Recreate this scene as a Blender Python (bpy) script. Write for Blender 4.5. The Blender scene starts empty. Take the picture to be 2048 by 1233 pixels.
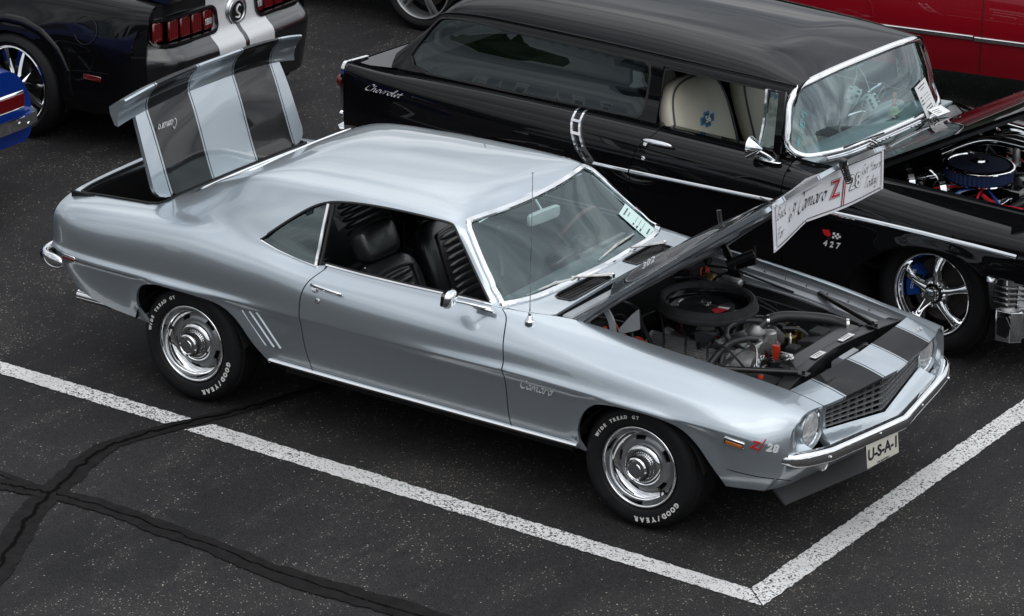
import bpy, bmesh, math, random
import numpy as np
from mathutils import Matrix, Vector, geometry as mgeo

random.seed(7)
np.random.seed(7)
R = math.radians
scene = bpy.context.scene
COL = scene.collection

# ------------------------------------------------------------------ camera
cam_d = bpy.data.cameras.new('camera')
cam = bpy.data.objects.new('camera', cam_d)
COL.objects.link(cam)
_f = Vector((-0.50736875, 0.7856926, -0.35392666))
_r = Vector((0.83525182, 0.54941543, 0.02229547))
_u = Vector((-0.21197016, 0.28430586, 0.93500739))
_m = Matrix((_r, _u, -_f)).transposed().to_4x4()
_m.translation = Vector((8.99044101, -13.81856674, 6.81425156))
cam.matrix_world = _m
cam_d.sensor_fit = 'HORIZONTAL'
cam_d.sensor_width = 36.0
cam_d.lens = 6782.19 / 2048 * 36.0
cam_d.clip_start = 0.5
cam_d.clip_end = 600
scene.camera = cam

# ------------------------------------------------------------------ sky, sun, exposure
world = bpy.data.worlds.new('World')
scene.world = world
world.use_nodes = True
nt = world.node_tree
nt.nodes.clear()
def wn(t, **k):
    n = nt.nodes.new(t)
    for a, b in k.items(): setattr(n, a, b)
    return n
SUN_EL, SUN_ROT = R(58), R(142)
out = wn('ShaderNodeOutputWorld')
bg = wn('ShaderNodeBackground')
bg.inputs['Strength'].default_value = 0.112
sky = wn('ShaderNodeTexSky', sky_type='NISHITA', sun_disc=False, sun_elevation=SUN_EL, sun_rotation=SUN_ROT)
tc = wn('ShaderNodeTexCoord')
sep = wn('ShaderNodeSeparateXYZ')
nt.links.new(tc.outputs['Generated'], sep.inputs[0])
zc = wn('ShaderNodeMath', operation='MAXIMUM'); zc.inputs[1].default_value = 0.0
nt.links.new(sep.outputs['Z'], zc.inputs[0])
za = wn('ShaderNodeMath', operation='ADD'); za.inputs[1].default_value = 0.22
nt.links.new(zc.outputs[0], za.inputs[0])
dx = wn('ShaderNodeMath', operation='DIVIDE'); dy = wn('ShaderNodeMath', operation='DIVIDE')
nt.links.new(sep.outputs['X'], dx.inputs[0]); nt.links.new(za.outputs[0], dx.inputs[1])
nt.links.new(sep.outputs['Y'], dy.inputs[0]); nt.links.new(za.outputs[0], dy.inputs[1])
cmb = wn('ShaderNodeCombineXYZ')
nt.links.new(dx.outputs[0], cmb.inputs[0]); nt.links.new(dy.outputs[0], cmb.inputs[1])
mp = wn('ShaderNodeMapping')
mp.inputs['Rotation'].default_value = (0, 0, R(35)); mp.inputs['Scale'].default_value = (1.0, 1.9, 1.0)
nt.links.new(cmb.outputs[0], mp.inputs[0])
nz = wn('ShaderNodeTexNoise'); nz.inputs['Scale'].default_value = 1.45; nz.inputs['Detail'].default_value = 8
nz.inputs['Roughness'].default_value = 0.55; nz.inputs['Distortion'].default_value = 0.6
nt.links.new(mp.outputs[0], nz.inputs['Vector'])
rp = wn('ShaderNodeValToRGB')
e = rp.color_ramp.elements
e[0].position = 0.33; e[0].color = (4.3, 4.6, 5.0, 1)
e[1].position = 0.68; e[1].color = (17.4, 17.5, 17.6, 1)
m = e.new(0.5); m.color = (9.6, 10.0, 10.5, 1)
nt.links.new(nz.outputs['Fac'], rp.inputs[0])
mx = wn('ShaderNodeMix', data_type='RGBA'); mx.inputs[0].default_value = 0.88
nt.links.new(sky.outputs[0], mx.inputs[6]); nt.links.new(rp.outputs[0], mx.inputs[7])
# an overcast dome is about three times brighter overhead than at the horizon
g1 = wn('ShaderNodeMath', operation='MULTIPLY_ADD'); g1.inputs[1].default_value = 0.78; g1.inputs[2].default_value = 0.52
nt.links.new(zc.outputs[0], g1.inputs[0])
gm = wn('ShaderNodeMix', data_type='RGBA', blend_type='MULTIPLY'); gm.inputs[0].default_value = 1.0
# and somewhat brighter on the side of the veiled sun
dt = wn('ShaderNodeVectorMath', operation='DOT_PRODUCT'); dt.inputs[1].default_value = (0.27, 0.18, 0.0)
nt.links.new(tc.outputs['Generated'], dt.inputs[0])
d1_ = wn('ShaderNodeMath', operation='ADD'); d1_.inputs[1].default_value = 1.0
nt.links.new(dt.outputs['Value'], d1_.inputs[0])
g2 = wn('ShaderNodeMath', operation='MULTIPLY')
nt.links.new(g1.outputs[0], g2.inputs[0]); nt.links.new(d1_.outputs[0], g2.inputs[1])
nt.links.new(mx.outputs[2], gm.inputs[6]); nt.links.new(g2.outputs[0], gm.inputs[7])
nt.links.new(gm.outputs[2], bg.inputs['Color'])
nt.links.new(bg.outputs[0], out.inputs['Surface'])

sun_d = bpy.data.lights.new('sun', 'SUN')
sun_d.energy = 0.65; sun_d.angle = R(55); sun_d.color = (1.0, 0.96, 0.9)
sun = bpy.data.objects.new('sun', sun_d); COL.objects.link(sun)
sun.location = (6, -6, 30)
_sd = Vector((math.cos(SUN_EL) * math.sin(SUN_ROT), math.cos(SUN_EL) * math.cos(SUN_ROT), math.sin(SUN_EL)))
sun.rotation_euler = (-_sd).to_track_quat('-Z', 'Y').to_euler()

scene.view_settings.view_transform = 'Standard'
scene.view_settings.look = 'None'
scene.view_settings.exposure = 0.0
scene.view_settings.gamma = 1.0
scene.view_settings.use_curve_mapping = False
scene.cycles.max_bounces = 8
scene.cycles.transparent_max_bounces = 12
scene.cycles.caustics_reflective = False
scene.cycles.caustics_refractive = False

# ------------------------------------------------------------------ materials
MATS = {}
def principled(name):
    m = bpy.data.materials.new(name); m.use_nodes = True
    return m, m.node_tree, m.node_tree.nodes['Principled BSDF']
def mk(name, base, rough=0.5, metal=0.0, coat=0.0, spec=0.5, crough=0.03, noise=0.0, nscale=30.0, bump=0.0, bscale=200.0, emit=None):
    m, t, b = principled(name)
    b.inputs['Base Color'].default_value = (*base, 1)
    b.inputs['Roughness'].default_value = rough
    b.inputs['Metallic'].default_value = metal
    b.inputs['Coat Weight'].default_value = coat
    b.inputs['Coat Roughness'].default_value = crough
    b.inputs['Specular IOR Level'].default_value = spec
    if noise > 0 or bump > 0:
        co = t.nodes.new('ShaderNodeTexCoord')
    if noise > 0:
        n = t.nodes.new('ShaderNodeTexNoise'); n.inputs['Scale'].default_value = nscale; n.inputs['Detail'].default_value = 5
        t.links.new(co.outputs['Object'], n.inputs['Vector'])
        r = t.nodes.new('ShaderNodeValToRGB')
        r.color_ramp.elements[0].color = (*[c * (1 - noise) for c in base], 1); r.color_ramp.elements[0].position = .3
        r.color_ramp.elements[1].color = (*[min(1, c * (1 + noise)) for c in base], 1); r.color_ramp.elements[1].position = .7
        t.links.new(n.outputs['Fac'], r.inputs[0]); t.links.new(r.outputs[0], b.inputs['Base Color'])
    if bump > 0:
        n2 = t.nodes.new('ShaderNodeTexNoise'); n2.inputs['Scale'].default_value = bscale; n2.inputs['Detail'].default_value = 4
        t.links.new(co.outputs['Object'], n2.inputs['Vector'])
        bp = t.nodes.new('ShaderNodeBump'); bp.inputs['Strength'].default_value = bump; bp.inputs['Distance'].default_value = 0.004
        t.links.new(n2.outputs['Fac'], bp.inputs['Height']); t.links.new(bp.outputs[0], b.inputs['Normal'])
    MATS[name] = m
    return m
SILVER = (0.468, 0.526, 0.57)
def silver_paint(name, stripe=None, gloss=1.0):
    """metallic silver-blue paint, optionally with two black bands and pinstripes running lengthways (|y| in metres)"""
    m, t, b = principled(name)
    N, L = t.nodes, t.links
    b.inputs['Coat Weight'].default_value = 1.0; b.inputs['Coat Roughness'].default_value = 0.015
    b.inputs['Coat IOR'].default_value = 1.95
    co = N.new('ShaderNodeTexCoord')
    fl = N.new('ShaderNodeTexNoise'); fl.inputs['Scale'].default_value = 900; fl.inputs['Detail'].default_value = 2
    L.new(co.outputs['Object'], fl.inputs['Vector'])
    fr = N.new('ShaderNodeMapRange'); fr.inputs['To Min'].default_value = 0.86; fr.inputs['To Max'].default_value = 1.14
    L.new(fl.outputs['Fac'], fr.inputs['Value'])
    ml = N.new('ShaderNodeMix'); ml.data_type = 'RGBA'; ml.blend_type = 'MULTIPLY'; ml.inputs[0].default_value = 1.0
    ml.inputs[6].default_value = (*SILVER, 1)
    L.new(fr.outputs[0], ml.inputs[7])
    pn = N.new('ShaderNodeTexNoise'); pn.inputs['Scale'].default_value = 260; pn.inputs['Detail'].default_value = 1
    L.new(co.outputs['Object'], pn.inputs['Vector'])
    bp = N.new('ShaderNodeBump'); bp.inputs['Strength'].default_value = 0.004; bp.inputs['Distance'].default_value = 0.002
    L.new(pn.outputs['Fac'], bp.inputs['Height']); L.new(bp.outputs[0], b.inputs['Coat Normal'])
    if not stripe:
        L.new(ml.outputs[2], b.inputs['Base Color'])
        b.inputs['Metallic'].default_value = 0.80; b.inputs['Roughness'].default_value = 0.33; b.inputs['Specular IOR Level'].default_value = .1
    else:
        sp = N.new('ShaderNodeSeparateXYZ'); L.new(co.outputs['Object'], sp.inputs[0])
        ab = N.new('ShaderNodeMath'); ab.operation = 'ABSOLUTE'; L.new(sp.outputs['Y'], ab.inputs[0])
        mid, half = (stripe[0] + stripe[1]) / 2, (stripe[1] - stripe[0]) / 2
        d0 = N.new('ShaderNodeMath'); d0.operation = 'SUBTRACT'; d0.inputs[1].default_value = mid; L.new(ab.outputs[0], d0.inputs[0])
        d = N.new('ShaderNodeMath'); d.operation = 'ABSOLUTE'; L.new(d0.outputs[0], d.inputs[0])
        def less(v):
            n = N.new('ShaderNodeMath'); n.operation = 'LESS_THAN'; n.inputs[1].default_value = v; L.new(d.outputs[0], n.inputs[0]); return n
        a1, a2, a3 = less(half), less(half + .011), less(half + .018)
        s = N.new('ShaderNodeMath'); s.operation = 'SUBTRACT'; L.new(a3.outputs[0], s.inputs[0]); L.new(a2.outputs[0], s.inputs[1])
        k = N.new('ShaderNodeMath'); k.operation = 'ADD'; k.use_clamp = True; L.new(a1.outputs[0], k.inputs[0]); L.new(s.outputs[0], k.inputs[1])
        mm = N.new('ShaderNodeMix'); mm.data_type = 'RGBA'; L.new(k.outputs[0], mm.inputs[0])
        L.new(ml.outputs[2], mm.inputs[6]); mm.inputs[7].default_value = (.012, .012, .013, 1)
        L.new(mm.outputs[2], b.inputs['Base Color'])
        b.inputs['Specular IOR Level'].default_value = .05
        for key, v0, v1 in (('Metallic', .80, 0.0), ('Roughness', .33, .4), ('Coat Weight', 1.0, gloss)):
            q = N.new('ShaderNodeMapRange'); q.inputs['To Min'].default_value = v0; q.inputs['To Max'].default_value = v1
            L.new(k.outputs[0], q.inputs['Value']); L.new(q.outputs[0], b.inputs[key])
    MATS[name] = m
    return m
def glass_mat(name, tint, base_refl=0.045, rough=0.0):
    m = bpy.data.materials.new(name); m.use_nodes = True
    t = m.node_tree; t.nodes.clear()
    o = t.nodes.new('ShaderNodeOutputMaterial'); mix = t.nodes.new('ShaderNodeMixShader')
    tr = t.nodes.new('ShaderNodeBsdfTransparent'); tr.inputs[0].default_value = (*tint, 1)
    gl = t.nodes.new('ShaderNodeBsdfGlossy'); gl.inputs['Roughness'].default_value = rough; gl.inputs['Color'].default_value = (.80, .95, .97, 1)
    lw = t.nodes.new('ShaderNodeLayerWeight')
    pw = t.nodes.new('ShaderNodeMath'); pw.operation = 'POWER'; pw.inputs[1].default_value = 4.6
    t.links.new(lw.outputs['Facing'], pw.inputs[0]); lw.inputs['Blend'].default_value = 0.5
    mr = t.nodes.new('ShaderNodeMapRange'); mr.inputs['To Min'].default_value = base_refl; mr.inputs['To Max'].default_value = 1
    t.links.new(pw.outputs[0], mr.inputs['Value'])
    t.links.new(mr.outputs[0], mix.inputs[0]); t.links.new(tr.outputs[0], mix.inputs[1]); t.links.new(gl.outputs[0], mix.inputs[2])
    t.links.new(mix.outputs[0], o.inputs['Surface'])
    MATS[name] = m
    return m
silver_paint('silver_paint')
silver_paint('silver_hood', (.15, .45))
silver_paint('silver_header', (.13, .43), .22)
silver_paint('silver_lid', (.20, .53), .5)
mk('silver_under', (.34, .36, .38), .42, .35, noise=.15, nscale=6)
mk('black_paint', (.004, .004, .005), .4, 0, .72, .0, .010)
mk('graphite_stripe', (.38, .39, .40), .4, .5, .8)
mk('red_paint', (.24, .003, .010), .4, .1, 1.0, .1, .012)
mk('blue_paint', (.004, .04, .30), .35, .3, 1.0, .2, .012)
mk('grey_paint', (.05, .053, .06), .3, .5, 1.0)
mk('chrome', (.86, .87, .88), .045, 1.0)
mk('badge_silver', (.78, .79, .80), .35, .15)
mk('dark_chrome', (.22, .22, .22), .2, 1.0)
mk('worn_chrome', (.62, .61, .58), .22, 1.0, noise=.25, nscale=25)
mk('alloy', (.50, .51, .52), .30, 1.0, noise=.12, nscale=20)
mk('cast_metal', (.40, .40, .39), .45, .7, noise=.35, nscale=18, bump=.4, bscale=60)
mk('wheel_silver', (.26, .27, .28), .38, .6, .4)
mk('rubber', (.010, .010, .011), .62, 0, noise=.2, nscale=9, bump=.15, bscale=120, spec=.22)
mk('tread_rubber', (.02, .02, .021), .75, 0, noise=.3, nscale=20, bump=.4, bscale=90, spec=.3)
mk('black_trim', (.012, .012, .012), .42, 0, spec=.45)
mk('black_satin', (.010, .010, .011), .28, 0, spec=.5)
mk('black_gloss', (.008, .008, .009), .12, 0, .6)
mk('black_vinyl', (.020, .020, .022), .30, 0, .25, bump=.12, bscale=240, spec=.6)
mk('dark_liner', (.010, .010, .011), .8, 0, noise=.3, nscale=12, spec=.2)
mk('dark_carpet', (.012, .012, .013), .95, 0, spec=.1)
mk('matte_black', (.016, .016, .017), .65, 0, spec=.3)
mk('chin_black', (.045, .047, .05), .6, 0, spec=.35)
mk('foam', (.030, .030, .031), .8, 0, noise=.3, nscale=15, bump=.5, bscale=70, spec=.3)
mk('hose', (.02, .02, .022), .42, 0, noise=.2, nscale=30)
mk('orange_paint', (.45, .035, .010), .4, 0, .3, noise=.2, nscale=20)
mk('orange_ink', (.75, .09, .02), .6)
mk('red_ink', (.55, .012, .02), .4, 0, .4)
mk('red_lens', (.13, .003, .005), .12, 0, .8)
mk('amber_lens', (.40, .10, .01), .15, 0, .8)
mk('white_ink', (.82, .82, .82), .5)
mk('plate_cream', (.62, .60, .52), .45)
mk('letter_white', (.72, .71, .68), .7, noise=.08, nscale=40)
mk('black_ink', (.012, .012, .014), .6)
mk('paper', (.80, .80, .80), .75)
mk('paper_green', (.62, .80, .76), .6)
mk('vinyl_banner', (.80, .80, .83), .55, bump=.05, bscale=12)
mk('lens_glass', (.80, .81, .82), .22, .45, 1.0, noise=.3, nscale=60)
mk('gold_zinc', (.48, .36, .14), .3, 1.0, noise=.3, nscale=30)
mk('wire_orange', (.6, .16, .05), .5)
mk('wood_rim', (.10, .022, .010), .35, 0, .4)
mk('grille_grey', (.42, .43, .44), .35, .6)
mk('cream_vinyl', (.62, .58, .48), .5, noise=.05, nscale=8)
mk('blue_badge', (.02, .20, .42), .45)
mk('grey_badge', (.06, .065, .07), .5)
mk('plush', (.74, .76, .74), .95, bump=.4, bscale=120)
mk('skin', (.62, .30, .18), .6)
mk('hair_red', (.60, .20, .05), .7)
mk('grass_skirt', (.62, .66, .46), .9)
mk('brake_blue', (.004, .06, .32), .35, 0, .5)
mk('brake_iron', (.07, .06, .055), .55, .7, noise=.3, nscale=15)
mk('filter_blue', (.004, .016, .07), .6)
mk('filter_cloth', (.004, .009, .028), .7)
mk('dash_grey', (.10, .12, .13), .5)
mk('dash_haze', (.34, .40, .42), .6)  # grey dash lightened to stand in for sky haze reflected in the windscreen
mk('bark', (.05, .04, .03), .9)
mk('foliage_far', (.035, .05, .022), .85, noise=.5, nscale=1.2)
mk('cyan_ink', (.12, .62, .72), .5)
glass_mat('glass', (.70, .80, .78), .11)
glass_mat('glass_wrap', (.66, .80, .80), .19)
glass_mat('glass_side', (.52, .62, .60), .12)
glass_mat('glass_dark', (.07, .073, .076), .065)
M = MATS

# ------------------------------------------------------------------ object helpers
def tag(o, label=None, cat=None, group=None, kind=None):
    if label: o['label'] = label
    if cat: o['category'] = cat
    if group: o['group'] = group
    if kind: o['kind'] = kind
    return o
def empty(name, loc=(0, 0, 0), rz=0.0, label=None, cat=None, group=None):
    o = bpy.data.objects.new(name, None); COL.objects.link(o)
    o.location = loc; o.rotation_euler = (0, 0, rz); o.empty_display_size = .1
    return tag(o, label, cat, group)
def link(name, me, parent=None, loc=None):
    o = bpy.data.objects.new(name, me); COL.objects.link(o)
    if parent is not None: o.parent = parent
    if loc is not None: o.location = loc
    return o
def raw(name, verts, faces, mats, parent=None, smooth=True, midx=None, sharp=None):
    me = bpy.data.meshes.new(name)
    me.from_pydata([tuple(map(float, v)) for v in verts], [], [tuple(map(int, f)) for f in faces])
    if not isinstance(mats, (list, tuple)): mats = [mats]
    for m in mats: me.materials.append(M[m] if isinstance(m, str) else m)
    if midx is not None: me.polygons.foreach_set('material_index', np.asarray(midx, dtype=np.int32))
    if smooth:
        me.polygons.foreach_set('use_smooth', np.ones(len(me.polygons), dtype=bool))
        if sharp: me.set_sharp_from_angle(angle=R(sharp))
    me.update()
    return link(name, me, parent)
def copy_tree(o, parent=None):
    c = o.copy(); COL.objects.link(c)
    if parent is not None: c.parent = parent
    for ch in list(o.children): copy_tree(ch, c)
    return c

class MB:
    """collects simple shapes into one mesh"""
    def __init__(self): self.v = []; self.f = []; self.mi = []; self.n = 0
    def add(self, vf, T=None, mat=0):
        v, f = vf
        v = np.asarray(v, float).reshape(-1, 3)
        if T is not None:
            A = np.array(T); v = v @ A[:3, :3].T + A[:3, 3]
        self.v.append(v); self.f += [tuple(i + self.n for i in q) for q in f]; self.mi += [mat] * len(f); self.n += len(v)
        return self
    def mirror(self):
        for i in range(len(self.v)):
            self.v[i] = self.v[i] * np.array([1, -1, 1])
        self.f = [tuple(reversed(q)) for q in self.f]
        return self
    def build(self, name, mats, parent=None, smooth=True, sharp=38):
        return raw(name, np.concatenate(self.v), self.f, mats, parent, smooth, self.mi, sharp)

def rbox(c, s, bev=0.0, seg=1):
    bm = bmesh.new(); bmesh.ops.create_cube(bm, size=1.0)
    for v in bm.verts: v.co = Vector((c[0] + v.co.x * s[0], c[1] + v.co.y * s[1], c[2] + v.co.z * s[2]))
    if bev > 0: bmesh.ops.bevel(bm, geom=bm.edges[:], offset=bev, segments=seg, affect='EDGES', profile=.5)
    v = [tuple(q.co) for q in bm.verts]; bm.verts.index_update()
    f = [tuple(q.index for q in p.verts) for p in bm.faces]
    bm.free(); return v, f
def lathe(prof, n=48, axis='z', c=(0, 0, 0), closed=False):
    """prof: (radius, along) points"""
    v = []; f = []
    m = len(prof)
    for i in range(n):
        a = 2 * math.pi * i / n
        ca, sa = math.cos(a), math.sin(a)
        for r, h in prof:
            if axis == 'z': v.append((c[0] + r * ca, c[1] + r * sa, c[2] + h))
            elif axis == 'y': v.append((c[0] + r * ca, c[1] + h, c[2] + r * sa))
            else: v.append((c[0] + h, c[1] + r * ca, c[2] + r * sa))
    for i in range(n):
        j = (i + 1) % n
        for k in range(m - 1 + (1 if closed else 0)):
            k2 = (k + 1) % m
            q = (i * m + k, i * m + k2, j * m + k2, j * m + k)
            if axis == 'y': q = q[::-1]
            f.append(q[::-1])
    return v, f
def tube(path, r, n=10, caps=True):
    P = [Vector(p) for p in path]
    rr = r if isinstance(r, (list, tuple)) else [r] * len(P)
    v = []; f = []
    up = None
    for i, p in enumerate(P):
        t = (P[min(i + 1, len(P) - 1)] - P[max(i - 1, 0)]).normalized()
        if up is None:
            up = Vector((0, 0, 1)) if abs(t.z) < .9 else Vector((1, 0, 0))
        a = t.cross(up).normalized(); b = a.cross(t).normalized(); up = b
        for k in range(n):
            w = 2 * math.pi * k / n
            v.append(tuple(p + rr[i] * (math.cos(w) * a + math.sin(w) * b)))
    for i in range(len(P) - 1):
        for k in range(n):
            k2 = (k + 1) % n
            f.append((i * n + k, i * n + k2, (i + 1) * n + k2, (i + 1) * n + k))
    if caps:
        f.append(tuple(range(n))[::-1]); f.append(tuple((len(P) - 1) * n + k for k in range(n)))
    return v, f
def smooth_path(pts, n=8, closed=False):
    P = np.array(pts, float); out = []
    m = len(P)
    for i in range(m if closed else m - 1):
        g = lambda k: P[k % m] if closed else P[min(max(k, 0), m - 1)]
        p0, p1, p2, p3 = g(i - 1), g(i), g(i + 1), g(i + 2)
        for k in range(n):
            t = k / n
            out.append(.5 * ((2 * p1) + (p2 - p0) * t + (2 * p0 - 5 * p1 + 4 * p2 - p3) * t * t + (3 * p1 - p0 - 3 * p2 + p3) * t ** 3))
    if not closed: out.append(P[-1])
    return [tuple(q) for q in out]
def sweep(path, prof, ups=None, closed=False, caps=True):
    """prof: (side, up) points swept along path; up is +Z unless ups given"""
    P = [Vector(p) for p in path]; m = len(prof); v = []; f = []
    N = len(P)
    for i, p in enumerate(P):
        if closed: t = (P[(i + 1) % N] - P[i - 1]).normalized()
        else: t = (P[min(i + 1, N - 1)] - P[max(i - 1, 0)]).normalized()
        u0 = Vector(ups[i]) if ups is not None else Vector((0, 0, 1))
        a = t.cross(u0).normalized(); b = a.cross(t).normalized()
        for s, h in prof: v.append(tuple(p + a * s + b * h))
    for i in range(N if closed else N - 1):
        j = (i + 1) % N
        for k in range(m):
            k2 = (k + 1) % m
            f.append((i * m + k, j * m + k, j * m + k2, i * m + k2))
    if caps and not closed:
        f.append(tuple(range(m))); f.append(tuple((N - 1) * m + k for k in range(m))[::-1])
    return v, f
def prism(poly, h0, h1, axis='z'):
    """polygon (a,b) extruded between h0 and h1 along axis"""
    n = len(poly)
    def P(a, b, h): return {'z': (a, b, h), 'y': (a, h, b), 'x': (h, a, b)}[axis]
    v = [P(a, b, h0) for a, b in poly] + [P(a, b, h1) for a, b in poly]
    f = [tuple(range(n))[::-1], tuple(range(n, 2 * n))] + [(i, (i + 1) % n, n + (i + 1) % n, n + i) for i in range(n)]
    return v, f
def frame(o, x, y):
    """matrix with origin o and text directions x (along) and y (up)"""
    x = Vector(x).normalized(); y = Vector(y); y = (y - x * y.dot(x)).normalized(); z = x.cross(y)
    T = Matrix((x, y, z)).transposed().to_4x4(); T.translation = Vector(o); return T
def text_vf(s, size, shear=0.0, ext=0.0, bold=0.0, align='CENTER', space=1.0, res=3):
    cu = bpy.data.curves.new('lettering', 'FONT'); cu.body = s; cu.size = size; cu.shear = shear; cu.extrude = ext
    cu.offset = bold; cu.align_x = align; cu.align_y = 'CENTER'; cu.resolution_u = res; cu.space_character = space
    o = bpy.data.objects.new('lettering', cu); COL.objects.link(o)
    dg = bpy.context.evaluated_depsgraph_get()
    me = bpy.data.meshes.new_from_object(o.evaluated_get(dg))
    v = [tuple(q.co) for q in me.vertices]; f = [tuple(p.vertices) for p in me.polygons]
    bpy.data.objects.remove(o); bpy.data.curves.remove(cu); bpy.data.meshes.remove(me)
    return v, f
# a small cursive stroke alphabet, drawn with a slanted nib (unit = x-height 1)
GL = {
 'a': (1.0, [[(.85, .85), (.5, 1), (.15, .6), (.15, .15), (.4, 0), (.7, .25), (.85, .95), (.82, .2), (1.0, 0), (1.15, .2)]]),
 'c': (.85, [[(.8, .8), (.5, 1), (.15, .6), (.15, .2), (.4, 0), (.7, .1), (.95, .35)]]),
 'd': (1.0, [[(.8, .85), (.45, 1), (.15, .6), (.15, .15), (.4, 0), (.7, .3), (1.0, 1.9), (.82, .2), (1.0, 0), (1.15, .2)]]),
 'e': (.85, [[(.1, .4), (.6, .6), (.7, .9), (.45, 1), (.15, .6), (.2, .1), (.5, 0), (.9, .35)]]),
 'h': (1.0, [[(.1, 0), (.4, 1.9)], [(.15, .3), (.5, .95), (.75, .8), (.7, .15), (.85, 0), (1.1, .25)]]),
 'k': (.95, [[(.1, 0), (.4, 1.9)], [(.8, 1.0), (.25, .5), (.75, 0), (1.0, .15)]]),
 'l': (.55, [[(.1, .2), (.5, 1.6), (.4, 1.9), (.25, 1.5), (.2, .2), (.4, 0), (.65, .25)]]),
 'm': (1.5, [[(.1, 0), (.25, 1)], [(.15, .3), (.5, .98), (.65, .8), (.6, 0)], [(.62, .3), (1.0, .98), (1.15, .8), (1.1, .15), (1.25, 0), (1.5, .25)]]),
 'o': (.9, [[(.6, .95), (.25, .85), (.12, .35), (.35, 0), (.7, .2), (.8, .7), (.6, .95), (.95, .85)]]),
 'r': (.8, [[(.1, 0), (.25, 1)], [(.15, .3), (.45, .9), (.75, .95)]]),
 's': (.75, [[(.65, .9), (.35, 1), (.25, .7), (.6, .35), (.4, 0), (.05, .1)]]),
 't': (.65, [[(.4, 1.6), (.2, .2), (.4, 0), (.65, .25)], [(.05, 1.0), (.7, 1.05)]]),
 'u': (1.0, [[(.2, 1), (.12, .2), (.35, 0), (.7, .4), (.85, 1), (.8, .15), (.95, 0), (1.15, .2)]]),
 'v': (.85, [[(.1, 1), (.3, 0), (.7, .9), (.95, .95)]]),
 'y': (.95, [[(.2, 1), (.15, .35), (.4, .15), (.75, .5), (.85, 1), (.6, -.6), (.25, -.75), (.15, -.5)]]),
 'B': (1.25, [[(.2, 0), (.5, 1.85)], [(.15, 1.6), (.7, 2.0), (1.1, 1.6), (.55, 1.05), (1.05, .7), (.75, .05), (.1, .05)]]),
 'C': (1.3, [[(1.25, 1.5), (1.2, 1.9), (.8, 2.0), (.3, 1.3), (.15, .5), (.5, 0), (1.0, .1), (1.3, .45)]]),
 'F': (1.2, [[(.7, 1.8), (.35, 0)], [(.1, 1.7), (.7, 1.9), (1.3, 1.95)], [(.3, 1.0), (.95, 1.05)]]),
 'G': (1.25, [[(1.1, 1.7), (.8, 2.0), (.3, 1.3), (.2, .4), (.55, 0), (.95, .5), (1.05, 1.0), (.9, -.5), (.45, -.7)]]),
 'T': (1.15, [[(.75, 1.8), (.4, 0)], [(.15, 1.6), (.5, 1.9), (1.3, 1.95)]]),
 'Y': (1.15, [[(.25, 1.9), (.25, 1.2), (.6, 1.0), (1.0, 1.4), (1.15, 1.95), (.7, .2), (.35, 0)]]),
 'S': (1.1, [[(1.0, 1.7), (.7, 2.0), (.4, 1.5), (.8, .8), (.6, .05), (.1, .2)]]),
 '6': (1.0, [[(.9, 1.9), (.4, 1.3), (.15, .5), (.4, 0), (.75, .25), (.7, .8), (.35, .75), (.2, .4)]]),
 '9': (1.0, [[(.85, 1.5), (.5, 1.95), (.2, 1.5), (.35, 1.0), (.75, 1.2), (.9, 1.8), (.7, .6), (.4, 0)]]),
 "'": (.4, [[(.3, 2.0), (.2, 1.5)]]), '/': (.6, [[(.6, 2.0), (.1, -.2)]]), ' ': (.6, []),
}
def script_vf(s, xh, width=.16, slant=.35, nib=38, depth=0.0, flat=None):
    """cursive lettering; xh = x-height, centred on the origin"""
    ca, sa = math.cos(R(nib)) * width / 2, math.sin(R(nib)) * width / 2
    v = []; f = []; x = 0.0
    for ch in s:
        adv, strokes = GL[ch]
        for st in strokes:
            pts = smooth_path(st, 5) if len(st) > 2 else st
            base = len(v)
            for px, py in pts:
                sx = x + px + slant * py
                v.append((sx - ca, py - sa, 0)); v.append((sx + ca, py + sa, 0))
            for i in range(len(pts) - 1):
                f.append((base + 2 * i, base + 2 * i + 1, base + 2 * i + 3, base + 2 * i + 2))
        x += adv
    v = np.array(v); v[:, 0] -= x / 2 + slant * .5; v[:, 1] -= .7
    v *= xh
    if depth > 0:
        n = len(v); w = v.copy(); w[:, 2] += depth
        v = np.concatenate([v, w]); f = [tuple(i + n for i in q) for q in f]
        # sides follow the strokes' outline
        cnt = {}
        for q in f:
            for a, b in zip(q, q[1:] + q[:1]): cnt[(min(a, b), max(a, b))] = cnt.get((min(a, b), max(a, b)), 0) + 1
        f += [(a - n, b - n, b, a) for (a, b), c in cnt.items() if c == 1]
    return [tuple(q) for q in v], f

# ------------------------------------------------------------------ body surfaces: feature lines lofted along the car
def pchip(xk, yk, x):
    xk = np.asarray(xk, float); yk = np.asarray(yk, float); x = np.clip(x, xk[0], xk[-1])
    h = np.diff(xk); d = np.diff(yk) / h
    m = np.zeros(len(xk))
    if len(xk) > 2:
        w1 = 2 * h[1:] + h[:-1]; w2 = h[1:] + 2 * h[:-1]
        ok = d[1:] * d[:-1] > 0
        den = np.where(ok, w1 / np.where(d[:-1] == 0, 1, d[:-1]) + w2 / np.where(d[1:] == 0, 1, d[1:]), 1)
        m[1:-1] = np.where(ok, (w1 + w2) / np.where(den == 0, 1, den), 0)
    m[0], m[-1] = d[0], d[-1]
    i = np.clip(np.searchsorted(xk, x) - 1, 0, len(xk) - 2)
    t = (x - xk[i]) / h[i]
    return ((2 * t ** 3 - 3 * t ** 2 + 1) * yk[i] + (t ** 3 - 2 * t ** 2 + t) * h[i] * m[i] + (-2 * t ** 3 + 3 * t ** 2) * yk[i + 1] + (t ** 3 - t ** 2) * h[i] * m[i + 1])
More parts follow.
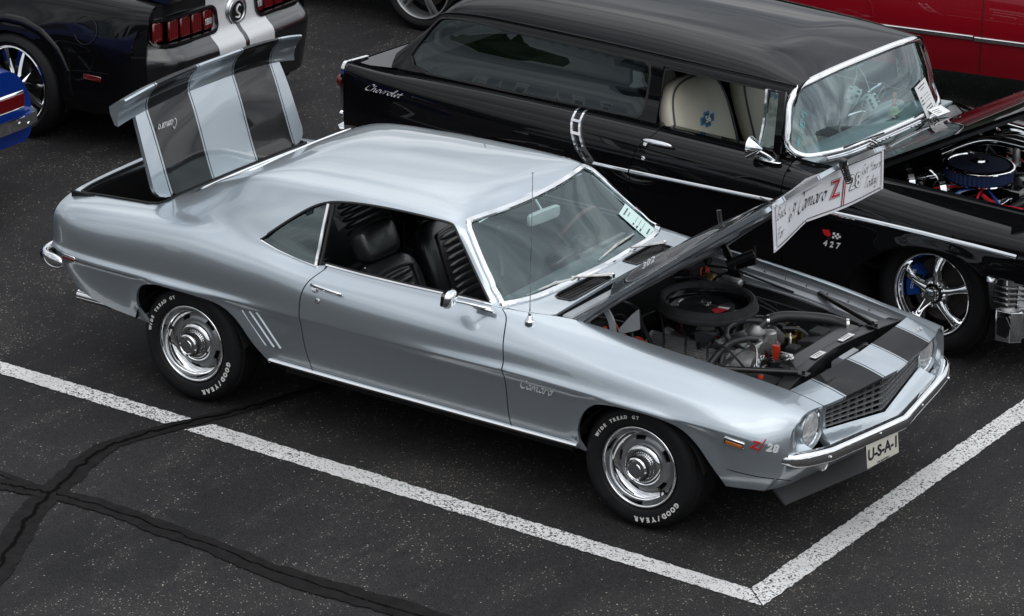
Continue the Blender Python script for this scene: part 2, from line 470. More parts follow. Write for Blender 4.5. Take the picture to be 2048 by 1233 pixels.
def gsm(a, sig, axis):
    k = int(math.ceil(sig * 3))
    if k < 1: return a
    w = np.exp(-.5 * (np.arange(-k, k + 1) / sig) ** 2); w /= w.sum()
    a = np.moveaxis(a, axis, 0)
    lo = 2 * a[0] - a[1:k + 1][::-1]; hi = 2 * a[-1] - a[-k - 1:-1][::-1]
    p = np.concatenate([lo, a, hi])
    o = sum(w[i] * p[i:i + len(a)] for i in range(2 * k + 1))
    return np.moveaxis(o, 0, axis)
class Surf:
    DU, DV = 0.02, 0.1
    def __init__(self, rows, dxf=None, su=.06, sv=.22, keep=(), sharp=()):
        """rows: list of knot lists (x, y, z); dxf(u, v) = plan offset of x; keep = rows left crisp"""
        n = len(rows)
        self.u0, self.u1 = max(r[0][0] for r in rows), min(r[-1][0] for r in rows)
        self.U = np.arange(self.u0, self.u1 + 1e-6, self.DU)
        Y = np.stack([pchip([k[0] for k in r], [k[1] for k in r], self.U) for r in rows], 1)
        Z = np.stack([pchip([k[0] for k in r], [k[2] for k in r], self.U) for r in rows], 1)
        Y = gsm(Y, su / self.DU, 0); Z = gsm(Z, su / self.DU, 0)
        self.vm = n - 1
        self.V = np.arange(0, self.vm + 1e-6, self.DV)
        ks = np.arange(n)
        Yd = np.stack([pchip(ks, Y[i], self.V) for i in range(len(self.U))])
        Zd = np.stack([pchip(ks, Z[i], self.V) for i in range(len(self.U))])
        for k in sharp:      # a pressed edge: straight faces either side instead of a rounded lip
            w = np.exp(-((self.V - k) / .55) ** 2)
            Yd = Yd * (1 - w) + w * np.stack([np.interp(self.V, ks, Y[i]) for i in range(len(self.U))])
            Zd = Zd * (1 - w) + w * np.stack([np.interp(self.V, ks, Z[i]) for i in range(len(self.U))])
        # mirror at the centre line so that smoothing keeps it level
        Ys = gsm(np.concatenate([Yd, -Yd[:, -2::-1]], 1), sv / self.DV, 1)[:, :len(self.V)]
        Zs = gsm(np.concatenate([Zd, Zd[:, -2::-1]], 1), sv / self.DV, 1)[:, :len(self.V)]
        if keep:
            w = np.zeros(len(self.V))
            for k in keep: w = np.maximum(w, np.exp(-((self.V - k) / .35) ** 2))
            Ys = Ys * (1 - w) + Yd * w; Zs = Zs * (1 - w) + Zd * w
        Ys[:, -1] = 0
        X = np.repeat(self.U[:, None], len(self.V), 1)
        if dxf: X = X + dxf(self.U[:, None], self.V[None, :])
        self.T = np.stack([X, Ys, Zs], -1)
    def P(self, u, v):
        u = np.atleast_1d(np.asarray(u, float)); v = np.atleast_1d(np.asarray(v, float))
        a = (u - self.u0) / self.DU; b = v / self.DV
        i = np.clip(np.floor(a).astype(int), 0, len(self.U) - 2); j = np.clip(np.floor(b).astype(int), 0, len(self.V) - 2)
        s = (a - i)[:, None]; t = (b - j)[:, None]
        def w(x): return [(-x ** 3 + 2 * x ** 2 - x) / 2, (3 * x ** 3 - 5 * x ** 2 + 2) / 2, (-3 * x ** 3 + 4 * x ** 2 + x) / 2, (x ** 3 - x ** 2) / 2]
        ws, wt = w(s), w(t); o = 0
        nu, nv = len(self.U), len(self.V)
        def g(ii, jj):
            # linear continuation past the edges
            ic, jc = np.clip(ii, 0, nu - 1), np.clip(jj, 0, nv - 1)
            q = self.T[ic, jc]
            io = np.clip(2 * ic - ii, 0, nu - 1); jo = np.clip(2 * jc - jj, 0, nv - 1)
            return np.where(((ii != ic) | (jj != jc))[:, None], 2 * q - self.T[io, jo], q)
        for p in range(4):
            for q in range(4): o = o + ws[p] * wt[q] * g(i + p - 1, j + q - 1)
        return o
    def N(self, u, v):
        e = .004
        a = self.P(np.asarray(u) + e, v) - self.P(np.asarray(u) - e, v)
        b = self.P(u, np.minimum(np.asarray(v) + .03, self.vm)) - self.P(u, np.maximum(np.asarray(v) - .03, 0))
        n = np.cross(b, a); l = np.linalg.norm(n, axis=1, keepdims=True)
        return n / np.where(l == 0, 1, l)
    def side(self, pts, vhi=None, vlo=0.0):
        """(x, z) on the flank -> (u, v)"""
        o = []
        for x, z in pts:
            u = x; v = 0
            for _ in range(5):
                vs = np.linspace(vlo, vhi if vhi else self.vm, 400)
                q = self.P(np.full(400, u), vs)
                v = float(np.interp(z, np.maximum.accumulate(q[:, 2]), vs))
                u += x - float(self.P(u, v)[0, 0])
            o.append((u, v))
        return o
    def top(self, pts, vlo=5.0):
        """(x, |y|) seen from above -> (u, v)"""
        o = []
        for x, y in pts:
            u = x; v = 0
            for _ in range(5):
                vs = np.linspace(vlo, self.vm, 400)
                q = self.P(np.full(400, u), vs)
                v = float(np.interp(-y, np.maximum.accumulate(-q[:, 1]), vs))
                u += x - float(self.P(u, v)[0, 0])
            o.append((u, v))
        return o
def dens(poly, step, vs, closed=True):
    o = []
    n = len(poly)
    for i in range(n if closed else n - 1):
        a, b = np.array(poly[i], float), np.array(poly[(i + 1) % n], float)
        L = math.hypot(b[0] - a[0], (b[1] - a[1]) * vs)
        k = max(1, int(math.ceil(L / step)))
        for t in range(k): o.append(tuple(a + (b - a) * t / k))
    if not closed: o.append(tuple(poly[-1]))
    return o
def pip(poly, P):
    poly = np.asarray(poly); x, y = P[:, 0], P[:, 1]; c = np.zeros(len(P), bool)
    a = poly; b = np.roll(poly, -1, 0)
    for (x1, y1), (x2, y2) in zip(a, b):
        if y1 == y2: continue
        c ^= ((y1 > y) != (y2 > y)) & (x < (x2 - x1) * (y - y1) / (y2 - y1) + x1)
    return c
def seg_near(poly, P, d):
    a = np.asarray(poly); b = np.roll(a, -1, 0); near = np.zeros(len(P), bool)
    for p, q in zip(a, b):
        e = q - p; L = e @ e
        if L == 0: continue
        t = np.clip(((P - p) @ e) / L, 0, 1)
        near |= ((P - p - t[:, None] * e) ** 2).sum(1) < d * d
    return near
def cdt(outer, holes=(), gu=.03, gv=.03, u_lines=None, v_lines=None):
    """triangulate a 2-D region with a regular grid inside; returns points, triangles"""
    rings = [np.asarray(outer)] + [np.asarray(h) for h in holes]
    lo, hi = rings[0].min(0), rings[0].max(0)
    us = u_lines if u_lines is not None else np.arange(lo[0], hi[0], gu)
    vs = v_lines if v_lines is not None else np.arange(math.floor(lo[1] / gv) * gv, hi[1] + gv, gv)
    G = np.stack(np.meshgrid(us, vs, indexing='ij'), -1).reshape(-1, 2)
    ins = pip(rings[0], G)
    for h in rings[1:]: ins &= ~pip(h, G)
    G = G[ins]
    bad = np.zeros(len(G), bool)
    for h in rings: bad |= seg_near(h, G, min(gu, gv) * .45)
    G = G[~bad]
    pts = np.concatenate(rings + [G]); ed = []; n = 0
    for h in rings:
        ed += [(n + i, n + (i + 1) % len(h)) for i in range(len(h))]; n += len(h)
    r = mgeo.delaunay_2d_cdt([Vector(p) for p in pts], ed, [], 0, 1e-5)
    V = np.array([tuple(p) for p in r[0]]); F = [tuple(f) for f in r[2]]
    cen = np.array([V[list(f)].mean(0) for f in F])
    ok = pip(rings[0], cen)
    for h in rings[1:]: ok &= ~pip(h, cen)
    return V, [f for f, k in zip(F, ok) if k]
def skin(name, V2, F, mapf, nrmf, mats, parent, flange=.016, side=1, join=None, matf=None, open_edge=None, smooth=True):
    """2-D region -> 3-D sheet with a turned-in edge; side -1/+1, or 0 for both halves joined where join(V2) is true"""
    P = mapf(V2); Nn = nrmf(V2)
    cnt = {}
    for t in F:
        for a, b in zip(t, t[1:] + t[:1]): cnt[(a, b)] = 1
    be = [(a, b) for (a, b) in cnt if (b, a) not in cnt]
    on = join(V2) if join is not None else np.zeros(len(V2), bool)
    if open_edge is not None: oe = open_edge(V2)
    else: oe = np.zeros(len(V2), bool)
    be = [(a, b) for a, b in be if not (on[a] and on[b]) and not (oe[a] and oe[b])]
    def half(s):
        q = P.copy(); nn = Nn.copy()
        if s < 0: q[:, 1] *= -1; nn[:, 1] *= -1
        f = [t if s > 0 else t[::-1] for t in F]
        vv = [q]; k = len(q); ff = list(f)
        if flange > 0:
            bv = sorted({i for e in be for i in e}); ix = {b: i for i, b in enumerate(bv)}; nb = len(bv)
            # tiny rolled edge, then straight in
            vv += [q[bv], q[bv] - nn[bv] * flange]
            for a, b in be:
                w = (k + ix[a], k + nb + ix[a], k + nb + ix[b], k + ix[b])
                ff.append(w if s > 0 else w[::-1])
        return np.concatenate(vv), ff
    def orient(v, ff, nn):
        # make faces agree with outward normals using the first triangles
        a, b, c = (v[i] for i in ff[0])
        return ff
    if side != 0:
        v, ff = half(side)
    else:
        v1, f1 = half(1); v2, f2 = half(-1); n1 = len(v1)
        mp_ = np.arange(len(v2)) + n1
        mp_[:len(V2)][on] = np.arange(len(V2))[on]
        v = np.concatenate([v1, v2]); ff = f1 + [tuple(int(mp_[i]) for i in t) for t in f2]
    # outward check
    s0 = 0
    for t in ff[:60]:
        a, b, c = v[t[0]], v[t[1]], v[t[2]]
        i0 = t[0] % len(V2) if t[0] < len(V2) else None
        if i0 is None: continue
        nn = Nn[i0] * (np.array([1, -1, 1]) if side < 0 else 1)
        s0 += np.sign(np.dot(np.cross(b - a, c - a), nn))
    if s0 < 0: ff = [t[::-1] for t in ff]
    mi = None
    if matf is not None:
        mi = [matf(np.mean([v[i] for i in t], 0)) for t in ff]
    o = raw(name, v, ff, mats, parent, smooth, mi)
    return o
VS = 0.085   # nominal metres per row, used to scale v for meshing
def panel(name, S, outline, mats, parent, holes=(), side=-1, flange=.016, gu=.035, gv=.25, join_center=False, step=.03, disp=None, open_edge=None, matf=None):
    ou = dens(outline, step, VS); ho = [dens(h, step, VS) for h in holes]
    sc = lambda L: [(u, v * VS) for u, v in L]
    V2, F = cdt(sc(ou), [sc(h) for h in ho], gu, gv * VS)
    def mapf(q):
        p = S.P(q[:, 0], q[:, 1] / VS)
        if disp is not None: p = p + S.N(q[:, 0], q[:, 1] / VS) * disp(q[:, 0], q[:, 1] / VS, p)[:, None]
        return p
    nf = lambda q: S.N(q[:, 0], q[:, 1] / VS)
    j = (lambda q: q[:, 1] > (S.vm - 1e-4) * VS) if join_center else None
    oe = (lambda q: open_edge(q[:, 0], q[:, 1] / VS)) if open_edge else None
    return skin(name, V2, F, mapf, nf, mats, parent, flange, side, j, matf, oe)
def strip(name, S, path, prof, mat, parent, side=-1, lift=.0, closed=False, extra=None, step=.03):
    """trim moulding along a (u, v) path of a body surface"""
    pth = dens(path, step, VS, closed)
    u = np.array([p[0] for p in pth]); v = np.array([p[1] for p in pth])
    P = S.P(u, v); n = S.N(u, v); P = P + n * lift
    mb = MB()
    for s in ([-1, 1] if side == 0 else [side]):
        q = P.copy(); m = n.copy()
        if s < 0: q[:, 1] *= -1; m[:, 1] *= -1
        mb.add(sweep(q, prof, m, closed))
    return mb.build(name, mat, parent)
def rect(w, h, b=.3):
    """rounded trim profile, width w, height h"""
    return [(-w / 2, -.004), (-w / 2, h * .5), (-w / 2 * (1 - b), h), (w / 2 * (1 - b), h), (w / 2, h * .5), (w / 2, -.004)]
# ------------------------------------------------------------------ the lot: asphalt, painted lines, sealed cracks
def asphalt():
    m, t, b = principled('asphalt'); N, L = t.nodes, t.links
    co = N.new('ShaderNodeTexCoord')
    def noise(sc, det=4, rough=.5, dist=0.0):
        n = N.new('ShaderNodeTexNoise'); n.inputs['Scale'].default_value = sc; n.inputs['Detail'].default_value = det
        n.inputs['Roughness'].default_value = rough; n.inputs['Distortion'].default_value = dist
        L.new(co.outputs['Object'], n.inputs['Vector']); return n
    def ramp(src, p0, c0, p1, c1):
        r = N.new('ShaderNodeValToRGB'); r.color_ramp.elements[0].position = p0; r.color_ramp.elements[0].color = (*c0, 1)
        r.color_ramp.elements[1].position = p1; r.color_ramp.elements[1].color = (*c1, 1); L.new(src, r.inputs[0]); return r
    def mix(f, a, b_, typ='MIX'):
        x = N.new('ShaderNodeMix'); x.data_type = 'RGBA'; x.blend_type = typ
        if isinstance(f, float): x.inputs[0].default_value = f
        else: L.new(f, x.inputs[0])
        for i, s in ((6, a), (7, b_)):
            if isinstance(s, tuple): x.inputs[i].default_value = (*s, 1)
            else: L.new(s, x.inputs[i])
        return x.outputs[2]
    base = ramp(noise(105, 4, .75).outputs['Fac'], .36, (.003, .0029, .0031), .66, (.041, .0395, .0412)).outputs[0]
    mid = ramp(noise(26, 4, .65).outputs['Fac'], .3, (.72, .72, .74), .72, (1.3, 1.29, 1.28)).outputs[0]
    base = mix(1.0, base, mid, 'MULTIPLY')
    big = ramp(noise(.55, 5, .6).outputs['Fac'], .3, (.55, .55, .58), .75, (1.5, 1.47, 1.43)).outputs[0]
    base = mix(1.0, base, big, 'MULTIPLY')
    # pale aggregate grains, thick where the seal coat has worn off
    vo = N.new('ShaderNodeTexVoronoi'); vo.feature = 'F1'; vo.inputs['Scale'].default_value = 125
    L.new(co.outputs['Object'], vo.inputs['Vector'])
    wh = N.new('ShaderNodeTexWhiteNoise'); wh.noise_dimensions = '3D'; L.new(vo.outputs['Position'], wh.inputs['Vector'])
    wear = ramp(noise(.8, 6, .65, .8).outputs['Fac'], .46, (0, 0, 0), .68, (1, 1, 1)).outputs[0]
    streak = N.new('ShaderNodeTexNoise'); streak.inputs['Scale'].default_value = 1.6; streak.inputs['Detail'].default_value = 7; streak.inputs['Roughness'].default_value = .7
    mp_ = N.new('ShaderNodeMapping'); mp_.inputs['Scale'].default_value = (2.4, .7, 1); mp_.inputs['Rotation'].default_value = (0, 0, .5)
    L.new(co.outputs['Object'], mp_.inputs[0]); L.new(mp_.outputs[0], streak.inputs['Vector'])
    st = ramp(streak.outputs['Fac'], .50, (0, 0, 0), .70, (1, 1, 1)).outputs[0]
    w = N.new('ShaderNodeMath'); w.operation = 'MAXIMUM'; L.new(wear, w.inputs[0]); L.new(st, w.inputs[1])
    th = N.new('ShaderNodeMapRange'); th.inputs['To Min'].default_value = .991; th.inputs['To Max'].default_value = .54; L.new(w.outputs[0], th.inputs['Value'])
    gt = N.new('ShaderNodeMath'); gt.operation = 'GREATER_THAN'; L.new(wh.outputs['Value'], gt.inputs[0]); L.new(th.outputs[0], gt.inputs[1])
    wr = N.new('ShaderNodeTexWhiteNoise'); wr.noise_dimensions = '4D'; wr.inputs['W'].default_value = 9.1; L.new(vo.outputs['Position'], wr.inputs['Vector'])
    rs = N.new('ShaderNodeMath'); rs.operation = 'POWER'; rs.inputs[1].default_value = 2.2; L.new(wr.outputs['Value'], rs.inputs[0])
    rm = N.new('ShaderNodeMapRange'); rm.inputs['To Min'].default_value = .17; rm.inputs['To Max'].default_value = .62; L.new(rs.outputs[0], rm.inputs['Value'])
    rad = N.new('ShaderNodeMath'); rad.operation = 'LESS_THAN'; L.new(vo.outputs['Distance'], rad.inputs[0]); L.new(rm.outputs[0], rad.inputs[1])
    g = N.new('ShaderNodeMath'); g.operation = 'MULTIPLY'; L.new(gt.outputs[0], g.inputs[0]); L.new(rad.outputs[0], g.inputs[1])
    wc = N.new('ShaderNodeTexWhiteNoise'); wc.noise_dimensions = '4D'; wc.inputs['W'].default_value = 3.7; L.new(vo.outputs['Position'], wc.inputs['Vector'])
    gc = ramp(wc.outputs['Value'], .2, (.05, .048, .045), 1.0, (.42, .38, .31)).outputs[0]
    # faint pale dust over the same places
    dust = N.new('ShaderNodeMath'); dust.operation = 'MULTIPLY'; dust.inputs[1].default_value = .30; L.new(w.outputs[0], dust.inputs[0])
    base = mix(dust.outputs[0], base, (.07, .065, .06))
    # rusty spots
    ru = ramp(noise(2.3, 3, .5).outputs['Fac'], .735, (0, 0, 0), .80, (1, 1, 1)).outputs[0]
    r2 = N.new('ShaderNodeMath'); r2.operation = 'MULTIPLY'; r2.inputs[1].default_value = .35; L.new(ru, r2.inputs[0])
    base = mix(r2.outputs[0], base, (.11, .055, .045))
    L.new(mix(g.outputs[0], base, gc), b.inputs['Base Color'])
    b.inputs['Roughness'].default_value = .78; b.inputs['Specular IOR Level'].default_value = .22
    bp = N.new('ShaderNodeBump'); bp.inputs['Strength'].default_value = .7; bp.inputs['Distance'].default_value = .006
    hn = N.new('ShaderNodeMath'); hn.operation = 'ADD'; L.new(noise(120, 4).outputs['Fac'], hn.inputs[0]); L.new(g.outputs[0], hn.inputs[1])
    L.new(hn.outputs[0], bp.inputs['Height']); L.new(bp.outputs[0], b.inputs['Normal'])
    MATS['asphalt'] = m
def line_paint():
    m, t, b = principled('line_paint'); N, L = t.nodes, t.links
    co = N.new('ShaderNodeTexCoord')
    n1 = N.new('ShaderNodeTexNoise'); n1.inputs['Scale'].default_value = 80; n1.inputs['Detail'].default_value = 5; n1.inputs['Roughness'].default_value = .62
    n2 = N.new('ShaderNodeTexNoise'); n2.inputs['Scale'].default_value = 2.2; n2.inputs['Detail'].default_value = 4
    vo = N.new('ShaderNodeTexVoronoi'); vo.feature = 'DISTANCE_TO_EDGE'; vo.inputs['Scale'].default_value = 9
    dn = N.new('ShaderNodeTexNoise'); dn.inputs['Scale'].default_value = 14; dn.inputs['Detail'].default_value = 5
    L.new(co.outputs['Object'], dn.inputs['Vector'])
    ad = N.new('ShaderNodeMix'); ad.data_type = 'RGBA'; ad.inputs[0].default_value = .12; L.new(co.outputs['Object'], ad.inputs[6]); L.new(dn.outputs['Color'], ad.inputs[7])
    for n in (n1, n2): L.new(co.outputs['Object'], n.inputs['Vector'])
    L.new(ad.outputs[2], vo.inputs['Vector'])
    s = N.new('ShaderNodeMapRange'); s.inputs['To Min'].default_value = -.10; s.inputs['To Max'].default_value = .13; L.new(n2.outputs['Fac'], s.inputs['Value'])
    a = N.new('ShaderNodeMath'); a.operation = 'ADD'; L.new(n1.outputs['Fac'], a.inputs[0]); L.new(s.outputs[0], a.inputs[1])
    r = N.new('ShaderNodeValToRGB'); r.color_ramp.elements[0].position = .575; r.color_ramp.elements[0].color = (0, 0, 0, 1); r.color_ramp.elements[1].position = .61; r.color_ramp.elements[1].color = (1, 1, 1, 1)
    L.new(a.outputs[0], r.inputs[0])
    cr = N.new('ShaderNodeMath'); cr.operation = 'LESS_THAN'; cr.inputs[1].default_value = .006; L.new(vo.outputs['Distance'], cr.inputs[0])
    mxx = N.new('ShaderNodeMath'); mxx.operation = 'MAXIMUM'; L.new(r.outputs[0], mxx.inputs[0]); L.new(cr.outputs[0], mxx.inputs[1])
    dirt = N.new('ShaderNodeValToRGB'); dirt.color_ramp.elements[0].position = .25; dirt.color_ramp.elements[0].color = (.58, .575, .56, 1); dirt.color_ramp.elements[1].position = .7; dirt.color_ramp.elements[1].color = (.78, .777, .765, 1)
    L.new(n2.outputs['Fac'], dirt.inputs[0])
    mm = N.new('ShaderNodeMix'); mm.data_type = 'RGBA'; L.new(mxx.outputs[0], mm.inputs[0]); L.new(dirt.outputs[0], mm.inputs[6]); mm.inputs[7].default_value = (.025, .024, .024, 1)
    L.new(mm.outputs[2], b.inputs['Base Color']); b.inputs['Roughness'].default_value = .75; b.inputs['Specular IOR Level'].default_value = .3
    bp = N.new('ShaderNodeBump'); bp.inputs['Strength'].default_value = .5; bp.inputs['Distance'].default_value = .004; bp.invert = True
    L.new(a.outputs[0], bp.inputs['Height']); L.new(bp.outputs[0], b.inputs['Normal'])
    MATS['line_paint'] = m
asphalt(); line_paint()
mk('crack_seal', (.0120, .0104, .0106), .9, 0, spec=.14, noise=.3, nscale=14, bump=.5, bscale=60)
mk('crack_gap', (.003, .003, .003), .95, 0, spec=.05)
tag(raw('parking_lot', [(-140, -140, 0), (140, -140, 0), (140, 140, 0), (-140, 140, 0)], [(0, 1, 2, 3)], 'asphalt', smooth=False), kind='structure')
def ribbon(path, wid, z, name, mat, jit=.25, step=.03, seed=1):
    rg = random.Random(seed); P = [Vector((x, y, 0)) for x, y in smooth_path([(a, b) for a, b in path], 14)]
    v = []; f = []; wa = wb = 1.0
    for i, p in enumerate(P):
        t = (P[min(i + 1, len(P) - 1)] - P[max(i - 1, 0)]).normalized(); n = Vector((-t.y, t.x, 0))
        wa = .66 * wa + .34 * (1 + rg.uniform(-1, 1) * jit * 1.6); wb = .66 * wb + .34 * (1 + rg.uniform(-1, 1) * jit * 1.6)
        k = wid[0] + (wid[1] - wid[0]) * i / (len(P) - 1)
        a = p + n * k / 2 * wa; b = p - n * k / 2 * wb
        v += [(a.x, a.y, z), (b.x, b.y, z)]
    for i in range(len(P) - 1): f.append((2 * i, 2 * i + 1, 2 * i + 3, 2 * i + 2))
    return tag(raw(name, v, f, mat, smooth=False), kind='structure')
def line_poly(name, a, b, c, d, z=.004, seed=3, edge=.006):
    """painted stripe with slightly ragged long edges; a->b one edge, d->c the other"""
    rg = random.Random(seed); n = int((Vector(b) - Vector(a)).length / .02); v = []; f = []
    for i in range(n + 1):
        t = i / n
        p = Vector(a).lerp(Vector(b), t); q = Vector(d).lerp(Vector(c), t); e = (q - p).normalized()
        p = p + e * rg.uniform(-edge, edge); q = q + e * rg.uniform(-edge, edge)
        v += [(p.x, p.y, z), (q.x, q.y, z)]
        if i: f.append((2 * i - 2, 2 * i - 1, 2 * i + 1, 2 * i))
    return tag(raw(name, v, f, 'line_paint', smooth=False), kind='structure')
line_poly('parking_line', (-6.0, -.975), (-1.215, -1.051), (-1.29, -1.184), (-6.0, -1.11), seed=1)
line_poly('parking_line', (-1.085, -1.046), (2.155, -1.126), (2.29, -1.253), (-1.155, -1.190), seed=2)
line_poly('parking_line', (2.297, -1.252), (2.335, 6.0), (2.215, 6.0), (2.160, -1.120), z=.0045, seed=5)
_main = [(-.2, -9.0), (-.45, -6.0), (-.60, -3.7), (-.733, -3.301), (-.838, -2.975), (-1.061, -2.541), (-1.178, -2.221), (-1.258, -1.937), (-1.331, -1.675), (-1.322, -1.508), (-1.273, -1.326), (-1.2, -1.115), (-1.095, -.844), (-1.01, -.567), (-.931, -.229), (-.8, .3)]
_right = [(-1.16, -2.205), (-1.009, -2.194), (-.777, -2.188), (-.463, -2.212), (-.072, -2.245), (.289, -2.291), (.69, -2.286), (1.129, -2.272), (2.2, -2.33), (4.0, -2.25), (7.0, -2.4)]
_left = [(-1.178, -2.215), (-1.276, -2.236), (-1.376, -2.253), (-1.516, -2.279), (-2.2, -2.34), (-4.0, -2.30), (-7, -2.5)]
_left2 = [(-1.22, -2.20), (-1.397, -2.185), (-1.546, -2.171), (-1.9, -2.16)]
ribbon(_main, (.21, .05), .0052, 'crack_seal', 'crack_seal', .22, seed=3)
ribbon(_right, (.115, .18), .0062, 'crack_seal', 'crack_seal', .2, seed=4)
ribbon(_left, (.13, .12), .0071, 'crack_seal', 'crack_seal', .2, seed=8)
ribbon(_left2, (.05, .04), .0079, 'crack_seal', 'crack_seal', .3, seed=9)
def jag(path, a, seed):
    rg = random.Random(seed); o = []
    for i in range(len(path) - 1):
        for k in range(5):
            t = k / 5; o.append((path[i][0] * (1 - t) + path[i + 1][0] * t + rg.uniform(-a, a), path[i][1] * (1 - t) + path[i + 1][1] * t + rg.uniform(-a, a)))
    return o + [path[-1]]
ribbon(jag(_main, .012, 1), (.022, .012), .0088, 'pavement_crack', 'crack_gap', .6, seed=5)
ribbon(jag(_right, .010, 2), (.007, .008), .0096, 'pavement_crack', 'crack_gap', .9, seed=6)
ribbon(jag(_left, .010, 3), (.010, .008), .0104, 'pavement_crack', 'crack_gap', .9, seed=7)
# the far wood that the paintwork mirrors
def treeline():
    rg = random.Random(11); v = []; f = []; n = 0
    ic = bmesh.new(); bmesh.ops.create_icosphere(ic, subdivisions=2, radius=1.0)
    iv = np.array([tuple(q.co) for q in ic.verts]); iff = [tuple(q.index for q in p.verts) for p in ic.faces]; ic.free()
    for k in range(330):
        a = rg.uniform(0, 2 * math.pi) ; d = rg.uniform(66, 90); h = rg.uniform(5, 9.5)
        c = np.array([d * math.cos(a), d * math.sin(a), h * .45]); s = np.array([rg.uniform(2, 4), rg.uniform(2, 4), h * .55])
        p = iv * s * (1 + .28 * np.array([rg.uniform(-1, 1) for _ in iv]))[:, None] + c
        v.append(p); f += [tuple(i + n for i in q) for q in iff]; n += len(iv)
    tag(raw('far_wood', np.concatenate(v), f, 'foliage_far', smooth=False), kind='stuff')
treeline()
# ------------------------------------------------------------------ the silver coupe: body surface
def K(*a): return list(a)
_rows = [
 K((-2.36,.74,.56),(-2.28,.80,.53),(-2.13,.845,.45),(-1.95,.86,.41),(-1.6,.87,.385),(-.9,.868,.35),(0,.868,.345),(1.0,.868,.345),(1.6,.87,.35),(1.85,.86,.352),(2.05,.83,.362),(2.2,.78,.36)),
 K((-2.36,.77,.60),(-2.28,.825,.58),(-2.1,.872,.53),(-1.9,.885,.50),(-1.37,.895,.47),(0,.893,.44),(1.0,.893,.44),(1.37,.895,.47),(1.85,.885,.44),(2.05,.855,.43),(2.2,.80,.43)),
 K((-2.36,.783,.628),(-2.28,.838,.622),(-2.1,.884,.62),(-1.9,.897,.62),(-1.37,.905,.62),(-.7,.906,.615),(0,.908,.615),(.7,.905,.62),(1.37,.907,.62),(1.8,.90,.60),(2.05,.872,.57),(2.2,.812,.55)),
 K((-2.36,.80,.652),(-2.28,.857,.653),(-2.1,.906,.653),(-1.9,.921,.654),(-1.37,.930,.656),(-1.1,.928,.657),(-.8,.918,.655),(-.3,.917,.655),(.3,.926,.665),(.7,.930,.672),(1.2,.934,.664),(1.5,.931,.656),(1.8,.913,.645),(2.05,.874,.62),(2.2,.806,.60)),
 K((-2.36,.785,.68),(-2.28,.838,.682),(-2.1,.885,.683),(-1.9,.899,.684),(-1.37,.908,.686),(-1.0,.912,.688),(-.8,.914,.692),(-.3,.915,.70),(.3,.912,.697),(.7,.908,.702),(1.2,.911,.693),(1.5,.908,.687),(1.8,.894,.68),(2.05,.858,.655),(2.2,.800,.638)),
 K((-2.36,.785,.76),(-2.28,.836,.765),(-2.1,.883,.775),(-1.9,.897,.78),(-1.37,.907,.785),(-.9,.910,.78),(0,.904,.775),(.7,.893,.77),(1.2,.886,.757),(1.6,.872,.735),(1.9,.845,.705),(2.05,.832,.69),(2.2,.792,.672)),
 K((-2.36,.77,.825),(-2.28,.815,.838),(-2.1,.857,.855),(-1.9,.872,.865),(-1.37,.888,.878),(-.9,.888,.865),(-.5,.877,.845),(0,.864,.84),(.5,.850,.835),(.9,.840,.822),(1.2,.828,.807),(1.6,.805,.782),(1.9,.785,.752),(2.1,.772,.732),(2.2,.768,.715)),
 K((-2.36,.70,.87),(-2.28,.74,.888),(-2.1,.778,.912),(-1.9,.793,.93),(-1.6,.80,.950),(-1.37,.812,.956),(-1.0,.808,.945),(-.6,.81,.905),(-.3,.806,.90),(.2,.792,.903),(.5,.772,.905),(.7,.760,.893),(.9,.750,.884),(1.2,.738,.868),(1.6,.712,.842),(1.9,.688,.808),(2.1,.690,.782),(2.2,.705,.757)),
]
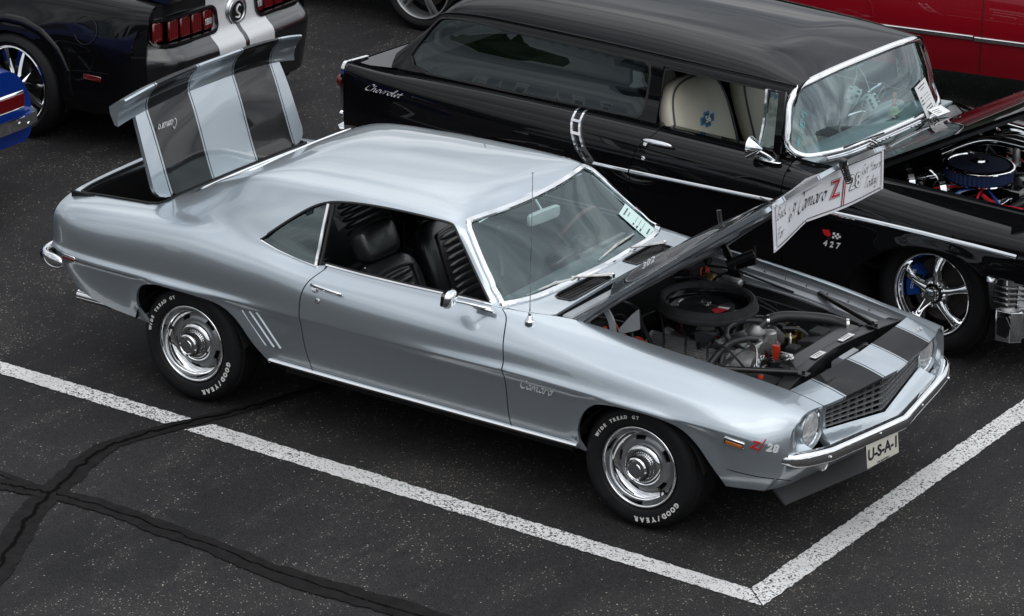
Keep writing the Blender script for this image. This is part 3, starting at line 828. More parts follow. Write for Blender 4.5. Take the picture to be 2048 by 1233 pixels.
_top = {  # stations for rows 8..13 : six (y, z)
 -2.36:((.60,.892),(.52,.90),(.42,.905),(.30,.91),(.15,.913),(0,.915)),
 -2.10:((.665,.93),(.58,.937),(.48,.943),(.35,.948),(.18,.953),(0,.955)),
 -1.80:((.688,.957),(.60,.962),(.55,.964),(.50,.966),(.30,.969),(0,.971)),
 -1.68:((.700,.965),(.63,.970),(.58,.976),(.525,.984),(.30,.987),(0,.989)),
 -1.55:((.716,.972),(.65,.995),(.59,1.022),(.53,1.050),(.30,1.060),(0,1.064)),
 -1.40:((.737,.985),(.672,1.035),(.605,1.085),(.535,1.130),(.30,1.142),(0,1.147)),
 -1.30:((.747,.992),(.684,1.056),(.616,1.118),(.541,1.172),(.30,1.190),(0,1.196)),
 -1.20:((.755,.998),(.696,1.078),(.627,1.152),(.548,1.214),(.30,1.236),(0,1.244)),
 -1.00:((.775,.985),(.712,1.085),(.64,1.167),(.562,1.238),(.30,1.277),(0,1.288)),
  -.80:((.785,.955),(.722,1.06),(.648,1.165),(.572,1.245),(.30,1.289),(0,1.300)),
  -.60:((.787,.935),(.724,1.045),(.655,1.15),(.580,1.252),(.30,1.297),(0,1.308)),
  -.30:((.785,.93),(.724,1.04),(.660,1.15),(.585,1.256),(.30,1.300),(0,1.311)),
   .00:((.778,.932),(.718,1.04),(.655,1.145),(.586,1.252),(.30,1.288),(0,1.298)),
   .14:((.772,.934),(.713,1.035),(.650,1.135),(.582,1.238),(.30,1.262),(0,1.270)),
   .22:((.768,.934),(.718,1.020),(.668,1.090),(.622,1.158),(.31,1.206),(0,1.217)),
   .30:((.765,.935),(.725,.995),(.692,1.040),(.662,1.078),(.33,1.146),(0,1.160)),
   .40:((.758,.93),(.742,.952),(.725,.972),(.705,.988),(.35,1.074),(0,1.092)),
   .50:((.742,.916),(.715,.924),(.68,.93),(.64,.94),(.35,.998),(0,1.020)),
   .62:((.712,.918),(.64,.922),(.55,.925),(.42,.93),(.22,.937),(0,.940)),
   .75:((.682,.915),(.60,.92),(.50,.925),(.38,.93),(.20,.938),(0,.943)),
   .90:((.665,.912),(.58,.918),(.47,.922),(.35,.926),(.18,.931),(0,.933)),
  1.37:((.655,.876),(.57,.882),(.46,.888),(.34,.893),(.18,.898),(0,.900)),
  1.90:((.620,.822),(.54,.828),(.44,.833),(.32,.838),(.17,.843),(0,.845)),
  2.10:((.602,.790),(.52,.795),(.42,.799),(.31,.803),(.16,.806),(0,.808)),
  2.20:((.592,.762),(.51,.766),(.42,.769),(.31,.772),(.16,.774),(0,.775)),
}
for k in range(6): _rows.append([(x, _top[x][k][0], _top[x][k][1]) for x in sorted(_top)])
def _vee(u, v):
    t = np.clip((u - 1.75) / .45, 0, 1); t = t * t * (3 - 2 * t)
    w = np.clip((v - 7.5) / 5.5, 0, 1)
    tail = np.clip((-1.9 - u) / .46, 0, 1); tail = tail * tail
    return t * (.095 * w ** .9 - .048 * np.clip((8.3 - v) / 3, 0, 1)) - tail * .04 * np.clip((v - 6) / 7, 0, 1)
SB = Surf(_rows, _vee, su=.045, sv=.2, keep=(3,), sharp=(3,))
coupe = empty('parked_car', (0, 0, 0), 0, 'silver grey two-door coupe with raised bonnet and open boot lid', 'car', 'cars parked in the lot')

gapF = [(.50, .912), (.545, .888), (.575, .83), (.60, .76), (.617, .65), (.632, .5), (.645, .36)]
gapR = [(-.545, .905), (-.60, .84), (-.625, .74), (-.62, .62), (-.602, .5), (-.58, .42), (-.568, .36)]
archF = [(1.079, .352), (1.051, .406), (1.052, .484), (1.083, .56), (1.132, .610), (1.179, .634), (1.247, .648), (1.328, .652), (1.451, .652), (1.574, .636), (1.655, .596), (1.724, .539), (1.782, .47), (1.834, .407)]
archR = [(-.85, .372), (-.93, .448), (-1.01, .538), (-1.079, .591), (-1.172, .628), (-1.299, .641), (-1.441, .645), (-1.547, .645), (-1.619, .624), (-1.669, .588), (-1.693, .532), (-1.688, .473), (-1.64, .41)]
def sm(pts, n=5): return smooth_path(pts, n)
uF = SB.side(sm(gapF)); uR = SB.side(sm(gapR)); uAF = SB.side(sm(archF)); uAR = SB.side(sm(archR))
G = .0035   # half shut line
BELT = 7.62
def shift(p, d): return [(a + d, b) for a, b in p]
# lips of the wheel openings stand a little proud
def lipdisp(arcs):
    A = [np.array([(a, b * VS) for a, b in arc]) for arc in arcs]
    def fn(u, v, p):
        q = np.stack([u, v * VS], 1); d = np.full(len(u), 9.0)
        for a in A:
            for s in range(len(a) - 1):
                e = a[s + 1] - a[s]; L = e @ e
                if L == 0: continue
                t = np.clip(((q - a[s]) @ e) / L, 0, 1); d = np.minimum(d, np.linalg.norm(q - a[s] - t[:, None] * e, axis=1))
        return .013 * np.exp(-(d / .035) ** 2)
    return fn
# doors
for sd in (-1, 1):
    ol = [p for p in shift(uR, G)] + [(-.56, .02), (.640, .02)] + list(reversed(shift(uF, -G)))
    ol = [p for p in ol if p[1] < BELT - .02]
    tR = SB.side([(-.545, .9)])[0][0] + G
    ol = [(tR + .01, BELT)] + ol + [(.515, BELT)]
    panel('door', SB, ol, 'silver_paint', coupe, side=sd, gu=.03, gv=.2)
# front wings
for sd in (-1, 1):
    ol = [q for q in shift(uF, G)] + [(.652, .02), (1.085, .02)] + uAF + [(1.86, .0), (2.07, 0), (2.10, .5), (2.15, 1.1), (2.19, 1.7)]
    ol += [(2.2, k * .5) for k in range(4, 17)] + [(2.03, 8.0), (1.6, 8.0), (1.2, 8.0), (.88, 8.0), (.80, 7.97), (.735, 7.9), (.66, 7.75), (.58, 7.72), (.53, 7.75)]
    panel('front_wing', SB, ol, 'silver_paint', coupe, side=sd, gu=.03, gv=.2, disp=lipdisp([uAF]))
# quarter panels, pillars and roof in one pressing
winA = [(.424, .927), (.376, .969), (.329, 1.011), (.282, 1.052), (.235, 1.095), (.189, 1.139), (.143, 1.183), (.112, 1.212), (.08, 1.227), (0, 1.232), (-.2, 1.233), (-.4, 1.226), (-.54, 1.213), (-.65, 1.194), (-.73, 1.162), (-.80, 1.115), (-.88, 1.050), (-.955, .985), (-.972, .972), (-.955, .966), (-.85, .945), (-.72, .925), (-.60, .912)]
uW = SB.side(sm(winA, 4))
wsA = [(.337, 11.05), (.29, 11.06), (.244, 11.06), (.199, 11.07), (.158, 11.12), (.145, 11.26), (.161, 11.6), (.178, 12.0), (.190, 12.5), (.195, 13.0)]
wsFrame = [(.481, 8.1), (.472, 8.5), (.463, 8.9), (.446, 9.5), (.428, 10.08), (.405, 10.6), (.383, 10.94), (.360, 11.03)] + sm(wsA, 5)
apill_base = [(.481, 8.1), (.520, 7.95), (.515, 7.72), (.44, BELT + .02)]
blt = SB.top([(-1.60, .47), (-1.45, .475), (-1.34, .468), (-1.285, .44), (-1.26, .39), (-1.25, .3), (-1.243, .15), (-1.24, 0)], 10.0)
blt = sm(blt, 4)
blt_low = SB.top([(-1.66, 0), (-1.66, .2), (-1.655, .38), (-1.63, .45)], 10.0)
trk = SB.top([(-1.72, 0), (-1.72, .3), (-1.725, .60), (-1.745, .65), (-1.80, .668), (-2.1, .65), (-2.27, .625), (-2.31, .60), (-2.325, .50), (-2.33, 0)], 7.5)
shell = [(uR[0][0] - G, BELT)] + [q for q in shift(uR, -G) if q[1] < BELT - .02] + [(-.575, .02), (-.845, .02)] + uAR + [(-1.63, 0.0), (-2.36, 0)] + [(-2.36, k * .5) for k in range(1, 27)]
shell += [(trk[-1][0], 13)] + list(reversed(trk))[1:-1] + [(trk[0][0], 13)]
shell += [blt_low[0]] + blt_low[1:] + blt[:-1] + [(blt[-1][0], 13)]
shell += list(reversed(wsFrame)) + apill_base[1:] + uW
panel('body_shell', SB, shell, 'silver_paint', coupe, side=0, gu=.03, gv=.22, join_center=True, disp=lipdisp([uAR]), step=.025)
# cowl between windscreen and bonnet, with the two intake openings
HR = .755
cwl = [(.497, 8.05), (.53, 7.92), (.58, 7.80), (.62, 7.78), (.70, 7.87), (.735, 7.95), (HR, 8.15), (HR, 13)]
low_ws = [(.632, 13), (.628, 12.5), (.618, 12.0), (.603, 11.35), (.578, 10.6), (.560, 10.16), (.522, 9.2), (.490, 8.25)]
vent = SB.top([(.655, .12), (.645, .16), (.625, .44), (.635, .485), (.66, .50), (.725, .49), (.735, .46), (.742, .16), (.735, .12)])
panel('cowl_panel', SB, cwl + low_ws, 'silver_paint', coupe, holes=[vent], side=0, join_center=True, gu=.02, gv=.2)
for sd in (-1, 1):
    mb = MB(); vb = MB()
    vp = np.array([SB.P(a, b)[0] for a, b in dens(vent, .02, VS)])
    vp[:, 1] *= sd; cen = vp.mean(0)
    vb.add((list(vp - [0, 0, .018]), [tuple(range(len(vp)))]))
    g = vb.build('cowl_vent', 'dark_liner', coupe, False)
    for k in range(21):
        y = .135 + k * .0168
        for_x0, for_x1 = .655 - .03 * (y - .12) / .35, .735
        zz = float(SB.P(.69, SB.top([(.69, y)])[0][1])[0, 2])
        mb.add(rbox(((for_x0 + for_x1) / 2, sd * y, zz - .008), (for_x1 - for_x0 + .01, .005, .008)))
    mb.build('vent_slats', 'black_satin', g, False)
    ring = [tuple(p + np.array([0, 0, .001])) for p in vp]
    MB().add(sweep(ring, rect(.009, .004), None, True)).build('vent_rim', 'black_satin', g)
# windscreen
def resample(P, n):
    P = np.asarray(P); d = np.concatenate([[0], np.cumsum(np.linalg.norm(np.diff(P, axis=0), axis=1))])
    t = np.linspace(0, d[-1], n); return np.stack([np.interp(t, d, P[:, k]) for k in range(3)], 1)
_pt = lambda L: np.array([SB.P(a, b)[0] for a, b in L])
_lo = _pt(low_ws); _tp = _pt([q for q in wsFrame if q[1] > 11.2]); _sd = _pt([q for q in wsFrame if q[1] <= 11.2])
_lo[-1] = _sd[0]; _tp = np.concatenate([_sd[-1:], _tp])
mir = lambda P: P * np.array([1, -1, 1])
bot_c = resample(np.concatenate([mir(_lo[::-1]), _lo[1:]]), 41)          # near corner -> far corner
top_c = resample(np.concatenate([mir(_tp), _tp[::-1][1:]]), 41)
lf, rt = resample(mir(_sd), 17), resample(_sd, 17)
gv_ = []
for j_ in range(17):
    t = j_ / 16
    for i_ in range(41):
        s_ = i_ / 40
        c = (1 - t) * bot_c[i_] + t * top_c[i_] + (1 - s_) * lf[j_] + s_ * rt[j_] - ((1 - s_) * (1 - t) * bot_c[0] + s_ * (1 - t) * bot_c[-1] + (1 - s_) * t * top_c[0] + s_ * t * top_c[-1])
        gv_.append(c + np.array([-.003, 0, -.005]) + np.array([.012, 0, .010]) * math.sin(math.pi * t) * math.sin(math.pi * s_))
raw('windscreen', gv_, [(j_ * 41 + i_, j_ * 41 + i_ + 1, j_ * 41 + i_ + 42, j_ * 41 + i_ + 41) for j_ in range(16) for i_ in range(40)], 'glass', coupe, True)
ws_loop = list(reversed(low_ws)) + [] 
for nm, path in (('windscreen_trim', [(a + (.009 if b < 11.2 else 0), b) for a, b in wsFrame[1:]]), ('windscreen_trim', [(a - .008, b) for a, b in low_ws])):
    strip(nm, SB, path, rect(.032, .010), 'chrome', coupe, side=0, lift=.002)
# back light
panel('rear_window', SB, blt_low + blt, 'glass_dark', coupe, side=0, join_center=True, flange=0, gu=.04, gv=.25, disp=lambda u, v, p: np.full(len(u), -.008))
strip('rear_window_trim', SB, list(reversed(blt)) + list(reversed(blt_low)), rect(.012, .005), 'chrome', coupe, side=0, lift=.0)
# quarter windows (the door glass is wound down)
for sd in (-1, 1):
    qb = [(-.605, .914), (-.72, .927), (-.85, .947), (-.955, .972), (-.88, 1.045), (-.80, 1.108), (-.73, 1.155), (-.655, 1.186)]
    uq = SB.side(qb)
    panel('quarter_window', SB, uq, 'glass_side', coupe, side=sd, flange=.004, gu=.04, gv=.25, disp=lambda u, v, p: np.full(len(u), -.010))
    pst = SB.side([(-.60, .912), (-.615, .99), (-.632, 1.09), (-.648, 1.185)])
    strip('window_post', SB, pst, rect(.020, .012), 'chrome', coupe, side=sd, lift=-.006)
    strip('window_seal', SB, SB.side([(-.578, .912), (-.592, .99), (-.607, 1.09), (-.622, 1.192)]), rect(.016, .008), 'black_trim', coupe, side=sd, lift=-.010)
    strip('belt_moulding', SB, [(-.545, BELT + .1), (-.3, BELT + .1), (0, BELT + .1), (.44, BELT + .1)], rect(.012, .007), 'chrome', coupe, side=sd, lift=.0)
    strip('belt_seal', SB, [(-.545, BELT + .28), (-.3, BELT + .28), (0, BELT + .28), (.43, BELT + .28)], rect(.014, .006), 'black_trim', coupe, side=sd, lift=-.003)
    strip('drip_rail', SB, [q for q in uW if q[0] < .47 and q[1] > 8.1], rect(.012, .004), 'black_trim', coupe, side=sd, lift=-.003)
    strip('quarter_moulding', SB, SB.side([(-.59, .908), (-.72, .921), (-.85, .941), (-.96, .966)]), rect(.009, .006), 'chrome', coupe, side=sd)
    # bright sill moulding
    sp_ = [(x, .16) for x in np.linspace(-.835, 1.035, 30)]
    strip('sill_moulding', SB, sp_, [(.018, -.003), (.017, .001), (-.006, .017), (-.013, .017), (-.018, .010), (-.018, -.003)][::-1], 'chrome', coupe, side=sd, lift=.006)
# bonnet, pre-built closed and swung up on its hinges
def hood_disp(u, v, p):
    y = np.abs(p[:, 1]); x = p[:, 0]
    w = np.clip((1.78 - x) / .9, 0, 1); w = w * w * (3 - 2 * w)
    edge = .30 - .07 * np.clip((x - .75) / 1.0, 0, 1)
    t = np.clip((edge - y) / .055, 0, 1); t = t * t * (3 - 2 * t)
    return .062 * w * t
HF = 2.022
hood_ol = [(HR + .006, 8.06), (1.2, 8.06), (1.6, 8.06), (HF - .006, 8.06), (HF - .006, 13), (HR + .006, 13)]
HP = Vector((.80, 0, .905))
TH_ = Matrix.Translation((.092, 0, .008)) @ Matrix.Translation(HP) @ Matrix.Rotation(R(-43), 4, 'Y') @ Matrix.Translation(-HP)
hood = panel('hood', SB, hood_ol, 'silver_hood', coupe, side=0, join_center=True, gu=.025, gv=.15, flange=.022, disp=hood_disp)
hood.matrix_local = TH_
inner_ol = [(HR + .02, 8.12), (1.2, 8.12), (1.6, 8.12), (HF - .02, 8.12), (HF - .02, 13), (HR + .02, 13)]
hi_ = panel('hood_liner', SB, inner_ol, 'silver_under', hood, side=0, join_center=True, gu=.03, gv=.2, flange=0, disp=lambda u, v, p: -.022 - .012 * (np.sin(u * 21) > .1) * (v < 12.2) + hood_disp(u, v, p) * .85)
hi_.data.flip_normals()
mbh = MB()
for x0, y0, x1, y1 in ((.80, -.62, 1.97, -.57), (.80, .62, 1.97, .57), (1.97, -.56, 1.97, .56), (.82, -.6, .82, .6)):
    pts = []
    for k in range(21):
        t = k / 20; x, y = x0 + (x1 - x0) * t, y0 + (y1 - y0) * t
        z = float(SB.P(x, SB.top([(x, abs(y))])[0][1])[0, 2]); pts.append((x, y, z - .03))
    mbh.add(sweep(pts, [(-.03, -.012), (-.018, .014), (.018, .014), (.03, -.012)][::-1]))
mbh.build('hood_frame', 'silver_under', hood)
# nose panel in front of the bonnet
hd = [(HF + .004, 8.06), (2.2, 8.06), (2.2, 13), (HF + .004, 13)]
panel('header_panel', SB, hd, 'silver_header', coupe, side=0, join_center=True, gu=.025, gv=.2, flange=.020)
# boot lid with its upswept spoiler
lid_ol = SB.top([(-1.735, 0), (-1.735, .3), (-1.737, .55), (-1.742, .59), (-1.755, .623), (-1.778, .645), (-1.815, .656), (-2.1, .638), (-2.26, .615), (-2.295, .595), (-2.31, .50), (-2.315, 0)], 7.5)
lid_ol[0] = (lid_ol[0][0], 13); lid_ol[-1] = (lid_ol[-1][0], 13)
LP = Vector((-1.735, 0, .965))
TL_ = Matrix.Translation((-.012, 0, .01)) @ Matrix.Translation(LP) @ Matrix.Rotation(R(75), 4, 'Y') @ Matrix.Translation(-LP)
lid = panel('trunk_lid', SB, lid_ol, 'silver_lid', coupe, side=0, join_center=True, gu=.03, gv=.2, flange=.025)
lid.matrix_local = TL_
li_ = panel('lid_liner', SB, lid_ol, 'silver_under', lid, side=0, join_center=True, gu=.05, gv=.3, flange=0, disp=lambda u, v, p: np.full(len(u), -.024))
li_.data.flip_normals()
def spoiler():
    n = 33; v = []; f = []
    prof = [(-2.225, .004), (-2.255, .010), (-2.285, .026), (-2.312, .052), (-2.334, .084), (-2.346, .104), (-2.355, .108), (-2.364, .100), (-2.362, .07), (-2.355, .03), (-2.345, 0.0), (-2.335, -.03), (-2.30, -.035), (-2.235, -.02)]
    m = len(prof)
    for i in range(n):
        y = -.768 + 1.536 * i / (n - 1); a = abs(y) / .768
        dxx = .050 * a ** 3; drop = .030 * a ** 2.2
        k = 1 - .12 * max(0, (a - .86) / .14) ** 2
        for x, h in prof:
            v.append((x + dxx, y, .938 - drop + h * k))
    for i in range(n - 1):
        for k in range(m):
            k2 = (k + 1) % m
            f.append((i * m + k, i * m + k2, (i + 1) * m + k2, (i + 1) * m + k))
    f.append(tuple(range(m))[::-1]); f.append(tuple((n - 1) * m + k for k in range(m)))
    return raw('spoiler', v, f, 'silver_lid', lid, True, None, 40)
spoiler()
# ------------------------------------------------------------------ the silver coupe: nose
def fx(y, z):
    y = np.abs(y)
    t = np.clip((.52 - z) / .185, 0, 1)
    lip = np.clip((z - .70) / .06, 0, 1)
    roll = .035 * np.exp(-((z - .53) / .06) ** 2) * np.clip((.72 - y) / .2, 0, 1)
    zb = .478 + .055 * np.minimum(y / .5, 1.3)
    S_ = np.clip((z - zb) / .075, 0, 1); S_ = S_ * S_ * (3 - 2 * S_)
    o_ = np.clip((y - .705) / .085, 0, 1); o_ = 1 - o_ * o_ * (3 - 2 * o_)
    c_ = np.clip((y - .64) / .16, 0, 1)
    return 2.295 - .14 * y - .034 * c_ * c_ - .13 * t ** 1.3 - .004 * lip + roll * (1 - S_) - .058 * S_ * o_
edge_ = [SB.P(2.2, v)[0] for v in np.arange(8, 1.9, -.4)]
f_ol = [(0, .766), (.15, .766), (.30, .764), (.42, .761), (.52, .758)] + [(float(p[1]) - .004, float(p[2]) - .004) for p in edge_] + [(.818, .50), (.828, .43), (.826, .36), (.60, .35), (.3, .34), (0, .34)]
f_ol = [p for p in f_ol]
gr_top = lambda y: .738 - .004 * abs(y) / .6
gr_bot = lambda y: .543 + .056 * (abs(y) / .5)
g_hole = [(0, .543), (.2, gr_bot(.2)), (.4, gr_bot(.4)), (.482, gr_bot(.482)), (.488, .66), (.484, gr_top(.484)), (.4, gr_top(.4)), (.2, gr_top(.2)), (0, .738)]
# the half grille opening touches the centre line, so it is part of the outline there
f_out = [(0, .766)] + f_ol[1:] + [(0, .45), (0, .543)] + g_hole[1:-1] + [(0, .738)]
HLY, HLZ = .600, .636
hl_c = [(HLY + .0975 * math.cos(a), HLZ + .0975 * math.sin(a)) for a in np.linspace(0, 2 * math.pi, 40)[:-1]]
pk_c = [(.49 + .052 * math.cos(a), .425 + .036 * math.sin(a)) for a in np.linspace(0, 2 * math.pi, 28)[:-1]]
V2, F = cdt(dens(f_out, .015, 1), [hl_c, pk_c], .014, .010)
def fmap(q): return np.stack([fx(q[:, 0], q[:, 1]), q[:, 0], q[:, 1]], 1)
def fnrm(q):
    e = .004; y, z = q[:, 0], q[:, 1]
    a = (fx(np.abs(y) + e, z) - fx(np.abs(y) + 0, z)) / e; b = (fx(y, z + e) - fx(y, z - e)) / (2 * e)
    n = np.stack([np.ones(len(q)), -a, -b], 1); return n / np.linalg.norm(n, axis=1, keepdims=True)
skin('front_fascia', V2, F, fmap, fnrm, 'silver_paint', coupe, .045, 0, lambda q: q[:, 0] < 1e-5)
# grille: egg-crate bars in a vee, dark void behind
mb = MB()
bk = []
for y in np.linspace(-.49, .49, 41): bk += [(fx(y, .66) - .075, y, gr_top(y) + .02), (fx(y, .66) - .075, y, gr_bot(y) - .02)]
mb.add((bk, [(2 * i, 2 * i + 1, 2 * i + 3, 2 * i + 2) for i in range(40)]))
grl = mb.build('grille', 'dark_liner', coupe, False)
for i in range(1, 7):
    for sd in (-1, 1):
        pts = []
        for y in np.linspace(.004, .484, 14):
            z = gr_bot(y) + (gr_top(y) - gr_bot(y)) * (i - .6) / 6.2
            pts.append((fx(y, z) - .014, sd * y, z))
        MB().add(sweep(pts, [(-.008, -.0018), (-.008, .0018), (.008, .0018), (.008, -.0018)])).build('grille_bar', 'grille_grey', grl, False)
for i in range(8):
    for sd in (-1, 1):
        y = .012 + .066 * i
        mb = MB(); x = float(fx(y, .66)) - .019
        mb.add(rbox((x, sd * y, (gr_top(y) + gr_bot(y)) / 2), (.012, .0026, gr_top(y) - gr_bot(y))))
        mb.build('grille_divider', 'grille_grey', grl, False)
for sd in (-1, 1):
    c = (0, sd * HLY, HLZ)
    x0 = float(fx(HLY, HLZ))
    mb = MB(); mb.add(lathe([(.0985, -.03), (.0990, .006), (.101, .012), (.106, .010), (.110, .002), (.112, -.02), (.112, -.07)], 44, 'x', (x0, sd * HLY, HLZ)))
    hb = mb.build('headlight_bezel', 'silver_paint', coupe)
    MB().add(lathe([(.0982, -.05), (.0982, .004), (.096, .008), (.090, .004), (.089, -.02)], 44, 'x', (x0 - .012, sd * HLY, HLZ))).build('headlight_ring', 'chrome', hb)
    MB().add(lathe([(.091, -.012), (.086, .000), (.07, .012), (.045, .020), (.02, .024), (.0005, .025)], 44, 'x', (x0 - .012, sd * HLY, HLZ))).build('headlight', 'lens_glass', coupe)
    # fluted lens
    fl = MB()
    for k in range(-8, 9):
        y = k * .0095; h = math.sqrt(max(0, .083 ** 2 - y * y))
        zz = np.linspace(-h, h, 9)
        pts = [(x0 - .012 + .0255 * (1 - (y * y + z * z) / .091 ** 2) + .0006, sd * HLY + y, HLZ + z) for z in zz]
        fl.add(tube(pts, .0016, 5))
    fl.build('lens_flutes', 'lens_glass', hb)
    xp = float(fx(.49, .425))
    MB().add(lathe([(.040, -.03), (.040, .006), (.036, .01), (.03, .006), (.015, .012), (.0005, .014)], 28, 'x', (xp, sd * .49, .425))).build('parking_light', 'lens_glass', coupe)
# bumper blade
def bumper_path():
    o = []
    for y in (.0, .15, .30, .45, .58): o.append((float(2.295 - .14 * y) + .030, y, .512 + .025 * y))
    o += [(2.215, .665, .531), (2.192, .722, .534), (2.162, .765, .536), (2.128, .792, .537), (2.09, .804, .538)]
    return o
half_ = bumper_path()
bp_ = [(x, -y, z) for x, y, z in reversed(half_)] + half_[1:]
bprof = [(.026, -.038), (.038, -.022), (.043, .004), (.036, .027), (.016, .037), (-.012, .034), (-.012, -.034), (.010, -.041)]
def bsweep(path, prof):
    return sweep(path, [(s, h) for s, h in prof])
vf = bsweep(bp_, bprof)
vv = np.array(vf[0]); m_ = len(bprof)
# taper the tips
for i in range(len(bp_)):
    k = min(i, len(bp_) - 1 - i)
    sc = [.55, .8, .95][k] if k < 3 else 1.0
    blk = slice(i * m_, (i + 1) * m_); cen = np.array(bp_[i]); vv[blk] = cen + (vv[blk] - cen) * sc
bmp = MB().add((vv, vf[1])).build('front_bumper', 'chrome', coupe, sharp=50)
md = bmp.modifiers.new('Bevel', 'BEVEL'); md.width = .006; md.segments = 2; md.limit_method = 'ANGLE'; md.angle_limit = R(30)
for y in (-.62, -.22, .22, .62):
    MB().add(lathe([(.0005, .004), (.006, .003), (.009, 0), (.009, -.004)], 16, 'x', (float(2.295 - .14 * abs(y)) + .072, y, .525))).build('bumper_bolt', 'chrome', bmp)
for sd in (-1, 1): MB().add(rbox((2.20, sd * .36, .50), (.10, .05, .03), .004)).build('bumper_bracket', 'black_satin', coupe)
# plate under the bumper on the passenger side
pl = MB().add(rbox((0, 0, 0), (.268, .140, .004), .002)).build('licence_plate', 'plate_cream', coupe)
Tp = frame((2.335, -.195, .446), (.12, 1, .015), (-.12, 0, 1))
pl.matrix_local = Tp
MB().add(text_vf('U-S-A-1', .078, .08, .001, .0022)).build('plate_lettering', 'black_ink', pl, False).location = (0, -.008, .0026)
MB().add(text_vf('THE HEARTBEAT', .014, 0, .0006)).build('plate_caption', 'black_ink', pl, False).location = (0, -.062, .0026)
MB().add(rbox((2.30, -.20, .47), (.03, .18, .05), .004)).build('plate_bracket', 'black_satin', coupe)
# chin spoiler
cv = []; cf = []
ys = np.linspace(-.66, .66, 23)
for y in ys:
    a = abs(y)
    x1 = 2.185 - .19 * a; x0 = x1 - .10
    for dx, z in ((0, .335), (.085, .232), (.078, .224), (-.012, .326)): cv.append((x0 + dx + .02, y * (1.0 if z > .25 else .97), z))
for i in range(len(ys) - 1):
    for k in range(4):
        k2 = (k + 1) % 4; cf.append((i * 4 + k, (i + 1) * 4 + k, (i + 1) * 4 + k2, i * 4 + k2))
cf += [(0, 1, 2, 3), tuple(len(ys) * 4 - 4 + k for k in (3, 2, 1, 0))]
raw('chin_spoiler', cv, cf, 'chin_black', coupe, True, None, 30)
# tail: closing panel, lamps, bumper, exhaust
tv = [SB.P(-2.36, v)[0] for v in np.arange(0, 13.01, .5)]
tl = [tuple(p) for p in tv] + [(p[0], -p[1], p[2]) for p in reversed(tv[:-1])]
raw('tail_panel', [(x + .002, y, z) for x, y, z in tl], [tuple(range(len(tl)))], 'silver_paint', coupe, False)
for sd in (-1, 1):
    MB().add(rbox((-2.408, sd * .48, .735), (.02, .40, .11), .008)).build('tail_light', 'red_lens', coupe)
rp_ = [(-2.435, y, .575) for y in (-.60, -.3, 0, .3, .60)]
rb = [(-2.20, -.884, .600), (-2.27, -.872, .592), (-2.345, -.845, .584), (-2.405, -.80, .578), (-2.437, -.73, .575)]
rpath = rb + rp_ + [(x, -y, z) for x, y, z in reversed(rb)]
rprof = [(.012, -.050), (.034, -.034), (.042, 0), (.034, .034), (.012, .050), (-.018, .036), (-.018, -.036)]
vf = sweep(rpath, [(-s, h) for s, h in rprof]); vv = np.array(vf[0]); m_ = len(rprof)
for i in range(len(rpath)):
    k = min(i, len(rpath) - 1 - i); sc = [.62, .95, 1.0][k] if k < 3 else 1.0
    blk = slice(i * m_, (i + 1) * m_); cen = np.array(rpath[i]); vv[blk] = cen + (vv[blk] - cen) * sc
rbm = MB().add((vv, [tuple(reversed(q)) for q in vf[1]])).build('rear_bumper', 'chrome', coupe, sharp=60)
sd_ = rbm.modifiers.new('Subsurf', 'SUBSURF'); sd_.levels = 2; sd_.render_levels = 2
for sd in (-1, 1):
    mb = MB(); mb.add(lathe([(.030, 0), (.033, .0), (.033, .22), (.029, .22), (.029, .02), (.0005, .02)], 24, 'x', (-2.24, sd * .72, .365)))
    mb.build('exhaust_tip', 'chrome', coupe)
    # side marker lamps
    q = SB.side([(-2.165, .640)])[0]; p = SB.P(*q)[0]; p2 = SB.P(q[0] + .08, q[1])[0]
    T = frame((p[0], sd * p[1], p[2]), (p2 - p) * [1, sd, 1] * (1 if sd < 0 else -1), (0, 0, 1))
    mb = MB(); mb.add(rbox((0, 0, .004), (.105, .030, .012), .003), T); mk1 = mb.build('rear_marker', 'chrome', coupe)
    MB().add(rbox((.004, -.004, .009), (.090, .014, .008), .002), T).build('marker_lens', 'red_lens', mk1)
    q = SB.side([(1.905, .600)])[0]; p = SB.P(*q)[0]; p2 = SB.P(q[0] + .05, q[1])[0]
    T = frame((p[0], sd * p[1], p[2]), (p2 - p) * [1, sd, 1] * (1 if sd < 0 else -1), (0, 0, 1))
    mb = MB(); mb.add(rbox((0, 0, .004), (.105, .034, .012), .003), T); mk1 = mb.build('front_marker', 'chrome', coupe)
    MB().add(rbox((.003, -.005, .009), (.086, .016, .008), .002), T).build('marker_lens', 'amber_lens', mk1)
def on_side(x, z, sd=-1, lift=.003, dxr=.05, up=(0, 0, 1)):
    q = SB.side([(x, z)])[0]; p = SB.P(*q)[0]; p2 = SB.P(q[0] + dxr, q[1])[0]; n = SB.N(*q)[0]
    d = p2 - p; d /= np.linalg.norm(d)
    uu = np.cross(d, n); uu = uu * np.sign(uu[2])
    s = np.array([1, sd, 1]); o = (p + n * lift) * s
    return frame(o, d * s if sd < 0 else -d * s, uu * s)
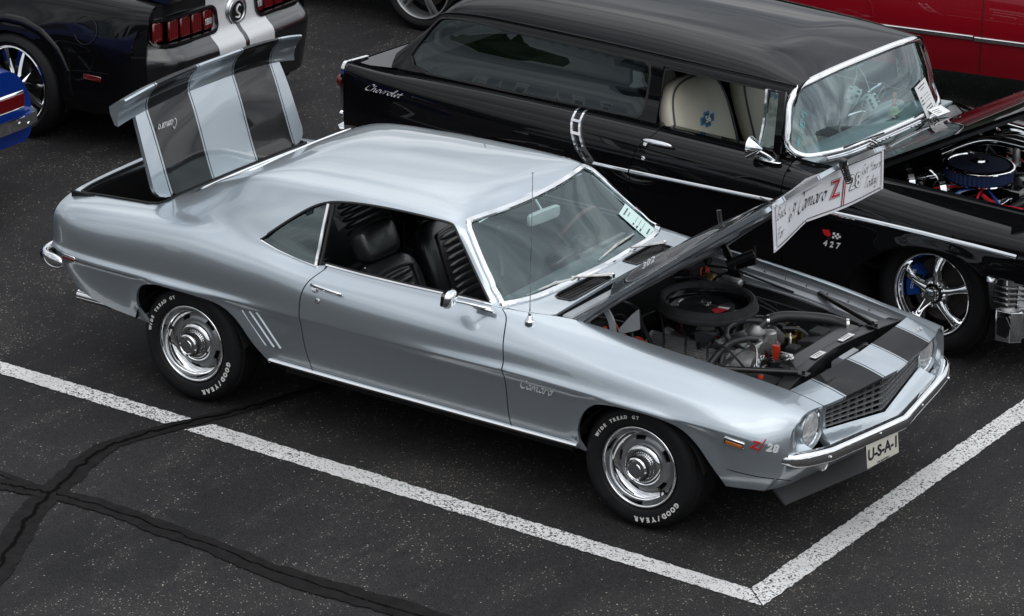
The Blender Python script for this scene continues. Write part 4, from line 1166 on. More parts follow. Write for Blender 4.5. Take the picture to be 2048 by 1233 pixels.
for sd in (-1, 1):
    T = on_side(2.005, .607, sd)
    MB().add(text_vf('Z', .056, .22, .003, .0012), T).build('wing_badge', 'red_ink', coupe, False)
    T = on_side(2.030, .607, sd)
    MB().add(prism([(-.008, -.036), (-.003, -.036), (.022, .040), (.017, .040)], 0, .004), T).build('wing_badge', 'red_ink', coupe, False)
    T = on_side(2.082, .598, sd)
    MB().add(text_vf('28', .052, .15, .003, .002, space=1.1), T).build('wing_badge', 'badge_silver', coupe, False)
    T = on_side(.805, .617, sd)
    MB().add(script_vf('Camaro', .029, .25, .25, 38, .003), T).build('wing_script', 'badge_silver', coupe, False)
    # three gills ahead of the rear wheel
    for (xa, za, xb, zb) in ((-.997, .612, -.852, .446), (-.950, .616, -.803, .449), (-.905, .620, -.760, .452)):
        strip('side_gill', SB, SB.side([(xa + (xb - xa) * t, za + (zb - za) * t) for t in np.linspace(0, 1, 8)]), [(-.011, -.002), (-.007, .001), (-.001, .0055), (.002, .005), (.006, .000), (.008, -.002)], 'silver_paint', coupe, side=sd)
    strip('valance_seam', SB, SB.side([(1.803, .455), (1.95, .446), (2.08, .440), (2.165, .438)]), [(-.0016, -.001), (-.0016, .0012), (.0016, .0012), (.0016, -.001)], 'dark_liner', coupe, side=sd)
    # door handle and lock
    T = on_side(-.465, .828, sd, .0)
    mb = MB()
    mb.add(lathe([(.0005, .022), (.014, .020), (.019, .010), (.021, 0), (.021, -.004)], 22, 'z', (-.075, -.004, 0)), T)
    mb.add(tube(smooth_path([(-.10, .008, .018), (-.07, .006, .032), (-.02, .002, .034), (.04, -.002, .030), (.075, -.002, .022), (.088, -.002, .006)], 5), [.004] + [.0085] * 24 + [.006], 8), T)
    mb.build('door_handle', 'chrome', coupe)
    T = on_side(-.515, .772, sd, .0)
    MB().add(lathe([(.0005, .005), (.008, .006), (.010, .003), (.0145, .002), (.015, 0), (.015, -.004)], 20, 'z'), T).build('door_lock', 'chrome', coupe)
# passenger side mirror
mb = MB()
mpth = smooth_path([(.455, -.795, .912), (.41, -.825, .925), (.36, -.87, .945), (.325, -.915, .962)], 6)
mb.add(tube(mpth, [.009] * 10 + [.007] * 9, 10))
bx_ = rbox((.425, -.805, .910), (.12, .028, .014), .006, 2); mb.add(bx_, None)
mir = mb.build('door_mirror', 'chrome', coupe)
bm = bmesh.new(); bmesh.ops.create_uvsphere(bm, u_segments=28, v_segments=16, radius=1.0)
for v in bm.verts:
    x, y, z = v.co
    sx = .040 * (max(0, x) if x > 0 else x * .25)
    q = .5
    v.co = Vector((sx * 1.0, math.copysign(abs(y) ** .62, y) * .062, math.copysign(abs(z) ** .62, z) * .044))
mv = [tuple(v.co) for v in bm.verts]; mf = [tuple(v.index for v in f.verts) for f in bm.faces]; bm.free()
Tm = Matrix.Translation((.292, -.925, .972)) @ Matrix.Rotation(R(14), 4, 'Z') @ Matrix.Rotation(R(6), 4, 'Y')
MB().add((mv, mf), Tm).build('mirror_head', 'chrome', mir)
MB().add(rbox((-.0125, 0, 0), (.004, .104, .070), .012), Tm).build('mirror_glass', 'black_gloss', mir)
# aerial
mb = MB(); mb.add(lathe([(.026, -.006), (.025, .010), (.016, .020), (.013, .034), (.009, .038), (.008, .052), (.004, .060), (.003, .075)], 20, 'z', (.672, -.775, .885)))
ant = mb.build('aerial', 'chrome', coupe)
MB().add(tube([(.672, -.775, .955), (.671, -.776, 1.3), (.669, -.777, 1.655)], [.0026, .0022, .0016], 8)).build('aerial_mast', 'worn_chrome', ant)
MB().add(lathe([(.0005, .006), (.0042, .003), (.0042, -.003), (.0005, -.006)], 10, 'z', (.669, -.777, 1.658))).build('aerial_tip', 'chrome', ant)
# bonnet badges
T = frame((1.07, -.318, .955), (-.995, -.02, .05), (0, .45, .9))
T = frame((1.07, -.300, .962), (1, .03, -.05), (0, .60, .8))
MB().add(text_vf('302', .045, .3, .003, .0018, space=1.35), T).build('hood_badge', 'chrome', hood, False)
T = frame((2.135, .475, float(SB.P(2.12, 8.9)[0, 2]) + .004), (.20, 1, 0), (-1, .2, .12))
MB().add(script_vf('Camaro', .020, .24, .25, 38, .003), T).build('nose_script', 'badge_silver', coupe, False)
T = frame((-2.10, -.43, .951), (0, -1, 0), (1, 0, .03))
MB().add(script_vf('Camaro', .024, .22, .25, 38, .003), T).build('lid_script', 'badge_silver', lid, False)
# wipers
for (piv, elb, a, b) in (((.738, -.115, .955), (.602, -.29, .965), (.520, -.575, .935), (.625, -.215, .955)), ((.690, .47, .95), (.615, .26, .965), (.578, .005, .962), (.545, .40, .985))):
    mb = MB()
    pv, el = Vector(piv), Vector(elb); mid = pv.lerp(el, .35)
    mb.add(tube([pv, mid, el], [.012, .009, .005], 8)); 
    mb.add(lathe([(.013, -.03), (.013, .008), (.006, .014), (.0005, .014)], 16, 'z', piv))
    wp = mb.build('wiper_arm', 'worn_chrome', coupe)
    A, B = Vector(a), Vector(b); c0 = A.lerp(B, .5) + Vector((.004, 0, .012))
    MB().add(tube([A, c0, B], [.0045, .007, .0045], 6)).add(tube([A.lerp(B, .28), A.lerp(B, .5) + Vector((.006, 0, .02)), A.lerp(B, .72)], .0045, 6)).build('wiper_blade', 'worn_chrome', wp)
    MB().add(tube([A + Vector((.001, 0, -.006)), B + Vector((.001, 0, -.006))], .005, 6)).build('wiper_rubber', 'rubber', wp)

# ------------------------------------------------------------------ wheels
def ring_text(s, rad, a0, size, y, space, bold):
    """letters round a sidewall, clockwise, tops outward; a0 = angle of the middle, degrees"""
    mb = MB(); n = len(s); w = space
    for i, ch in enumerate(s):
        if ch == ' ': continue
        a = R(a0 - (i - (n - 1) / 2) * w)
        o = (rad * math.cos(a), y, rad * math.sin(a))
        # seen from -y: x right, z up
        upv = Vector((math.cos(a), 0, math.sin(a))); rt = Vector((math.sin(a), 0, -math.cos(a)))
        T = Matrix((rt, upv, rt.cross(upv))).transposed().to_4x4(); T.translation = Vector(o)
        mb.add(text_vf(ch, size, .12 if ch == '/' else 0, .0012, bold), T)
    return mb
def rally_wheel(spin):
    w = empty('wheel'); w.parent = coupe
    H = .324
    prof = [(.208, .010), (.214, .000), (.226, -.012), (.246, -.018), (.268, -.0195), (.288, -.015), (.302, -.004), (.3085, .008), (.311, .010), (.316, .022), (.3205, .034)]
    y = .036
    for k in range(5):
        prof += [(.3235, y), (.3238, y + .022), (.317, y + .0235), (.317, y + .0275)]
        y += .0295
    prof += [(.3235, y), (.318, y + .012), (.30, y + .022), (.26, y + .026), (.215, y + .01)]
    MB().add(lathe(prof, 72, 'y')).build('tyre', 'rubber', w, sharp=28)
    mb = ring_text('WIDE TREAD GT', .2605, 122 + spin, .023, -.0215, 5.0, .0010)
    tag(mb.build('tyre_lettering', 'letter_white', w, False), kind='stuff')
    mb = ring_text('GOOD/YEAR', .262, -60 + spin, .032, -.0215, 7.2, .0016)
    tag(mb.build('tyre_lettering', 'letter_white', w, False), kind='stuff')
    # trim ring
    MB().add(lathe([(.2095, .012), (.2095, -.002), (.207, -.007), (.203, -.0085), (.199, -.006), (.1965, -.002), (.1955, .006), (.189, .028), (.179, .046), (.167, .057), (.157, .061), (.149, .064)], 72, 'y')).build('trim_ring', 'chrome', w, sharp=60)
    # slotted disc
    ring = lambda r, n: [(r * math.cos(a), r * math.sin(a)) for a in np.linspace(0, 2 * math.pi, n + 1)[:-1]]
    holes = [ring(.090, 48)]
    for k in range(5):
        a0 = R(90 + spin + 12 + 72 * k); h = []
        for t in np.linspace(-1, 1, 9): h.append((.1470 * math.cos(a0 + t * .22), .1470 * math.sin(a0 + t * .22)))
        for t in np.linspace(1, -1, 9): h.append((.1270 * math.cos(a0 + t * .21), .1270 * math.sin(a0 + t * .21)))
        holes.append(h)
    V2, F = cdt(np.array(ring(.155, 90)), [np.array(h) for h in holes], .009, .009)
    def yo(r): return np.interp(r, [.085, .10, .115, .130, .142, .150, .155], [.048, .044, .040, .042, .050, .058, .064])
    mpf = lambda q: np.stack([q[:, 0], yo(np.hypot(q[:, 0], q[:, 1])), q[:, 1]], 1)
    nf = lambda q: np.tile([0, -1.0, 0], (len(q), 1))
    skin('wheel_disc', V2, F, mpf, nf, 'wheel_silver', w, .012, 1)
    # centre cap
    cap = MB().add(lathe([(.1075, .046), (.107, .036), (.103, .026), (.093, .017), (.080, .013), (.070, .016), (.0665, .018), (.0645, .010), (.0565, -.028), (.059, -.030), (.059, -.035), (.053, -.041), (.046, -.042), (.043, -.038), (.030, -.039), (.028, -.042), (.010, -.043), (.0005, -.043)], 60, 'y')).build('centre_cap', 'chrome', w, sharp=35)
    rb = MB()
    for k in range(40):
        a = 2 * math.pi * k / 40
        T = Matrix.Rotation(-a, 4, 'Y')
        rb.add(rbox((.0610, -.010, 0), (.005, .034, .0042)), T)
        if k % 1 == 0: rb.add(rbox((.0745, .0135, 0), (.010, .003, .0035)), T)
    rb.build('cap_ribs', 'black_satin', cap, False)
    MB().add(lathe([(.0275, -.0438), (.0005, -.0438)], 40, 'y')).build('cap_badge', 'grey_badge', cap)
    MB().add(lathe([(.158, .074), (.0005, .074)], 40, 'y')).build('brake_drum', 'dark_liner', w)
    a = R(-52 + spin)
    p = Vector((.150 * math.cos(a), .055, .150 * math.sin(a))); q = Vector((.172 * math.cos(a), .030, .172 * math.sin(a)))
    MB().add(tube([p, p.lerp(q, .5), q], [.005, .0035, .0045], 8)).build('valve_stem', 'rubber', w)
    return w
for x, spin in ((1.3716, 0), (-1.3716, 20)):
    w = rally_wheel(spin); w.location = (x, -.853, .324)
    w2 = copy_tree(w, coupe); w2.location = (x, .853, .324); w2.rotation_euler = (0, 0, math.pi)
# wheel houses, floor pan and sills keep the underside dark
for x in (1.3716, -1.3716):
    for sd in (-1, 1):
        mb = MB()
        v = []; f = []; n = 20
        for k in range(n + 1):
            a = math.pi * (.06 + .88 * k / n)
            v += [(x + .40 * math.cos(a) * (1 if math.cos(a) > 0 else .9), sd * .50, .34 + .335 * math.sin(a)), (x + .385 * math.cos(a) * (1 if math.cos(a) > 0 else .9), sd * .90, .34 + .305 * math.sin(a))]
        f = [(2 * k, 2 * k + 1, 2 * k + 3, 2 * k + 2) for k in range(n)]
        mb.add((v, f)); mb.add(rbox((x, sd * .505, .52), (.8, .02, .36)))
        mb.build('wheel_house', 'dark_liner', coupe, False)
mb = MB()
mb.add(rbox((-.15, 0, .34), (4.1, 1.0, .10))); mb.add(rbox((.1, 0, .345), (1.75, 1.66, .09))); mb.add(rbox((-2.05, 0, .47), (.5, 1.4, .06))); mb.add(rbox((1.85, 0, .36), (.4, 1.3, .05)))
mb.add(rbox((-1.3716, 0, .32), (.09, 1.4, .09), .02)); mb.add(rbox((1.3716, 0, .30), (.12, 1.3, .06), .02))
mb.build('floor_pan', 'dark_liner', coupe, False)
# ------------------------------------------------------------------ the silver coupe: cabin
def cushion(w, h, d, e=.55, n=24, m=14):
    """soft block: superellipsoid of width (y), height (z), depth (x)"""
    bm = bmesh.new(); bmesh.ops.create_uvsphere(bm, u_segments=n, v_segments=m, radius=1.0)
    for v in bm.verts:
        x, y, z = v.co; g = lambda a: math.copysign(abs(a) ** e, a)
        v.co = Vector((g(x) * d / 2, g(y) * w / 2, g(z) * h / 2))
    v = [tuple(q.co) for q in bm.verts]; f = [tuple(q.index for q in p.verts) for p in bm.faces]; bm.free(); return v, f
def ribs(w, h, n, d=.012):
    mb = []
    for k in range(n):
        z = -h / 2 + h * (k + .5) / n
        v, f = cushion(w, h / n * .98, d * 2, .8, 10, 8)
        mb.append(([(a, b, c + z) for a, b, c in v], f))
    return mb
def bucket_seat(x, y):
    s = empty('front_seat', (0, 0, 0)); s.parent = coupe; s.location = (x, y, .24)
    Tb = Matrix.Translation((-.02, 0, .12)) @ Matrix.Rotation(R(-22), 4, 'Y') @ Matrix.Translation((0, 0, .24))
    MB().add(cushion(.50, .56, .15), Tb).build('backrest', 'black_vinyl', s)
    mb = MB()
    for vf in ribs(.27, .36, 9): mb.add(vf, Tb @ Matrix.Translation((.068, 0, .015)))
    mb.build('backrest_pleats', 'black_vinyl', s)
    fr = [(.074, -.155, -.18), (.074, -.15, .15), (.072, -.11, .205), (.072, .11, .205), (.074, .15, .15), (.074, .155, -.18)]
    MB().add(tube(smooth_path(fr, 5), .008, 8), Tb).build('backrest_piping', 'black_vinyl', s)
    MB().add(cushion(.30, .19, .13, .5), Tb @ Matrix.Translation((.0, 0, .375))).build('headrest', 'black_vinyl', s)
    MB().add(cushion(.52, .17, .54), Matrix.Translation((.26, 0, .07))).build('cushion', 'black_vinyl', s)
    mb = MB()
    for vf in ribs(.28, .40, 10): mb.add(vf, Matrix.Translation((.27, 0, .145)) @ Matrix.Rotation(R(-90), 4, 'Y'))
    mb.build('cushion_pleats', 'black_vinyl', s)
    return s
bucket_seat(-.30, -.36); bucket_seat(-.44, .36)
rs = MB()
rs.add(cushion(1.15, .46, .18, .4), Matrix.Translation((-1.16, 0, .72)) @ Matrix.Rotation(R(-24), 4, 'Y'))
rs.add(cushion(1.15, .18, .46, .4), Matrix.Translation((-.95, 0, .48)))
for sy in (-.3, .3):
    for vf in ribs(.42, .34, 9): rs.add(vf, Matrix.Translation((-1.16, sy, .72)) @ Matrix.Rotation(R(-24), 4, 'Y') @ Matrix.Translation((.088, 0, 0)))
rs.build('rear_seat', 'black_vinyl', coupe)
# inner skins
for sd in (-1, 1):
    ol = [(tR + .02, BELT + .35), (-.53, 2.2), (.60, 2.2), (.50, BELT + .3)]
    o = panel('door_trim', SB, ol, 'black_vinyl', coupe, side=sd, flange=0, gu=.08, gv=.5, disp=lambda u, v, p: np.full(len(u), -.055)); o.data.flip_normals()
    o = panel('quarter_trim', SB, [(-.56, 3), (-.56, 8), (-.75, 8.3), (-.95, 8.7), (-1.3, 8.9), (-1.3, 3)], 'black_vinyl', coupe, side=sd, flange=0, gu=.08, gv=.5, disp=lambda u, v, p: np.full(len(u), -.06)); o.data.flip_normals()
o = panel('headliner', SB, [(.13, 11.4), (-.2, 11.2), (-.6, 11.2), (-1.2, 11.3), (-1.22, 13), (.13, 13)], 'dark_carpet', coupe, side=0, join_center=True, flange=0, gu=.08, gv=.5, disp=lambda u, v, p: np.full(len(u), -.03)); o.data.flip_normals()
for sd in (-1, 1):
    o = panel('pillar_trim', SB, [(.47, 8.7), (.3, 10.9), (.16, 11.3), (.10, 11.2), (.3, 9.8), (.44, 8.3)], 'black_trim', coupe, side=sd, flange=0, gu=.05, gv=.4, disp=lambda u, v, p: np.full(len(u), -.02)); o.data.flip_normals()
    o = panel('sail_trim', SB, [(-.70, 11.1), (-.98, 8.8), (-1.45, 9), (-1.5, 11), (-1.1, 11.1)], 'black_trim', coupe, side=sd, flange=0, gu=.05, gv=.4, disp=lambda u, v, p: np.full(len(u), -.03)); o.data.flip_normals()
mb = MB(); mb.add(rbox((-.1, 0, .40), (2.1, 1.5, .02))); mb.add(rbox((-.1, 0, .46), (1.5, .26, .14), .05)); mb.add(rbox((-1.48, 0, .90), (.42, 1.2, .02)));
mb.add(rbox((-1.33, 0, .70), (.02, 1.3, .42)))
mb.build('cabin_floor', 'dark_carpet', coupe, False)
# dash
prof = [(.70, .905), (.52, .912), (.40, .900), (.36, .875), (.37, .83), (.44, .80), (.46, .62), (.70, .60)]
mb = MB(); mb.add(prism(prof, -.70, .70, 'y'))
dash = mb.build('dashboard', 'dash_grey', coupe, False)
mb = MB(); mb.add(rbox((.385, .36, .865), (.06, .46, .09), .015)); mb.build('instrument_hood', 'black_vinyl', dash)
for y in (.25, .47): MB().add(lathe([(.055, 0), (.05, -.006), (.0005, -.006)], 24, 'x', (.355, y, .865))).build('gauge', 'chrome', dash)
mb = MB(); mb.add(rbox((.28, -.30, .72), (.10, .2, .08), .01)); mb.build('glovebox_edge', 'black_satin', dash)
Tw = Matrix.Translation((.20, .36, .905)) @ Matrix.Rotation(R(-62), 4, 'Y')
sw = MB(); rim = [(.195 * math.cos(a), .195 * math.sin(a), 0) for a in np.linspace(0, 2 * math.pi, 73)[:-1]]
vv, ff = sweep([tuple(p) for p in rim], [(.013 * math.cos(a), .013 * math.sin(a)) for a in np.linspace(0, 2 * math.pi, 9)[:-1]], None, True)
sw.add((vv, ff), Tw)
swo = sw.build('steering_wheel', 'wood_rim', coupe)
sp = MB()
for a in (0, 120, 240): sp.add(tube([(0, 0, -.03), (.09 * math.cos(R(a)), .09 * math.sin(R(a)), -.012), (.19 * math.cos(R(a)), .19 * math.sin(R(a)), 0)], .009, 6), Tw)
sp.add(lathe([(.045, -.06), (.045, -.02), (.035, -.012), (.0005, -.01)], 24, 'z'), Tw); sp.add(tube([(0, 0, -.05), (0, 0, -.4)], .025, 10), Tw)
sp.build('steering_spokes', 'black_satin', swo)
mb = MB(); Tm = Matrix.Translation((.245, 0, 1.135)) @ Matrix.Rotation(R(-6), 4, 'Z')
mb.add(cushion(.25, .068, .03, .35), Tm); mo = mb.build('rear_view_mirror', 'badge_silver', coupe)
MB().add(tube([(.25, 0, 1.14), (.20, 0, 1.20), (.175, 0, 1.235)], .008, 8)).build('mirror_stalk', 'chrome', mo)
MB().add(tube([(.165, -.48, 1.215), (.17, 0, 1.245), (.165, .48, 1.215)], .006, 6)).build('header_rail', 'chrome', coupe)
MB().add(lathe([(.0005, .014), (.006, .012), (.007, .006), (.0035, 0), (.003, -.03)], 12, 'z', (-.33, -.755, .935))).build('lock_button', 'chrome', coupe)
# boot well
mb = MB()
mb.add(rbox((-2.02, 0, .60), (.62, 1.26, .02))); mb.add(rbox((-1.71, 0, .78), (.02, 1.3, .36)));
for sd in (-1, 1): mb.add(rbox((-2.02, sd * .655, .76), (.62, .02, .32)))
mb.add(rbox((-2.325, 0, .74), (.02, 1.2, .30)))
mb.build('boot_well', 'dark_liner', coupe, False)
for sd in (-1, 1):
    MB().add(tube(smooth_path([(-1.83, sd * .60, .80), (-1.79, sd * .60, .92), (-1.755, sd * .60, .945)], 5), .014, 8)).build('lid_hinge', 'silver_under', coupe)
strip('boot_seal', SB, trk, rect(.016, .008), 'rubber', coupe, side=0, lift=.0)

# ------------------------------------------------------------------ the silver coupe: engine bay
def boxes(name, lst, mat, parent, bev=.004, smooth=False):
    mb = MB()
    for c, s in lst: mb.add(rbox(c, s, bev))
    return mb.build(name, mat, parent, smooth)
# gutters and inner aprons along both wings
for sd in (-1, 1):
    xs = np.linspace(.78, 2.02, 26); v = []; n = 6
    for x in xs:
        p = SB.P(x, 8.0)[0]; y, z = p[1], p[2]
        for dy, dz in ((-.001, -.012), (-.004, -.034), (-.040, -.040), (-.046, -.062), (-.075, -.075), (-.085, -.10)): v.append((x, sd * (y + dy), z + dz))
    f = [(i * n + k, i * n + k + 1, (i + 1) * n + k + 1, (i + 1) * n + k) for i in range(len(xs) - 1) for k in range(n - 1)]
    raw('wing_gutter', v, f, 'silver_under', coupe, True, None, 30)
    v = []
    m_ = 8
    for x in xs:
        p = SB.P(x, 8.0)[0]; y, z = p[1], p[2]
        bul = .05 * math.exp(-((x - 1.42) / .25) ** 2)
        for k in range(m_):
            t = k / (m_ - 1); v.append((x, sd * (y - .085 - .18 * t - bul * math.sin(t * 3.1)), z - .10 - .24 * t))
    f = [(i * m_ + k, i * m_ + k + 1, (i + 1) * m_ + k + 1, (i + 1) * m_ + k) for i in range(len(xs) - 1) for k in range(m_ - 1)]
    ap = raw('inner_apron', v, f, 'black_satin', coupe, True)
    for k in range(7):
        x = 1.1 + .12 * k
        MB().add(rbox((x, sd * .505, .70), (.012, .02, .10), .004), Matrix.Identity(4)).build('apron_rib', 'black_satin', ap, False)
    MB().add(tube([(1.12, sd * .575, .79), (1.28, sd * .545, .80), (1.5, sd * .535, .79), (1.62, sd * .55, .765)], .007, 6)).build('apron_edge', 'silver_under', ap)
boxes('firewall', [((.795, 0, .62), (.02, 1.2, .44))], 'matte_black', coupe)
boxes('cowl_lip', [((.815, 0, .868), (.03, 1.26, .055)), ((.800, 0, .898), (.06, 1.28, .022))], 'silver_under', coupe, .008)
boxes('heater_box', [((.85, .52, .80), (.09, .22, .14))], 'matte_black', coupe, .012)
boxes('junction_block', [((.84, -.44, .76), (.06, .20, .12))], 'matte_black', coupe, .012)
for y, z in ((.50, .82), (-.455, .775)):
    MB().add(text_vf('P T B', .062, .0, .001, .0015), frame((.898 if y > 0 else .874, y, z), (0.15, 1, 0), (-.2, 0, 1))).build('inspection_mark', 'orange_ink', coupe, False)
# engine
boxes('engine_block', [((1.27, 0, .58), (.56, .42, .22))], 'orange_paint', coupe, .02)
mb = MB(); mb.add(rbox((1.27, 0, .705), (.48, .20, .06), .01)); mb.add(rbox((1.50, 0, .70), (.10, .10, .12), .02)); mb.add(rbox((1.23, 0, .75), (.18, .18, .07), .01))
for x in (1.08, 1.2, 1.34, 1.46):
    for sd in (-1, 1): mb.add(tube([(x, sd * .05, .74), (x, sd * .12, .725), (x, sd * .17, .66)], .028, 8))
mb.build('intake_manifold', 'cast_metal', coupe)
for sd in (-1, 1):
    Tv = Matrix.Translation((1.27, sd * .235, .690)) @ Matrix.Rotation(R(-sd * 38), 4, 'X')
    vc = MB().add(rbox((0, 0, 0), (.50, .135, .07), .015, 2), Tv).build('valve_cover', 'cast_metal', coupe)
    for k in range(9):
        MB().add(rbox((0, -.052 + .013 * k, .037), (.44, .005, .010)), Tv).build('cover_fin', 'alloy', vc, False)
    for k in range(4):
        x = 1.08 + .125 * k
        MB().add(tube(smooth_path([(x, sd * .30, .62), (x - .02, sd * .34, .70), (x - .06, sd * .28, .76), (x - .14, sd * .16, .78), (.98, sd * .05, .80)], 5), .006, 6)).build('plug_lead', 'hose', coupe)
    hd_ = MB()
    for k in range(4): hd_.add(tube(smooth_path([(1.08 + .125 * k, sd * .28, .60), (1.09 + .12 * k, sd * .36, .57), (1.16 + .07 * k, sd * .38, .50), (1.2, sd * .36, .42)], 4), .022, 8))
    hd_.build('exhaust_header', 'cast_metal', coupe)
mb = MB(); mb.add(lathe([(.045, -.10), (.045, 0), (.062, .004), (.062, .05), (.05, .06), (.0005, .062)], 24, 'z', (.99, .0, .76))); mb.build('distributor', 'black_gloss', coupe)
# air cleaner: sealed tray with a fat foam ring and a red decal
AC = (1.222, .0, .038)
mb = MB(); mb.add(lathe([(.09, .72), (.20, .73), (.212, .745), (.212, .815), (.218, .82)], 60, 'z', AC)); mb.add(lathe([(.207, .848), (.203, .830), (.199, .792), (.188, .788), (.183, .815), (.152, .823), (.147, .829), (.141, .823), (.06, .822), (.03, .831), (.012, .833), (.0005, .833)], 60, 'z', AC))
ac = mb.build('air_cleaner', 'black_gloss', coupe)
MB().add(lathe([(.204, .828), (.208, .852), (.218, .869), (.232, .874), (.246, .868), (.253, .852), (.254, .838), (.260, .832), (.261, .822), (.254, .810), (.236, .803), (.216, .810), (.206, .82)], 72, 'z', AC, True)).build('foam_seal', 'foam', ac)
MB().add(lathe([(.0005, .849), (.010, .847), (.011, .835), (.025, .8335)], 8, 'z', AC)).add(rbox((AC[0], 0, .847 + AC[2]), (.045, .008, .006), .002)).build('wing_nut', 'worn_chrome', ac)
dv = []; df = []
for i in range(13):
    a = R(-40 + 60 * i / 12)
    for rr in (.060, .118): dv.append((AC[0] + rr * math.cos(a), rr * math.sin(a), .8290 + AC[2]))
df = [(2 * i, 2 * i + 1, 2 * i + 3, 2 * i + 2) for i in range(12)]
raw('decal', dv, df, ['red_ink', 'white_ink'], ac, False, [0] * 9 + [1] * 3)
T = frame((AC[0] + .112 * math.cos(R(-6)), .112 * math.sin(R(-6)), .8300 + AC[2]), (.25, 1, 0), (-1, .25, 0))
MB().add(text_vf('302', .016, 0, .0002), T).build('decal_print', 'red_ink', ac, False)
mb = MB(); sn = [(-.055, 0), (.055, 0), (.026, -.17), (-.026, -.17)]
Ts = frame((1.335, -.205, .815), (.87, .48, .05), (.14, .24, .96))
mb.add(prism(sn, -.02, .02), Ts); mb.add(lathe([(.022, -.04), (.034, -.035), (.036, .02), (.022, .03)], 20, 'z', (0, -.19, 0)), Ts @ Matrix.Identity(4))
mb.build('air_snorkel', 'black_gloss', ac)
# accessories
alt = MB().add(lathe([(.0005, -.09), (.05, -.088), (.07, -.07), (.073, .0), (.068, .045), (.0005, .05)], 28, 'x', (1.585, -.205, .695))).build('alternator', 'cast_metal', coupe)
fb = MB()
for k in range(12):
    a = 2 * math.pi * k / 12
    fb.add(rbox((1.652, 0, .048), (.012, .020, .040), .002), Matrix.Translation((0, -.205, .695)) @ Matrix.Rotation(a, 4, 'X'))
fb.add(lathe([(.0005, .085), (.02, .084), (.022, .075), (.055, .072), (.055, .055), (.03, .052)], 28, 'x', (1.60, -.205, .695)))
fb.build('alternator_fan', 'alloy', alt)
mb = MB(); mb.add(prism([(1.640, .58), (1.672, .58), (1.700, .70), (1.690, .785), (1.655, .785), (1.666, .70)], -.104, -.080, 'y')); mb.build('alternator_bracket', 'orange_paint', coupe, False)
mb = MB(); mb.add(lathe([(.09, 0), (.10, .012), (.09, .024), (.10, .036), (.03, .04), (.0005, .04)], 32, 'x', (1.62, .0, .66))); mb.build('fan_pulley', 'black_satin', coupe)
fan = MB()
for k in range(5): fan.add(rbox((0, 0, .115), (.012, .075, .16), .003), Matrix.Translation((1.70, 0, .62)) @ Matrix.Rotation(2 * math.pi * k / 5, 4, 'X') @ Matrix.Rotation(R(28), 4, 'Z'))
fan.build('cooling_fan', 'worn_chrome', coupe)
mb = MB(); mb.add(lathe([(.035, -.05), (.038, 0), (.05, .004), (.05, .02), (.03, .05), (.0005, .055)], 24, 'z', (1.50, .02, .775))); mb.build('thermostat_housing', 'cast_metal', coupe)
mb = MB(); mb.add(lathe([(.0005, .08), (.026, .078), (.034, .07), (.036, .0), (.034, -.02)], 24, 'z', (1.555, .06, .71))); mb.build('oil_filler', 'cast_metal', coupe)
MB().add(lathe([(.0005, -.03), (.03, -.028), (.055, -.02), (.075, .0), (.085, .03), (.085, .05), (.075, .065), (.0005, .075)], 32, 'x', (.92, .50, .745))).build('brake_booster', 'gold_zinc', coupe)
MB().add(tube([(1.0, .50, .78), (1.12, .50, .79)], .035, 12)).add(rbox((1.08, .50, .815), (.12, .05, .04), .01)).build('master_cylinder', 'cast_metal', coupe)
# radiator and its support
boxes('radiator', [((1.875, 0, .63), (.06, .72, .30))], 'matte_black', coupe, .01)
rt = boxes('radiator_tank', [((1.865, 0, .790), (.085, .70, .030))], 'black_satin', coupe, .010)
MB().add(lathe([(.022, -.03), (.022, .0), (.036, .002), (.038, .010), (.030, .016), (.014, .018), (.012, .024), (.0005, .025)], 26, 'z', (1.828, -.27, .808))).add(rbox((1.828, -.27, .834), (.07, .016, .006), .002)).build('radiator_cap', 'worn_chrome', rt)
mb = MB(); mb.add(prism([(1.70, .56), (1.70, .70), (1.73, .785), (1.80, .80), (1.83, .80), (1.83, .52)], .02, .33, 'y')); mb.add(prism([(1.70, .56), (1.70, .68), (1.735, .755), (1.80, .775), (1.83, .775), (1.83, .52)], -.24, .02, 'y')); mb.add(rbox((1.77, .17, .800), (.08, .10, .02), .006)); mb.add(rbox((1.745, -.05, .772), (.06, .07, .03), .006))
mb.build('fan_shroud', 'matte_black', coupe, False)
sv = []; ys = np.linspace(-.585, .585, 31)
for y in ys:
    a = abs(y) / .585
    xr = 1.885 + .06 * a ** 3; xf = 1.935 + .075 * a ** 1.6
    z = .800 - .012 * a
    sv += [(xr, y, z), (xf, y, z - .002), (xf + .004, y, z - .05), (xf + .0, y, .60)]
sf = [(i * 4 + k, (i + 1) * 4 + k, (i + 1) * 4 + k + 1, i * 4 + k + 1) for i in range(30) for k in range(3)]
rsup = raw('radiator_support', sv, sf, 'black_satin', coupe, True, None, 30)
MB().add(tube([(1.936 + .075 * (abs(y) / .585) ** 1.6, y, .799 - .012 * abs(y) / .585) for y in ys], .004, 6)).build('support_edge', 'black_satin', rsup)
for x, y, w_ in ((1.910, -.115, .105), (1.908, .175, .12)):
    lb = MB().add(rbox((0, 0, 0), (w_, .050, .0012))).build('printed_label', 'paper', rsup, False)
    lb.matrix_local = frame((x, y, .8018), (.03, 1, 0), (-1, .03, 0))
    pr = MB()
    for k in range(3): pr.add(rbox((0, .014 - .013 * k, .001), (w_ * (.8 - .12 * k), .0035, .0008)))
    pr.build('label_print', 'grey_badge', lb, False)
mb = MB(); mb.add(prism([(2.02, .70), (1.97, .66), (1.965, .76), (2.0, .79), (2.03, .785)], -.06, .10, 'y')); mb.build('latch_bracket', 'silver_under', coupe, False)
MB().add(tube(smooth_path([(2.0, .12, .77), (2.03, .15, .79), (2.05, .19, .77), (2.03, .22, .74)], 5), .012, 8)).build('latch_hook', 'black_satin', coupe)
